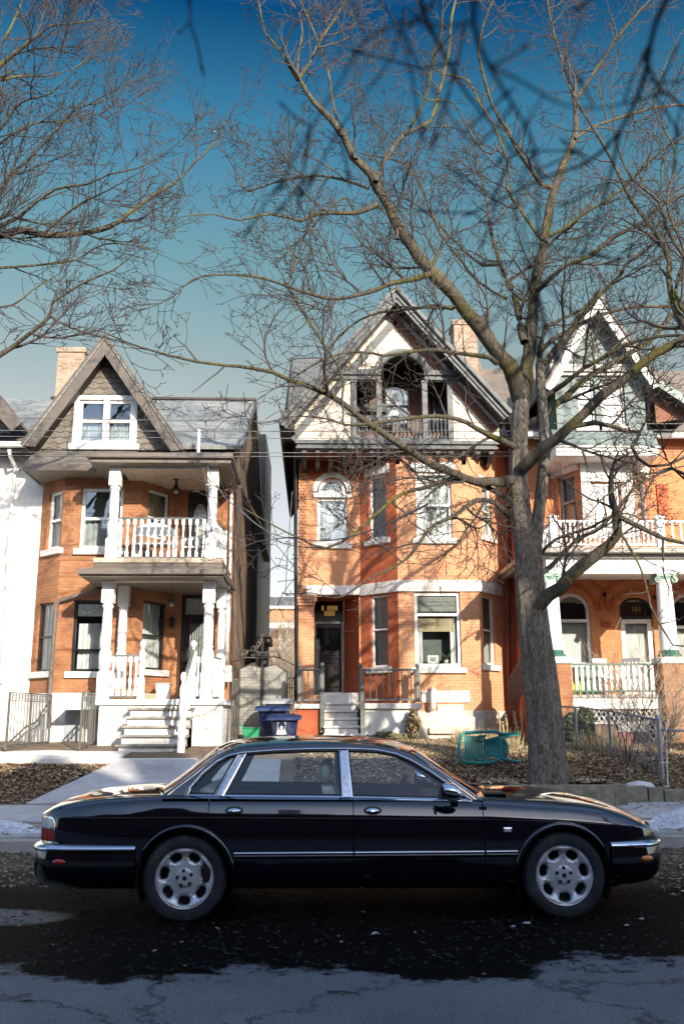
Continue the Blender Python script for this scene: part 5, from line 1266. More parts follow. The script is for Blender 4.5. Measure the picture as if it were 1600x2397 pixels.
    mb = MB(); mb.add([(xa-.1, YG+.02, zb0), (xa-.1, YI, zb0), (xa-.1, YI, z_s+.3), (xa-.1, YG+.02, z_s+.3)], [(0, 1, 2, 3)]); mb.add([(xb_+.1, YG+.02, zb0), (xb_+.1, YI, zb0), (xb_+.1, YI, z_s+.3), (xb_+.1, YG+.02, z_s+.3)], [(0, 1, 2, 3)]); mb.add([(ax0-.05, YG+.02, z_s), (ax1+.05, YG+.02, z_s), (ax1+.05, YI, z_a+ar), (ax0-.05, YI, z_a+ar)], [(0, 1, 2, 3)]) if False else None
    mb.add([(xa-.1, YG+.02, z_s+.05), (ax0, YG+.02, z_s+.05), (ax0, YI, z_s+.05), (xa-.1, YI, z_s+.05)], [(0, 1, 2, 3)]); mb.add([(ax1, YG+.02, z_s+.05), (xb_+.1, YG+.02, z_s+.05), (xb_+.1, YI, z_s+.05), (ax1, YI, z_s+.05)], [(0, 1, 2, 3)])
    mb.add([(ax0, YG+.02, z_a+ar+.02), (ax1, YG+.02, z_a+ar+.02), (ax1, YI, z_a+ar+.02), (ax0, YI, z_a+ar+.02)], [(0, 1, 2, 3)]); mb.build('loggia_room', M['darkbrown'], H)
    I = PL((0, YI-.01), (1, YI-.01))
    window(PL((0, YI-.14), (1, YI-.14)), H, I.R(900, 900, 957, 1000), 'black', .05, mid=.45, cur='curtain', curspan=(0, 1, .1, .85), sill=None, dep=.0, back='blueroom')
    window(PL((0, YI-.14), (1, YI-.14)), H, I.R(842, 905, 868, 1000), 'trimbrown', .04, mid=None, cur='curtain', sill=None, dep=.0)
    window(PL((0, YI-.14), (1, YI-.14)), H, I.R(1010, 905, 1040, 1000), 'trimbrown', .04, mid=None, cur='curtainD', sill=None, dep=.0)
    # rakes
    YO = 22.75; O = PL((0, YO), (1, YO)); o = lambda x, y: O.px(x, y); PK = o(926, 674); T = (o(652, 990), o(1196, 968))
    ze = T[0][1]
    for i, tip in enumerate(T):
        A = Vector((tip[0], 0, tip[1])); B = Vector((PK[0], 0, PK[1])); dd = (B-A).normalized(); nn = Vector((dd.z, 0, -dd.x)); nn = nn if nn.z < 0 else -nn; w_ = .26
        mb = MB(); poly = [A, B, Vector((PK[0], 0, PK[1]-w_/abs(nn.z))), A+nn*w_]
        mb.prism([(p.x, p.z) for p in poly], lambda u, w2, dpt: (u, dpt, w2), YO, YO+.05)
        mb.bar((A.x, YO-.05, A.z), (B.x, YO-.05, B.z), .10, .07, up=(0, 1, 0)); off = nn*.16; mb.bar((A.x+off.x, YO-.02, A.z+off.z), (B.x, YO-.02, B.z-.16/abs(nn.z)), .04, .05, up=(0, 1, 0))
        mb.build('bargeboard', M['greentrim'], H, bevel=.008)
        mb = MB(); q0 = A+nn*.22; q1 = Vector((PK[0], 0, PK[1]-.22/abs(nn.z))); mb.add([(q0.x, YO+.05, q0.z), (q1.x, YO+.05, q1.z), (q1.x, YG+.01, q1.z), (q0.x, YG+.01, q0.z)], [(0, 1, 2, 3)]); mb.build('soffit', M['darkbrown'], H)
        mb = MB(); q2 = A+nn*.42; q3 = Vector((PK[0], 0, PK[1]-.44/abs(nn.z))); mb.bar((q2.x, YG-.03, q2.z), (q3.x, YG-.03, q3.z), .2, .05, up=(0, 1, 0)); mb.build('frieze_board', M['greentrim'] if i == 0 else plain('red_brown_board', (.17, .06, .035), .7), H)
        roofslab('roof', M['greyroof'], H, [(tip[0], YO-.08, tip[1]+.03), (PK[0], YO-.08, PK[1]+.04), (PK[0], 34, PK[1]+.04), (tip[0], 34, tip[1]+.03)], .08)
    # cross roof wing seen left of the gable and right of it
    zr = at(700, 838, 28)[2]; zev = at(672, 955, 24.2)[2]; x_l0 = at(682, 838, 28)[0]; x_l1 = at(668, 955, 24.2)[0]
    roofslab('roof', M['greyroof'], H, [(x_l1, 24.2, zev), (2, 24.2, zev), (2, 28, zr), (x_l0, 28, zr)])
    roofslab('roof', M['greyroof'], H, [(x_l0, 28, zr), (2, 28, zr), (2, 33, zev), (x_l0, 33, zev)])
    mb = MB(); mb.bar((x_l1+.02, 24.15, zev-.1), (x_l0+.02, 28, zr-.1), .06, .2); mb.build('bargeboard', M['darkbrown'], H)
    zr2 = at(1150, 840, 28)[2]; ze2 = at(1180, 1020, 23.9)[2]
    roofslab('roof', M['brownroof'], H, [(PK[0], 24.0, ze2), (xe+.1, 24.0, ze2), (xe+.1, 28, zr2), (PK[0], 28, zr2)]); roofslab('roof', M['brownroof'], H, [(PK[0], 32, ze2), (xe+.1, 32, ze2), (xe+.1, 28, zr2), (PK[0], 28, zr2)])
    # chimney right
    mb = MB(); p = at(1062, 860, 27); q = at(1112, 757, 27); mb.box(p[0], q[0], 26.8, 27.6, p[2]-2, q[2]); mb.box(p[0]-.04, q[0]+.04, 26.76, 27.64, q[2]-.14, q[2]+.02); mb.build('chimney', M['chimbrick'], H)
    # left end wall + corner gutter
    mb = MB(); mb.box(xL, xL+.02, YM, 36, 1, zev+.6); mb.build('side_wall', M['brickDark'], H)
    mb = MB(); mb.tube([at(665, 985, 23.6), at(663, 1020, 23.8), at(672, 1040, 24.2), at(691, 1050, 24.4), at(692, 1300, 24.4), at(694, 1640, 24.4)], .05, 8); mb.box(at(655, 990, 23)[0], at(690, 990, 23)[0], 22.9, 24.2, at(655, 995, 23)[2]-.15, at(655, 995, 23)[2]); mb.build('downpipe', M['black'], H, smooth=30)
    mb = MB(); mb.tube([at(1181, 1050, 24.4), at(1187, 1300, 24.4), at(1190, 1640, 24.4)], .05, 8); mb.build('downpipe', M['brickDark'], H, smooth=True)
    # ---- front stoop
    YS = 23.0
    zl = at(920, 1646, YS)[2]; zt = at(800, 1628, 24.2)[2]
    x0, x1 = at(753, 1640, YS)[0], at(843, 1640, YS)[0]; xr = at(988, 1650, YS)[0]; xl2 = at(688, 1650, YS)[0]
    mb = MB(); mb.box(x1, xr, YS, YM+.1, zl-.14, zl); mb.build('landing', M['stone'], H, bevel=.02); mb = MB(); mb.box(xl2, x0, YS, YM, zl-.13, zl-.01); mb.build('landing', M['stone'], H, bevel=.02)
    mb = MB(); mb.box(x0, x1, YM-.5, YD+.1, zl-.5, zth-.0); mb.build('threshold', M['stone'], H, bevel=.015)
    mb = MB(); mb.box(x1+.05, xr-.1, YS+.1, YM-.95, .8, zl-.14); mb.build('stoop_base', M['oldwhite'], H); mb = MB(); mb.box(xl2+.06, x0-.02, YS+.08, YM, .8, zl-.13); mb.build('stoop_base', M['brickRedShade'], H)
    for k in range(5):
        z = lerp(zt, 1.15, (k+1)/5.6); y = YM-.5-.3*(k+1); mb = MB(); mb.box(x0+.03, x1-.03, y, y+.34, z-.055, z); mb.box(x0+.06, x1-.06, y+.05, y+.34, z-.3, z-.056); mb.build('step', M['stone'], H, bevel=.012)
    zrt = at(900, 1566, YS)[2]
    def npost(px_, Y, top, bot, w=.09):
        p = at(px_, (top+bot)/2, Y); za, zb2 = at(px_, bot, Y)[2], at(px_, top, Y)[2]; mb = MB(); mb.box(p[0]-w/2, p[0]+w/2, Y-w/2, Y+w/2, za, zb2-.14); mb.lathe((p[0], Y, zb2-.15), [(w*.55, 0), (w*.3, .03), (w*.5, .06), (w*.62, .09), (w*.5, .13), (.01, .16)], 10)
        mb.build('newel', M['greyrail'], H, smooth=35); return p[0]
    a1 = npost(843, YS, 1553, 1643); a2 = npost(977, YS, 1553, 1643); a3 = npost(955, YM-.3, 1556, 1643)
    rail(H, (a1, YS), (a2, YS), zrt, zl+.06, 9, 'greyrail', None, 'iron', w=.028, top=.06); rail(H, (a2, YS), (a2, YM-.1), zrt, zl+.06, 6, 'greyrail', None, 'iron', w=.028, top=.05)
    b1 = npost(754, YS, 1551, 1715, .10); b2_ = npost(701, YS, 1551, 1643)
    rail(H, (b2_, YS), (b1, YS), zrt, zl+.06, 4, 'greyrail', None, 'iron', w=.028, top=.06); rail(H, (b2_, YS), (b2_, YM-.1), zrt, zl+.06, 6, 'greyrail', None, 'iron', w=.028, top=.05)
    npost(848, 21.75, 1605, 1722, .10); pA = (a1, YS, zrt); pB = at(848, 1625, 21.75); mb = MB(); mb.bar(pA, pB, .06, .05); sh = mb.build('stair_handrail', M['greyrail'], H)
    for k in range(5):
        t = (k+.5)/5; x, y, z = [lerp(pA[i], pB[i], t) for i in range(3)]; mb = MB(); mb.tube([(x, y, z), (x, y, z-.85)], .014, 6); mb.build('baluster', M['greyrail'], sh)
    setloc(H, (3, 24, 1)); return xe
xeB = houseB()
def sill_things():
    Y = 23.82; z = at(1015, 1551, 23.6)[2]
    B = empty('picture_frame', (0, 0, 0), 'small white picture frame standing inside the big bay window', 'picture'); p = at(1013, 1548, Y)
    mb = MB(); mb.box(p[0]-.14, p[0]+.14, Y, Y+.02, z, z+.2); mb.build('frame', M['white'], B); mb = MB(); mb.box(p[0]-.08, p[0]+.08, Y-.004, Y-.001, z+.05, z+.15); mb.build('picture', M['curtainD'], B); setloc(B, (p[0], Y, z))
    B = empty('potted_plant', (0, 0, 0), 'spiky potted plant on the sill inside the big bay window', 'plant'); p = at(1043, 1548, Y)
    mb = MB(); mb.lathe((p[0], Y, z), [(.05, 0), (.07, .08)], 12); mb.build('pot', M['white'], B, smooth=40)
    mb = MB(); random.seed(2)
    for k in range(16):
        a = random.uniform(0, 6.28); r = random.uniform(.1, .22); mb.tube([(p[0], Y, z+.07), (p[0]+r*.5*math.cos(a), Y+.1*r*math.sin(a), z+.22), (p[0]+r*math.cos(a), Y+.2*r*math.sin(a), z+.22+random.uniform(-.1, .12))], [.008, .007, .002], 4)
    mb.build('foliage', plain('spiky_leaf', (.06, .11, .03), .5), B); setloc(B, (p[0], Y, z))
sill_things()
# ================================================================ RIGHT HOUSE (white porch with columns, green gable)
M['grey'] = plain('brown_grey_trim', (.30, .27, .25), .5)
def houseC():
    H = empty('brick_house', (0, 0, 0), 'orange brick house with pale green gable, columned porch and white balcony', 'house')
    YW = 23.5; YP = 21.1
    x0 = xeB+.12; W = PL((x0, YW), (14, YW))
    zt = at(1300, 1018, YW)[2]; zfl = at(1440, 1626, YP)[2]
    def hp(px0, py0, px1, py1, arch=True):
        h = W.R(px0, py0, px1, py1); return (*h, (h[1]-h[0])/2) if arch else h
    a1 = hp(1300, 1388, 1383, 1560); a2 = hp(1454, 1398, 1532, 1628); a2 = (*a2[:4], a2[4]*.75); a3 = hp(1575, 1388, 1655, 1600)
    zbal = at(1440, 1287, 21.0)[2]
    W.wall('wall', M['brickC'], H, 0, W.L, 1.0, zt, [a1, a2, a3], rev=.15)
    window(W, H, a1, 'oldwhite', .09, mid=.62, cur='curtain', curspan=(0, 1, 0, .62), sill='stone', folds=14)
    window(W, H, a3, 'oldwhite', .09, mid=.62, cur='curtain', curspan=(0, 1, 0, .62), sill='stone', folds=14)
    a, b, c, d, r = a2; zm = W.px(1490, 1447)[1]
    window(W, H, (a, b, zm, d, r), 'black', .06, mid=None, cur='brickDark', sill=None)
    f = window(W, H, (a+.03, b-.03, c+.02, zm-.02), 'oldwhite', .11, mid=.40, cur='curtain', sill=None, folds=16)
    mb = MB(); 
    for k in range(9): x = lerp(a+.18, b-.18, k/8); mb.tube([W.pt(x, c+.2, -.06), W.pt(x, lerp(c, zm, .40), -.06)], .008, 4)
    mb.build('door_grille', M['white'], f)
    # house number painted on the transom
    cu = bpy.data.curves.new('num', 'FONT'); cu.body = '353'; cu.size = .17; cu.extrude = .002; tmp = bpy.data.objects.new('num', cu); col.objects.link(tmp)
    dg = bpy.context.evaluated_depsgraph_get(); me = bpy.data.meshes.new_from_object(tmp.evaluated_get(dg)); bpy.data.objects.remove(tmp)
    num = bpy.data.objects.new('house_number', me); me.materials.clear(); me.materials.append(plain('gold_number', (.4, .26, .06), .4)); col.objects.link(num); num.parent = H
    q = W.pt(*W.px(1478, 1430), -.06); num.location = q; num.rotation_euler = (rad(90), 0, 0)
    mb = MB(); mb.box(xeB-.05, x0+.3, 24.45, 24.6, .8, zt+.3); mb.build('link_wall', M['brickRedShade'], H)
    mb = MB(); mb.box(x0, x0+.05, YW, 24.5, .8, zt); mb.build('side_wall', M['brickRedShade'], H)
    # brick arch mouldings
    for (a, b, c, d, r) in (a1, a2, a3):
        m = (a+b)/2; R_ = (b-a)/2; mb = MB(); n = 20; k_ = r/R_
        for ro, wd in ((.16, .07), (.44, .09)):
            mb.grid([[W.pt(m+(R_+rr)*math.cos(math.pi*k/n), d-r+(r+rr)*math.sin(math.pi*k/n), o) for rr, o in ((ro, 0), (ro, .05), (ro+wd, .05), (ro+wd, 0))] for k in range(n+1)])
        mb.build('brick_arch', M['brickRedShade'], H, smooth=40)
    mb = MB(); z = W.px(1415, 1452)[1]; W.box(mb, a1[1]+.5, a2[0]-.5, z-.08, z, 0, .07); W.box(mb, a1[1]+.5, a2[0]-.5, z-.16, z-.09, 0, .04); mb.build('brick_string', M['brickRedShade'], H)
    # upper bay
    YB = 22.5; xb0, xb1 = at(1357, 1150, YB)[0], at(1484, 1150, YB)[0]; zlow = zbal-.1; ztb = at(1420, 1066, YB)[2]+.2
    xc0 = at(1292, 1150, YW)[0]; xc1 = xb1+.75
    BL, BF, BR = PL((xc0, YW), (xb0, YB)), PL((xb0, YB), (xb1, YB)), PL((xb1, YB), (xc1, YW))
    bl = BL.R(1308, 1110, 1346, 1240); bf = BF.R(1388, 1130, 1452, 1260); br = (.15, BR.L-.15, bl[2], bl[3])
    for P_, h in ((BL, bl), (BF, bf), (BR, br)):
        P_.wall('wall', M['brickC'], H, 0, P_.L, zlow, ztb, [h]); 
    window(BL, H, bl, 'grey', .08, mid=.5, cur='curtainD'); window(BF, H, bf, 'white', .07, mid=None, vm=.05, cur='curtain', sill=None); window(BR, H, br, 'grey', .08, mid=.5, cur='curtainD')
    mb = MB(); BF.box(mb, .02, bf[0]-.03, bf[2], bf[3], 0, .04); mb.build('shutter_panel', M['grey'], H); mb = MB(); BF.box(mb, bf[1]+.03, BF.L-.02, bf[2], bf[3], 0, .04); mb.build('shutter_panel', M['grey'], H)
    for P_, h in ((BL, bl), (BF, bf), (BR, br)):
        mb = MB(); P_.box(mb, 0.02, P_.L-.02, h[3]+.02, h[3]+(.62 if P_ is BF else .35), -.02, .06); mb.build('lintel', M['oldwhite'], H)
    pn = W.R(1537, 1135, 1562, 1215); mb = MB(); W.box(mb, *pn[:2], pn[2], pn[3], 0, .05)
    for k in range(5): mb.lathe(W.pt((pn[0]+pn[1])/2+.05*math.sin(k*2), lerp(pn[2], pn[3], (k+.5)/5), .05), [(.09, 0), (.05, -.04)], 10, 'y')
    mb.build('terracotta_panel', M['brickRedShade'], H)
    # gable dormer
    YG = 22.1; G = PL((0, YG), (1, YG)); g = lambda x, y: G.px(x, y)
    gl, gr_ = g(1298, 960)[0], g(1512, 960)[0]; zb_, zw = g(1400, 1008)[1], g(1400, 868)[1]; pk = g(1397, 722)
    w1 = (g(1352, 940)[0], g(1392, 940)[0], g(1400, 998)[1], g(1400, 888)[1]); w2 = (g(1405, 940)[0], g(1462, 940)[0], w1[2], w1[3])
    PLg = PL((gl, YG), (gr_, YG)); hs_ = [(w1[0]-gl, w1[1]-gl, w1[2], w1[3]), (w2[0]-gl, w2[1]-gl, w2[2], w2[3])]
    PLg.wall('gable_wall', M['greenshingle'], H, 0, PLg.L, zb_, zw+.1, hs_)
    for h in hs_: window(PLg, H, h, 'grey', .07, mid=.5, cur='white', sill='grey')  # white curtain colour stands in for the bright sun reflection in these panes
    mb = MB(); mb.add([(gl-.0, YG, zw+.1), (gr_, YG, zw+.1), (pk[0], YG, pk[1])], [(0, 1, 2)]); mb.build('gable_wall', M['greenshingle'], H)
    mb = MB(); PLg.box(mb, -.1, PLg.L+.1, zw-.07, zw+.14, -.02, .14); PLg.box(mb, -.02, PLg.L+.02, zw-.16, zw-.07, -.02, .08); mb.build('cornice', M['grey'], H, bevel=.01)
    mb = MB(); z2 = at(1410, 1042, 21.75)[2]
    mb.prism([(YG+.01, zb_+.02), (21.75, z2), (22.6, z2)], lambda u, w_, d: (d, u, w_), gl-.12, gr_+.12); mb.build('skirt', M['greenshingle'], H)
    mb = MB(); z3 = at(1410, 1067, 21.8)[2]; mb.box(gl-.12, gr_+.12, 21.8, 23.5, z3, z2); mb.box(gl-.16, gr_+.16, 21.76, 21.9, z2-.05, z2-.001); mb.build('white_band', M['oldwhite'], H, bevel=.01)
    mb = MB(); mb.box(gl, gl+.03, YG, 26, zb_, zw+.3); mb.build('dormer_side', M['greenpaint'], H); mb = MB(); mb.box(gr_-.03, gr_, YG, 26, zb_, zw+.3); mb.build('dormer_side', M['greenpaint'], H)
    YO = 21.65; O = PL((0, YO), (1, YO)); o = lambda x, y: O.px(x, y); PK = o(1397, 684)
    for tip in (o(1272, 905), o(1546, 900)):
        A = Vector((tip[0], 0, tip[1])); B = Vector((PK[0], 0, PK[1])); dd = (B-A).normalized(); nn = Vector((dd.z, 0, -dd.x)); nn = nn if nn.z < 0 else -nn; w_ = .24
        mb = MB(); mb.prism([(p.x, p.z) for p in (A, B, Vector((PK[0], 0, PK[1]-w_/abs(nn.z))), A+nn*w_)], lambda u, w2_, dpt: (u, dpt, w2_), YO, YO+.05); mb.build('bargeboard', M['oldwhite'], H, bevel=.008)
        roofslab('gable_roof', M['brownroof'], H, [(tip[0], YO-.05, tip[1]+.03), (PK[0], YO-.05, PK[1]+.04), (PK[0], 27, PK[1]+.04), (tip[0], 27, tip[1]+.03)], .06)
        mb = MB(); q0 = A+nn*.2; q1 = Vector((PK[0], 0, PK[1]-.2/abs(nn.z))); mb.add([(q0.x, YO+.05, q0.z), (q1.x, YO+.05, q1.z), (q1.x, YG+.01, q1.z), (q0.x, YG+.01, q0.z)], [(0, 1, 2, 3)]); mb.build('soffit', M['greenshingle'], H)
    # main roof
    zr = at(1560, 868, 28)[2]; ze = at(1560, 1015, 23.1)[2]
    roofslab('roof', M['brownroof'], H, [(x0, 23.1, ze), (14, 23.1, ze), (14, 28, zr), (x0, 28, zr)]); roofslab('roof', M['brownroof'], H, [(x0, 33, ze), (14, 33, ze), (14, 28, zr), (x0, 28, zr)])
    mb = MB(); mb.box(x0+.05, 14, 23.0, 23.14, ze-.13, ze); mb.build('gutter', M['white'], H, bevel=.02)
    YQ = 22.0; A = at(1541, 897, YQ); B = at(1640, 962, YQ); mb = MB(); mb.bar(A, B, .05, .2); mb.build('bargeboard', M['greenpaint'], H); 
    roofslab('dormer_roof', M['brownroof'], H, [(A[0], YQ, A[2]+.1), (B[0], YQ, B[2]+.1), (B[0], 26, B[2]+.1), (A[0], 26, A[2]+.1)]); mb = MB(); mb.add([(A[0], YQ+.4, A[2]), (B[0], YQ+.4, B[2]), (A[0], YQ+.4, B[2]-.2)], [(0, 1, 2)]); mb.build('gable_wall', M['brickDark'], H)
    # ---- porch
    ex0 = at(1163, 1339, 24.4)[0]; zbe = at(1440, 1345, YP)[2]; zce = at(1440, 1305, 20.85)[2]; zbr_ = at(1440, 1290, 20.7)[2]
    mb = MB(); mb.box(ex0+.45, 14, YP-.15, YP+.15, zbe, zce); mb.box(ex0+.45, ex0+.75, YP+.15, YW, zbe, zce); mb.build('porch_beam', M['white'], H, bevel=.01)
    mb = MB(); mb.box(ex0+.15, 14, 20.85, YW, zce, zce+.07); mb.build('porch_cornice', M['white'], H, bevel=.01)
    mb = MB(); mb.box(ex0, 14, 20.65, 24.35, zce+.071, zce+.2); mb.build('porch_roof', M['fasciabrown'], H, bevel=.02)
    for k in range(22):
        mb = MB(); y = 20.9+k*.15; mb.box(ex0+.03, ex0+.15, y, y+.06, zce-.06, zce+.07)
        if k < 22: mb.build('dentil', M['fasciabrown'], H)
    mb = MB(); mb.box(ex0+.75, 14, YP+.15, YW, zce-.12, zce-.08); mb.build('ceiling', M['oldwhite'], H)
    mb = MB(); mb.box(at(1290, 1288, 20.95)[0], 14, 20.9, YW, zce+.2, zce+.26); mb.build('balcony_floor', M['grey'], H)
    for px_ in (1292, 1558):
        Y = YP; p = at(px_, 1440, Y); zb2 = at(px_, 1522, Y)[2]; zc = at(px_, 1357, Y)[2]; R_ = .185 if px_ < 1400 else .2
        mb = MB(); mb.lathe((p[0], Y, zb2), [(R_*1.0, 0), (R_, (zc-zb2)*.3), (R_*.84, zc-zb2)], 24); co = mb.build('column', M['white'], H, smooth=40)
        mb = MB(); mb.box(p[0]-R_*1.1, p[0]+R_*1.1, Y-R_, Y+R_, zbe-.07, zbe)
        for s in (-1, 1):
            mb.lathe((p[0]+s*R_*.98, Y-R_*1.0, zbe-.14), [(.075, 0), (.075, 2*R_), (.02, 2*R_+.02)], 12, 'y'); mb.lathe((p[0]+s*R_*.98, Y-R_*1.0-.03, zbe-.14), [(.03, 0), (.04, .03)], 8, 'y')
        mb.lathe((p[0], Y, zc-.02), [(R_*.86, 0), (R_*.98, .05), (R_*.9, .12)], 16)
        mb.build('capital', plain('verdigris_paint', (.20, .30, .24), .6, var=.3), co, smooth=40)
        mb = MB(); mb.lathe((p[0], Y, zb2-.17), [(R_*1.3, 0), (R_*1.35, .06), (R_*1.1, .09), (R_*1.15, .13), (R_*1.02, .17)], 20); mb.build('column_base', M['greenpaint'], co, smooth=40)
        zp = zb2-.17; mb = MB(); mb.box(p[0]-.33, p[0]+.33, Y-.33, Y+.33, zp-.15, zp-.001); mb.build('pier_cap', M['oldwhite'], H, bevel=.02)
        mb = MB(); mb.box(p[0]-.29, p[0]+.29, Y-.29, Y+.29, 1.0, zp-.151); mb.build('pier', M['brickA'], H)
    xa = at(1328, 1590, YP)[0]; xb = at(1530, 1590, YP)[0]; zr1 = at(1440, 1553, YP)[2]
    rail(H, (xa, YP), (xb, YP), zr1, zfl+.06, 15, 'white', 'greenpaint', 'square', w=.06, top=.10)
    mb = MB(); mb.box(at(1285, 1640, YP)[0], 14, YP-.1, YW, zfl-.07, zfl); mb.build('porch_floor', M['grey'], H); mb = MB(); mb.box(at(1290, 1640, YP)[0], 14, YP-.06, YP-.0, zfl-.32, zfl-.071); mb.build('porch_fascia', M['white'], H, bevel=.01)
    # lattice
    lx0, lx1 = at(1378, 1700, YP)[0], at(1536, 1700, YP)[0]; lz1 = zfl-.33; lz0 = 1.0; mb = MB(); s_ = .115; h_ = lz1-lz0
    for k in range(-14, 20):
        for sg in (1, -1):
            xs_ = lx0+k*s_; pa, pb = (xs_, lz0), (xs_+h_*.6, lz1)
            if sg < 0: pa, pb = (xs_+h_*.6, lz0), (xs_, lz1)
            # clip in x
            def cl(p, q):
                dx = q[0]-p[0]; t0, t1 = 0, 1
                for e, s2 in ((lx0, 1), (lx1, -1)):
                    a_, b_ = (p[0]-e)*s2, (q[0]-e)*s2
                    if a_ < 0 and b_ < 0: return None
                    if a_ < 0: t0 = max(t0, -a_/(b_-a_))
                    if b_ < 0: t1 = min(t1, a_/(a_-b_))
                return None if t0 >= t1 else ((lerp(p[0], q[0], t0), lerp(p[1], q[1], t0)), (lerp(p[0], q[0], t1), lerp(p[1], q[1], t1)))
            c_ = cl(pa, pb)
            if c_: mb.bar((c_[0][0], YP+.02+.012*sg, c_[0][1]), (c_[1][0], YP+.02+.012*sg, c_[1][1]), .008, .022, up=(1, 0, .3))
    mb.build('lattice', M['oldwhite'], H, fixn=False)
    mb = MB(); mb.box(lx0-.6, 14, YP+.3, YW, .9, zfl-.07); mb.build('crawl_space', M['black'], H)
    mb = MB(); p = at(1325, 1690, YP); mb.box(p[0]-.28, lx0-.02, YP-.05, YP+.2, .9, zfl-.33); mb.box(lx1, 14, YP-.05, YP+.2, .9, zfl-.33); mb.build('foundation', M['stone'], H, bevel=.02)
    # balcony rail
    Yb = 21.0; zt1 = at(1440, 1219, Yb)[2]; zb1 = zce+.26; xa = at(1294, 1250, Yb)[0]; xm = at(1543, 1250, Yb)[0]; xz = 11.0
    rail(H, (xa, Yb), (xm, Yb), zt1, zb1+.05, 22, 'white', None, 'square', w=.045, top=.08); rail(H, (xm, Yb), (xz, Yb), zt1, zb1+.05, 14, 'white', None, 'square', w=.045, top=.08); rail(H, (xa, Yb), (xa, 23.0), zt1, zb1+.05, 12, 'white', None, 'square', w=.045, top=.08)
    for x in (xa, xm): mb = MB(); mb.box(x-.09, x+.09, Yb-.09, Yb+.09, zb1, zt1+.05); mb.box(x-.12, x+.12, Yb-.12, Yb+.12, zt1+.05, zt1+.09); mb.lathe((x, Yb, zt1+.09), [(.08, 0), (.02, .08)], 4); mb.build('newel', M['white'], H, bevel=.008)
    # side stair with brown rail
    A = at(1182, 1625, 23.2); B = at(1215, 1560, 21.9); mb = MB(); mb.bar((A[0], 22.6, A[2]+.35), (B[0]+.25, 22.6, B[2]+.3), .06, .06); so_ = mb.build('stair_rail', M['brickDark'], H)
    for k in range(8):
        t = k/7; x = lerp(A[0], B[0]+.25, t); z = lerp(A[2]+.35, B[2]+.3, t); mb = MB(); mb.box(x-.02, x+.02, 22.58, 22.62, z-.85, z); mb.build('baluster', M['brickDark'], so_)
    setloc(H, (8, 23, 1)); return zfl
zflC = houseC()
def porchC_things():
    z = zflC
    B = empty('garden_waste_bin', (0, 0, 0), 'dark green tub standing on the columned porch behind the white balusters', 'bin'); p = at(1372, 1620, 22)
    mb = MB(); mb.prism([(p[0]-.2, z), (p[0]+.2, z), (p[0]+.26, z+.62), (p[0]-.26, z+.62)], lambda u, w_, d: (u, d, w_), 21.8, 22.3); mb.build('tub', M['greenpaint'], B, bevel=.02); mb = MB(); mb.box(p[0]-.29, p[0]+.29, 21.77, 22.33, z+.62, z+.68); mb.build('lid', M['greenpaint'], B, bevel=.02); setloc(B, (p[0], 22, z))
    B = empty('plastic_bag', (0, 0, 0), 'yellow green sack on the porch floor beside the dark green tub', 'bag'); p = at(1348, 1610, 21.6)
    mb = MB(); mb.lathe((p[0], 21.6, z), [(.12, 0), (.17, .08), (.16, .2), (.11, .3), (.06, .34), (.09, .38)], 10); mb.build('sack', plain('yellow_sack', (.5, .55, .04), .5), B, smooth=True); setloc(B, (p[0], 21.6, z))
    mt = M['white']
    for k, (px_, yy, rz) in enumerate(((1425, 22.2, .4), (1475, 22.0, -.5))):
        B = empty('patio_chair', (0, 0, 0), ('white plastic armchair on the columned porch, the left one of the two' if k == 0 else 'white plastic armchair on the columned porch, the one in front of the door'), 'chair')
        p = at(px_, 1620, yy); ca, sa = math.cos(rz), math.sin(rz); T = lambda x, y, zz: (p[0]+x*ca-y*sa, yy+x*sa+y*ca, z+zz)
        mb = MB(); mb.bar(T(-.22, 0, .42), T(.22, 0, .42), .44, .03); mb.build('seat', mt, B, bevel=.01)
        for q in range(5): mb = MB(); x = -.18+.09*q; mb.bar(T(x, .2, .42), T(x, .3, .85), .05, .02); mb.build('slat', mt, B)
        mb = MB(); mb.bar(T(-.22, .3, .86), T(.22, .3, .86), .03, .08); mb.build('backrest', mt, B)
        for sx in (-.24, .24):
            mb = MB(); mb.bar(T(sx, -.22, .64), T(sx, .26, .66), .05, .03); mb.build('armrest', mt, B)
            for sy in (-.2, .22): mb = MB(); mb.bar(T(sx, sy, .0), T(sx, sy, .64), .04, .04); mb.build('leg', mt, B)
        setloc(B, (p[0], yy, z))
porchC_things()
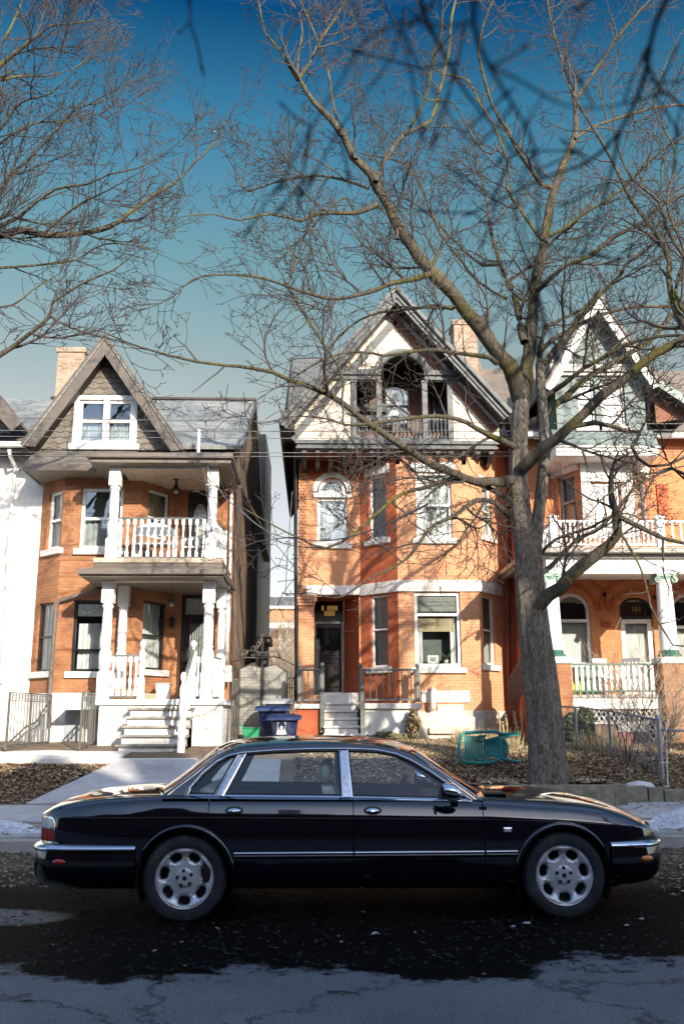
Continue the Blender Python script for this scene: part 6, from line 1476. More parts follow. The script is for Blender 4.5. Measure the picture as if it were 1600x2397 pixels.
# ================================================================ GAP, YARD AND STREET THINGS
def gap():
    Y = 62; H = empty('rear_house', (0,0,0), 'low tan brick house with white window behind the iron gate in the gap', 'house')
    p = at(600, 1500, Y); q = at(697, 1500, Y); z1 = at(650, 1425, Y)[2]
    P = PL((p[0], Y), (q[0]+1.5, Y)); h = P.R(655, 1490, 676, 1535); P.wall('wall', M['brickA'], H, 0, P.L, 1.2, z1, [h]); window(P, H, h, 'white', .1, cur='curtain', outer=.1, sill='white')
    h = P.R(690, 1490, 705, 1535); 
    mb = MB(); P.box(mb, -.3, P.L, z1, z1+.15, -.2, .3); mb.build('cornice', M['white'], H)
    roofslab('roof', M['greyroof'], H, [(p[0]-.3, Y-.3, z1+.15), (q[0]+1.5, Y-.3, z1+.15), (q[0]+1.5, Y+3, z1+1.2), (p[0]-.3, Y+3, z1+1.2)])
    zz = P.px(650, 1468)[1]; mb = MB(); P.box(mb, -.2, P.L, zz-.2, zz+.15, 0, 1.4); mb.build('porch_roof', M['oldwhite'], H)
    zz = P.px(650, 1560)[1]; mb = MB(); P.box(mb, .3, P.L, zz-.15, zz+.1, 0, 1.4); mb.build('awning', plain('terracotta_awning', (.5, .22, .12), .7), H); setloc(H, (p[0], Y, 1.2))
    H = empty('garden_shed', (0,0,0), 'dark shed roof corner behind the scrollwork of the iron gate', 'shed'); a = at(598, 1490, 30); b = at(634, 1506, 30); mb = MB(); mb.box(a[0], b[0], 30, 31.5, b[2], a[2]); mb.build('roof', M['fasciabrown'], H); mb = MB(); mb.box(a[0]+.1, b[0]-.15, 30.1, 31.4, 1.2, b[2]); mb.build('wall', M['darkside'], H); setloc(H, (a[0], 30, 1.2))
gap()
def gate():
    Y = 24.0; H = empty('iron_gate', (0,0,0), 'double yard gate of pegboard panels with wrought iron scrolls between the houses', 'gate')
    def W(x, y): p = at(x, y, Y); return (p[0], Y, p[2])
    z0 = 1.05
    pm = plain('pegboard', (.27, .265, .23), .7, var=.08)
    for x0, x1, n0 in ((560, 611, 0), (616, 671, 1)):
        a, b = W(x0, 1640), W(x1, 1640); t0, tm, t1 = (W(x0, 1566), W((x0+x1)/2-8, 1557), W(x1, 1563)) if n0 == 0 else (W(x0, 1563), W((x0+x1)/2+5, 1557), W(x1, 1572))
        zt = tm[2]
        # perforated panel: strip lattice with holes
        d = .075; nx = int((b[0]-a[0])/d); nz = int((zt-z0)/d); mb = MB(); hw_ = .011
        def top(x): return np.interp(x, [a[0], (a[0]+b[0])/2, b[0]], [t0[2], zt, t1[2]])
        for i in range(nx):
            x = a[0]+(b[0]-a[0])*i/nx; x2 = a[0]+(b[0]-a[0])*(i+1)/nx; xm = (x+x2)/2
            for j in range(nz+1):
                z = z0+d*j; z2 = min(z+d, top(xm)); zm = z+d/2
                if z2 <= z: continue
                if z2-z < d-1e-4: mb.add([(x, Y, z), (x2, Y, z), (x2, Y, z2), (x, Y, z2)], [(0, 1, 2, 3)]); continue
                v = [(x, Y, z), (x2, Y, z), (x2, Y, z2), (x, Y, z2), (xm-hw_, Y, zm-hw_), (xm+hw_, Y, zm-hw_), (xm+hw_, Y, zm+hw_), (xm-hw_, Y, zm+hw_)]
                mb.add(v, [(0, 1, 5, 4), (1, 2, 6, 5), (2, 3, 7, 6), (3, 0, 4, 7)])
        po = mb.build('gate_panel', pm, H, fixn=False, solid=.012)
        mb = MB(); mb.tube([(a[0], Y-.02, z0-.1), (a[0], Y-.02, t0[2]), ((a[0]+b[0])/2, Y-.02, zt+.03), (b[0], Y-.02, t1[2]), (b[0], Y-.02, z0-.1)], .018, 6); mb.build('panel_frame', M['iron'], po)
    mb = MB(); x = W(613, 1600)[0]; mb.box(x-.035, x+.035, Y-.03, Y+.04, z0-.1, W(613, 1500)[2]); mb.build('centre_post', M['black'], H)
    def scroll(pts, r=.018): mb = MB(); mb.tube([(W(*p)[0], Y-.03, W(*p)[2]) for p in pts], r, 5); mb.build('scroll', M['iron'], H, smooth=True)
    def spiral(cx, cy, R, a0, turns, sg=1):
        return [(cx+R*(1-.75*k/18)*math.cos(a0+sg*turns*2*math.pi*k/18), cy+R*(1-.75*k/18)*math.sin(a0+sg*turns*2*math.pi*k/18)) for k in range(19)]
    scroll([(545, 1549), (575, 1539), (612, 1541), (640, 1537), (655, 1540), (690, 1558)]); scroll([(578, 1522), (600, 1526), (612, 1528), (650, 1524), (655, 1540)]); scroll([(582, 1522), (572, 1541)])
    for cx, cy, R, a0, s in ((594, 1518, 7, 1.6, 1), (605, 1509, 6, 1.6, 1), (609, 1500, 5, 1.6, 1), (574, 1526, 6, 1.6, 1), (592, 1533, 5, -1, 1), (568, 1532, 4, 1, 1), (605, 1533, 4, 1, -1), (622, 1533, 4, 2, 1), (614, 1488, 5, 1.6, 1), (627, 1500, 4, 1.6, -1), (592, 1555, 5, -1, 1), (620, 1550, 4, 1, 1)):
        scroll(spiral(cx, cy, R, a0, 1.1, s), .014)
    scroll([(594, 1525), (604, 1516), (611, 1505), (614, 1493)])
    setloc(H, (W(613, 1600)[0], Y, z0))
    # black spiked side gate beside the house
    H = empty('iron_fence', (0,0,0), 'black spiked iron fence between the pegboard gate and the orange house', 'fence'); Y2 = 24.2
    a, b = at(668, 1600, Y2), at(694, 1600, Y2); zt = at(680, 1578, Y2)[2]
    mb = MB(); mb.bar((a[0], Y2, zt-.1), (b[0], Y2, zt-.1), .03, .03); mb.bar((a[0], Y2, zt-.35), (b[0], Y2, zt-.35), .03, .03); mb.bar((a[0], Y2, 1.3), (b[0], Y2, 1.3), .03, .03); mb.build('rail', M['black'], H)
    for k in range(6): x = lerp(a[0], b[0], k/5); mb = MB(); mb.tube([(x, Y2, 1.05), (x, Y2, zt), (x, Y2, zt+.08)], [.012, .012, .002], 5); mb.build('picket', M['black'], H)
    setloc(H, (a[0], Y2, 1))
    # narrow side fence left of the gate
    H = empty('iron_fence', (0,0,0), 'tall narrow rusty iron fence at the corner of the left porch', 'fence'); Y2 = 22.0
    a, b = at(543, 1640, Y2), at(557, 1640, Y2); zt = at(550, 1590, Y2)[2]
    for k in range(5): x = lerp(a[0], b[0], k/4); mb = MB(); mb.tube([(x, Y2, 1.0), (x, Y2, zt)], .014, 5); mb.build('picket', M['iron'], H)
    mb = MB(); mb.bar((a[0], Y2, zt), (b[0], Y2, zt), .03, .03); mb.bar((a[0], Y2, 1.15), (b[0], Y2, 1.15), .03, .03); mb.build('rail', M['iron'], H); setloc(H, (a[0], Y2, 1))
gate()
M['binblue'] = plain('blue_bin_plastic', (.008, .02, .075), .4, var=.12, scale=3, dirt=(.1, .12, .18))
M['binlid'] = plain('blue_bin_lid', (.013, .032, .11), .45, var=.12)
def bin_(px0, px1, pyt, Y, lab, logo=False, lidmat='binlid', name='wheelie_bin'):
    H = empty(name, (0,0,0), lab, 'recycling bin', 'wheeled bins beside the gate')
    a, b = at(px0, pyt+40, Y), at(px1, pyt+40, Y); zt = at((px0+px1)/2, pyt, Y)[2]; z0 = 1.0; cx = (a[0]+b[0])/2; hw = (b[0]-a[0])/2
    mb = MB(); r = []
    for t, s in ((0, .74), (.15, .78), (.9, .92), (.93, 1.0), (1.0, 1.0)):
        z = lerp(z0+.03, zt-.08, t); q = []
        for k in range(20):
            an = 2*math.pi*k/20; cxx = math.copysign(abs(math.cos(an))**.35, math.cos(an)); cyy = math.copysign(abs(math.sin(an))**.35, math.sin(an)); q.append((cx+hw*.9*s*cxx, Y+.36+.34*s*cyy, z))
        r.append(q)
    mb.grid([[r[i][k] for i in range(5)] for k in range(20)], closeu=True); mb.add(r[0], [tuple(range(20))]); mb.build('body', M['binblue'], H, smooth=50)
    mb = MB(); n = 8
    P = [[(lerp(cx-hw*1.04, cx+hw*1.04, i/10), Y-.03+.80*j/n, zt-.07+.09*math.sin(math.pi*j/n)**.6*(1-.25*abs(2*i/10-1)**3)) for j in range(n+1)] for i in range(11)]
    mb.grid(P); mb.grid([[ (p[0], p[1], zt-.085) for p in row] for row in P][::-1]); mb.box(cx-hw*1.05, cx+hw*1.05, Y-.05, Y-.01, zt-.12, zt-.06); mb.build('lid', M[lidmat], H, smooth=40)
    mb = MB(); mb.tube([(cx-hw*.8, Y+.8, zt-.12), (cx+hw*.8, Y+.8, zt-.12)], .018, 6); mb.build('handle', M['binblue'], H)
    for s in (-1, 1): mb = MB(); mb.lathe((cx+s*hw*.72, Y+.66, z0+.11), [(.02, -.03), (.11, -.03), (.11, .03), (.02, .03)], 16, 'x'); mb.build('wheel', M['rubber'], H, smooth=40)
    if logo:
        mb = MB(); y = Y+.022; c = at((px0+px1)/2-6, 1706, Y)
        # white emblem: two curved towers over a round hall
        for s in (-1, 1):
            for k in range(7):
                an = rad(25+k*18); mb.box(c[0]+s*(.055+.03*math.sin(an))-.012, c[0]+s*(.055+.03*math.sin(an))+.012, y-.006, y, c[2]-.02+.02*k, c[2]+.012+.022*k)
        mb.box(c[0]-.10, c[0]+.10, y-.006, y, c[2]-.06, c[2]-.025); mb.box(c[0]-.025, c[0]+.025, y-.006, y, c[2]-.025, c[2]+.06); mb.box(c[0]-.11, c[0]+.11, y-.006, y, c[2]-.12, c[2]-.075)
        mb.build('emblem', M['white'], H)
    setloc(H, (cx, Y+.36, z0))
bin_(597, 676, 1652, 21.75, 'blue wheeled bin at the back of the group by the gate'); bin_(626, 703, 1673, 20.9, 'blue wheeled bin in front with a white emblem on its side', True)
bin_(616, 684, 1636, 22.7, 'wheeled bin with a grey lid behind the two blue ones', False, 'greyplastic')
def greenbox():
    H = empty('green_bin', (0,0,0), 'small bright green open box on the ground left of the blue bins', 'box'); Y = 21.0; a, b = at(566, 1720, Y), at(607, 1720, Y); z0 = 1.03; zt = at(590, 1705, Y)[2]
    mb = MB(); g = plain('green_plastic', (.01, .22, .09), .4)
    mb.prism([(a[0]+.07, z0), (b[0]-.05, z0), (b[0], zt), (a[0], zt)], lambda u, w_, d: (u, d, w_), Y, Y+.3); mb.build('tub', g, H, bevel=.015); mb = MB(); mb.box(a[0]-.02, b[0]+.02, Y-.02, Y+.32, zt, zt+.02); mb.build('rim', g, H); mb = MB(); mb.bar((a[0]+.04, Y+.15, zt), (a[0]-.08, Y+.15, zt+.13), .2, .02); mb.build('flap', g, H); setloc(H, (a[0]+.2, Y, z0))
greenbox()
# basement stair fences of the left house
def ironfence(pts, lab, zb_of, Y0):
    H = empty('iron_fence', (0,0,0), lab, 'fence')
    return H
def fenceA():
    # terrace: pale concrete apron in front of the left house
    mb = MB(); x1 = at(270, 1780, 18.1)[0]; 
    mb.prism([(18.05, .6), (18.05, .90), (18.35, .93), (22.9, 1.06), (22.9, .6)], lambda u, w_, d: (d, u, w_), -15, x1); mb.box(x1, at(455, 1790, 18.1)[0], 18.1, 21.2, .6, .86); mb.box(at(455, 1790, 18.1)[0], at(565, 1790, 20)[0], 18.6, 24, .6, .84)
    tag(mb.build('terrace', M['stone'], bevel=.02), kind='structure')
    for n_, (xa, xb, ya, yb, lab, np_) in enumerate(((18, 116, 19.4, 21.4, 'long wrought iron fence around the basement steps at the left edge', 14), (190, 231, 19.6, 21.6, 'short wrought iron fence in front of the basement door', 8))):
        H = empty('iron_fence', (0,0,0), lab, 'fence'); yt = (1624, 1624)[n_]
        A = at(xa, 1700, ya); B = at(xb, 1700, yb); zt0 = at(xa, yt, ya)[2]; zt1 = at(xb, yt, yb)[2]; z0 = 1.0
        zt1 = zt0 = (zt0+zt1)/2
        mb = MB(); mb.bar((A[0], ya, zt0), (B[0], yb, zt1), .03, .02); mb.bar((A[0], ya, zt0-.16), (B[0], yb, zt1-.16), .025, .015); mb.bar((A[0], ya, z0+.09), (B[0], yb, z0+.12), .03, .04); mb.build('rail', M['iron'], H)
        for k in range(np_+1):
            t = k/np_; x, y = lerp(A[0], B[0], t), lerp(ya, yb, t); w_ = .03 if k in (0, np_, np_//2) else .011
            mb = MB(); mb.tube([(x, y, z0 if w_ > .02 else z0+.08), (x, y, zt0)], w_, 4 if w_ > .02 else 5); mb.build('post' if w_ > .02 else 'picket', M['iron'], H)
            if k < np_:
                mb = MB(); x2, y2 = lerp(A[0], B[0], (k+1)/np_), lerp(ya, yb, (k+1)/np_)
                mb.tube([(lerp(x, x2, .5+.35*math.cos(a)), lerp(y, y2, .5+.35*math.cos(a)), zt0-.08+.055*math.sin(a)) for a in [2*math.pi*j/10 for j in range(11)]], .006, 4); mb.build('scroll', M['iron'], H)
        setloc(H, (A[0], ya, z0))
    H = empty('iron_handrail', (0,0,0), 'sloping wrought iron handrail going down the basement steps behind the fence', 'handrail')
    A = at(25, 1735, 20.5); B = at(117, 1640, 21.6); mb = MB(); mb.tube([A, at(60, 1702, 20.9), at(85, 1690, 21.1), B], .022, 6); mb.tube([(p[0], p[1], p[2]-.12) for p in (A, at(60, 1702, 20.9), at(85, 1690, 21.1), B)], .014, 6); mb.build('rail', M['iron'], H)
    for k in range(5): t = k/4; mb = MB(); x, y, z = [lerp(A[i], B[i], t) for i in range(3)]; mb.tube([(x, y, z), (x, y, z-.35)], .012, 5); mb.build('post', M['iron'], H)
    setloc(H, A)
fenceA()
# ---- tipped plastic chair
def tipped_chair():
    H = empty('plastic_chair', (0,0,0), 'dark teal plastic garden armchair tipped over on the leaf covered lawn', 'chair')
    g = plain('teal_plastic', (.02, .20, .19), .4, var=.1, scale=4, dirt=(.04, .2, .19)); Y0 = 17.6
    def P(x, y, dy): return at(x, y, Y0+dy)
    # seen from the front: backrest panel left, seat middle, legs to the right
    L = lambda pts, dy: [at(x, y, Y0+(dy if not hasattr(dy, '__len__') else dy[i])) for i, (x, y) in enumerate(pts)]
    # back frame
    fr = [(1088, 1715), (1078, 1722), (1073, 1745), (1075, 1770), (1082, 1782), (1090, 1784)]
    mb = MB(); mb.tube(L(fr, .05), .032, 8); mb.tube(L([(1086, 1716), (1125, 1713), (1160, 1713), (1170, 1718)], [.05, .0, -.05, -.1]), .03, 8); mb.tube(L([(1088, 1784), (1120, 1786), (1150, 1785), (1168, 1776)], [.05, .0, -.05, -.1]), .032, 8)
    mb.build('back_frame', g, H, smooth=True)
    for k in range(8):
        x = 1087+k*6.2; mb = MB(); t = k/7; mb.bar(at(x+1, 1722+2*t, Y0+.10+.1*t), at(x+4, 1779-5*t, Y0+.10+.1*t), .045, .012, up=(0, 1, 0)); mb.build('back_slat', g, H)
    for yy in (1738, 1755, 1770): 
        mb = MB(); mb.bar(at(1082, yy, Y0+.1), at(1135, yy-2, Y0+.22), .02, .03, up=(0, 1, 0)); mb.build('back_rib', g, H)
    # seat: dished panel facing the camera
    mb = MB(); n = 10; rows = []
    for i in range(n+1):
        t = i/n; x = lerp(1134, 1170, t); y0 = lerp(1731, 1722, t); y1 = lerp(1768, 1776, t); rows.append([at(x+2*math.sin(math.pi*j/n)*t, lerp(y0, y1, j/n), Y0+.24-.25*t+.05*math.sin(math.pi*j/n)) for j in range(n+1)])
    mb.grid(rows); mb.build('seat', g, H, smooth=True, solid=.02)
    mb = MB(); rows = [[at(lerp(1166, 1180, i/4)+1.5*math.sin(math.pi*j/8), lerp(lerp(1718, 1722, i/4), lerp(1780, 1776, i/4), j/8), Y0-.02-.06*math.sin(math.pi*i/4)+.05*(i/4)) for j in range(9)] for i in range(5)]; mb.grid(rows); mb.build('seat_edge', g, H, smooth=True, solid=.02)
    for nm, pts, dy in (('armrest', [(1138, 1722), (1118, 1724), (1112, 1730), (1128, 1736)], .1), ('armrest', [(1112, 1770), (1120, 1779), (1140, 1781), (1150, 1775)], .1)):
        mb = MB(); mb.tube(L(pts, dy), .022, 6); mb.build(nm, g, H, smooth=True)
    for pts in ([(1168, 1720), (1190, 1718), (1216, 1715)], [(1168, 1728), (1180, 1733), (1186, 1745), (1186, 1765), (1180, 1776)], [(1166, 1774), (1190, 1779), (1220, 1783)], [(1170, 1727), (1192, 1722), (1212, 1719)]):
        mb = MB(); mb.tube(L(pts, -.05 if pts[0][1] != 1727 else .3), [.032]*(len(pts)-1)+[.02], 8); mb.build('leg', g, H, smooth=True)
    setloc(H, at(1130, 1784, Y0))
tipped_chair()
M['timber'] = plain('weathered_timber', (.23, .20, .15), .85, var=.3, scale=9, bmp=.5, dirt=(.09, .10, .06))
def planter():
    H = empty('timber_planter', (0,0,0), 'raised weathered timber planter box around the base of the big tree', 'planter')
    zt = .53; t = .06
    A = at(1152, 1815, 16.75); B = at(1228, 1845, 15.75); C = (at(1460, 1842, 15.45)[0], 15.45); D = (at(1376, 1812, 17.1)[0], 17.1)
    A = (A[0], 16.9); B = (B[0], 15.45)
    for p, q in ((A, B), (B, C), (C, D), (D, A)):
        mb = MB(); mb.bar((p[0], p[1], zt-.17), (q[0], q[1], zt-.17), .09, .34); mb.build('board', M['timber'], H, bevel=.012)
    mb = MB(); mb.box(C[0]-.17, C[0]+.02, 15.42-.03, 15.42+.16, .1, zt-.05); mb.build('post', M['timber'], H, bevel=.01)
    mb = MB(); mb.box(B[0], C[0]-.18, 15.43, 15.48, .215, .30); mb.build('base_board', M['concrete'], H)
    mb = MB(); mb.add([(A[0], A[1], zt-.06), (B[0], B[1], zt-.06), (C[0], C[1], zt-.06), (D[0], D[1], zt-.06)], [(0, 1, 2, 3)]); mb.build('earth', M['soil'], H); setloc(H, (B[0], B[1], .2))
    z = .28
    xs = [1463, 1518, 1555, 1612, 1680]
    for k in range(4):
        a, b = at(xs[k], 1870, 15.9)[0], at(xs[k+1], 1870, 15.9)[0]; mb = MB(); mb.box(a+.01, b-.01, 15.92, 16.12, .18, .47-.02*(k % 2)-.06*(k > 1))
        tag(mb.build('edging_timber', M['timber'], bevel=.015), ['weathered edging timber touching the planter corner', 'mossy edging timber, second from the planter', 'pale low edging block, third from the planter', 'pale low edging block at the right edge of the photo'][k], 'edging')
    mb = MB(); p = at(1494, 1842, 16.35); mb.lathe((p[0], 16.3, .38), [(.22, 0), (.26, .05), (.2, .12), (.05, .15)], 14); o = mb.build('stone_block', M['stone'], smooth=50); tag(o, 'flat pale stone lying behind the edging timbers', 'stone')
planter()
M['galv'] = plain('galvanised_steel', (.30, .31, .33), .4, .6, var=.15)
def wirefence():
    H = empty('chain_link_fence', (0,0,0), 'low chain link fence with leaning galvanised posts right of the big tree', 'fence')
    P = [(1345, 1655, 1772, 19.9), (1422, 1664, 1790, 18.8), (1536, 1688, 1838, 16.9)]
    tops = [at(x, yt, Y) for x, yt, yb, Y in P]; 
    def foot(x, yb, Y): return at(x, yb, Y)
    tops[2] = at(1538, 1685, 16.9)
    feet = [at(1351, 1772, 19.9), at(1431, 1790, 18.8), at(1550, 1838, 16.9)]
    for k in range(3):
        mb = MB(); mb.tube([feet[k], tops[k]], .03 if k < 2 else .04, 8); 
        if k == 2: mb.lathe(tops[k], [(.045, 0), (.045, .05), (.01, .09)], 10)
        mb.build('post', M['galv'], H, smooth=40)
    top0 = at(1300, 1654, 20.3); mb = MB(); mb.tube([top0]+tops, .02, 6); mb.build('top_rail', M['galv'], H, smooth=True)
    mb = MB(); mb.tube([(tops[2][0], tops[2][1], tops[2][2]-.18), (at(1640, 1700, 16.9)[0], 16.9, tops[2][2]-.2)], .022, 6); mb.build('top_rail', M['galv'], H, smooth=True)
    mb = MB()
    seq = [(top0, (top0[0], top0[1], 1.0)), (tops[0], feet[0]), (tops[1], feet[1]), (tops[2], feet[2])]
    for s in range(3):
        (ta, fa), (tb, fb) = seq[s], seq[s+1]; L_ = math.hypot(tb[0]-ta[0], tb[1]-ta[1]); n = int(L_/.075); m = 14
        def Q(u, v): return tuple(lerp(lerp(fa[i], fb[i], u), lerp(ta[i], tb[i], u), v)+(0) for i in range(3))
        for k in range(-m, n):
            for sg in (0, 1):
                pts = []
                for j in range(m+1):
                    u = (k+(j if sg == 0 else m-j))/n
                    if 0 <= u <= 1: pts.append(Q(u, j/m))
                if len(pts) > 1: mb.tube([pts[0], pts[-1]], .0022, 3, caps=False)
    mb.build('wire_mesh', M['galv'], H, fixn=False)
    setloc(H, feet[1])
    H = empty('metal_rack', (0,0,0), 'thin white metal trellis frame leaning beside the end fence post', 'trellis'); Y = 16.6
    mb = MB(); mb.tube([at(1557, 1690, Y), at(1562, 1845, Y)], .012, 5); mb.build('upright', M['oldwhite'], H)
    for y in (1785, 1840, 1735): mb = MB(); mb.tube([at(1545, y, Y), at(1566, y, Y)], .01, 5); mb.build('rung', M['oldwhite'], H)
    setloc(H, at(1560, 1845, Y))
    H = empty('wooden_box', (0,0,0), 'large red and cream box under the lattice behind the chain link fence', 'box'); Y = 20.3
    a, b = at(1393, 1720, Y), at(1517, 1720, Y); zt = at(1450, 1695, Y)[2]; cols_ = ['insul', 'brickDark', 'r', 'd']
    mr = plain('faded_red', (.28, .10, .09), .7, var=.2); md_ = plain('dark_cloth', (.05, .03, .05), .8)
    xs = [1393, 1446, 1480, 1517]
    for k, m_ in enumerate((M['insul'], mr, md_)): mb = MB(); mb.box(at(xs[k], 1720, Y)[0], at(xs[k+1], 1720, Y)[0]-.004, Y, Y+.5, 1.0, zt); mb.build('panel', m_, H)
    mb = MB(); mb.box(a[0]-.03, b[0]+.03, Y-.04, Y+.54, zt, zt+.05); mb.build('lid', M['oldwhite'], H); mb = MB(); mb.box(at(1446, 1720, Y)[0], b[0]+.02, Y-.02, Y-.004, zt-.16, zt); mb.build('cover', M['oldwhite'], H); setloc(H, (a[0], Y, 1))
wirefence()
# ================================================================ HOUSES ACROSS THE STREET (behind the camera: they shade the road and show in the paint)
def opposite():
    m1 = brick('opposite_brick', (.09, .045, .035), (.07, .035, .03), (.06, .055, .05), (.11, .06, .045)); 
    defs = [(-34, -22.01, 9.2, 12.0), (-22, -11.01, 8.6, 11.6), (-11, 0.49, 8.8, 12.1), (.5, 11.49, 8.3, 11.2), (11.5, 22.99, 9.0, 12.0), (23, 33.99, 8.6, 11.6), (34, 46, 9, 12)]
    labs = ['far left', 'second from the left', 'third from the left', 'middle', 'fifth from the left', 'sixth from the left', 'far right']
    Yf = OPPY
    for i, (a, b, e, r) in enumerate(defs):
        H = empty('brick_house', (0,0,0), 'dark brick house across the street behind the viewer, '+labs[i]+' of the row', 'house', 'houses across the street')
        e *= OPPH; r *= OPPH
        mb = MB(); mb.box(a, b, Yf-10, Yf, 0, e); mb.build('wall', m1, H)
        roofslab('roof', M['greyroof'], H, [(a-.3, Yf+.4, e), (b+.3, Yf+.4, e), (b+.3, Yf-5, r), (a-.3, Yf-5, r)]); roofslab('roof', M['greyroof'], H, [(a-.3, Yf-10.4, e), (b+.3, Yf-10.4, e), (b+.3, Yf-5, r), (a-.3, Yf-5, r)])
        P = PL((b, Yf+.02), (a, Yf+.02))
        for fl in (0, 1):
            for k in range(3):
                u = (b-a)*(k+.5)/3; mb = MB(); P.box(mb, u-.6, u+.6, 1.6+fl*3.3, 3.6+fl*3.3, -.0, .05); w_ = mb.build('window', M['greyrail'], H); mb = MB(); P.box(mb, u-.5, u+.5, 1.7+fl*3.3, 3.5+fl*3.3, .05, .06); mb.build('pane', M['black'], w_)
        m = (a+b)/2; mb = MB(); mb.prism([(m-2.6, e), (m+2.6, e), (m, e+2.2)], lambda u, w2, d: (u, d, w2), Yf-.1, Yf+.35); mb.build('gable', m1, H)
        mb = MB(); mb.box(b-1.6, b-.7, Yf-5.5, Yf-4.4, e, r+1.6); mb.build('chimney', m1, H)
        setloc(H, (m, Yf, 0))
OPPY, OPPH = -8., 1.165
opposite()
# ================================================================ TREES
def barkmat(name, c, dark, moss, mossamt=.55, fur=14):
    m, nt, b = mat(name)
    tc = N(nt, 'ShaderNodeTexCoord'); mp = N(nt, 'ShaderNodeMapping'); mp.inputs['Scale'].default_value = (1, 1, .3); nt.links.new(tc.outputs['Object'], mp.inputs[0])
    v = noise(nt, fur, 6, .75, vec=mp.outputs[0], dist=1.2); n2 = noise(nt, 2.2, 5, .7); n3 = noise(nt, 1.1, 4, .6)
    r = ramp(nt, v.outputs[0], [(.38, dark), (.56, c), (.8, [min(1, x*1.35) for x in c])])
    o = mix(nt, r.outputs[0], (.7, .68, .66), ramp(nt, n2.outputs[0], [(.4, 0), (.7, 1)]).outputs[0], 'MULTIPLY')
    if moss: o = mix(nt, o, moss, ramp(nt, n3.outputs[0], [(mossamt, 0), (mossamt+.12, .8)]).outputs[0])
    nt.links.new(o, b.inputs['Base Color']); b.inputs['Roughness'].default_value = .9; b.inputs['Specular IOR Level'].default_value = .2
    bump(nt, b, v.outputs[0], 1, .06); return m
M['bark'] = barkmat('maple_bark', (.30, .26, .21), (.06, .05, .04), None, fur=24)
M['limb'] = barkmat('limb_bark', (.14, .12, .09), (.04, .034, .026), (.15, .135, .03), .50, 18)
M['twig'] = plain('twig_bark', (.055, .042, .033), .8, var=.25, scale=3)
M['twigdark'] = plain('dark_twig_bark', (.06, .047, .038), .8, var=.25, scale=3)
M['twigleft'] = plain('left_twig_bark', (.045, .036, .029), .8, var=.25, scale=3)
M['nearbark'] = plain('near_bark', (.02, .02, .022), .9)
class TB:
    """fast batch of thin tubes"""
    def __init__(s): s.v = []; s.f = []
    def tube(s, pts, rad_, n):
        o = len(s.v); m = len(pts)
        for i in range(m):
            a = pts[max(i-1, 0)]; b = pts[min(i+1, m-1)]; p = pts[i]
            tx, ty, tz = b[0]-a[0], b[1]-a[1], b[2]-a[2]; l = math.sqrt(tx*tx+ty*ty+tz*tz)+1e-9; tx /= l; ty /= l; tz /= l
            if abs(tz) < .9: ux, uy, uz = -ty, tx, 0
            else: ux, uy, uz = 1, 0, 0
            d = ux*tx+uy*ty+uz*tz; ux -= d*tx; uy -= d*ty; uz -= d*tz; l = math.sqrt(ux*ux+uy*uy+uz*uz)+1e-9; ux /= l; uy /= l; uz /= l
            vx, vy, vz = ty*uz-tz*uy, tz*ux-tx*uz, tx*uy-ty*ux; r = rad_[i]
            for k in range(n):
                c = math.cos(6.2832*k/n)*r; q = math.sin(6.2832*k/n)*r
                s.v.append((p[0]+ux*c+vx*q, p[1]+uy*c+vy*q, p[2]+uz*c+vz*q))
        for i in range(m-1):
            for k in range(n): k2 = (k+1) % n; s.f.append((o+i*n+k, o+i*n+k2, o+(i+1)*n+k2, o+(i+1)*n+k))
    def build(s, name, mt, par, smooth=True):
        me = bpy.data.meshes.new(name); me.from_pydata(s.v, [], s.f); me.materials.append(mt)
        if smooth: me.shade_smooth()
        o = bpy.data.objects.new(name, me); col.objects.link(o); o.parent = par; return o
def spline(pts, step=.25):
    """catmull through (x,y,z,r) knots"""
    out = []
    for i in range(len(pts)-1):
        p0 = pts[max(i-1, 0)]; p1 = pts[i]; p2 = pts[i+1]; p3 = pts[min(i+2, len(pts)-1)]
        L_ = math.dist(p1[:3], p2[:3]); n = max(1, int(L_/step))
        for j in range(n):
            t = j/n; out.append(tuple(.5*((2*p1[a])+(-p0[a]+p2[a])*t+(2*p0[a]-5*p1[a]+4*p2[a]-p3[a])*t*t+(-p0[a]+3*p1[a]-3*p2[a]+p3[a])*t**3) for a in range(4)))
    return out+[pts[-1]]
RNG = random.Random(11)
def rvec():
    while True:
        v = Vector((RNG.uniform(-1, 1), RNG.uniform(-1, 1), RNG.uniform(-1, 1)))
        if .05 < v.length < 1: return v.normalized()
def grow(tb, p, d, L_, r, lev, P):
    seg = max(2, int(L_/(.16 if lev < 3 else .09))); pts = [tuple(p)]; rr = [r]; p = Vector(p); d = d.normalized(); kids = []
    sl = L_/seg
    for i in range(seg):
        d = (d+rvec()*P['kink']+Vector((0, 0, P['up']))).normalized(); p = p+d*sl; pts.append(tuple(p)); rr.append(max(P['rmin'], r*(1-.72*(i+1)/seg)))
        if lev < P['lev'] and (i > 0 or seg < 3): kids.append((p.copy(), d.copy(), (i+1)/seg, rr[-1]))
    tb.tube(pts, rr, 4 if lev <= 1 else 3)
    side = 1
    for (q, dd, t, r_) in kids:
        n = 1 if RNG.random() < P['one'] else 2
        if RNG.random() < P['skip'][lev]: continue
        ax = dd.cross(rvec()).normalized()
        for k in range(n):
            s_ = ax if k == 0 else -ax; nd = (dd*P['fwd']+s_).normalized()
            nl = L_*RNG.uniform(.34, .66)*(1.15-.5*t)
            if nl < .07: nl = .07
            grow(tb, q, nd, nl, max(P['rmin'], r_*.62), lev+1, P)
    if lev >= P['lev']-1:   # swollen bud at the tip
        e = Vector(pts[-1]); tb.tube([tuple(e), tuple(e+d*.012), tuple(e+d*.03)], [P['rmin'], P['rmin']*2.0, P['rmin']*.5], 3)
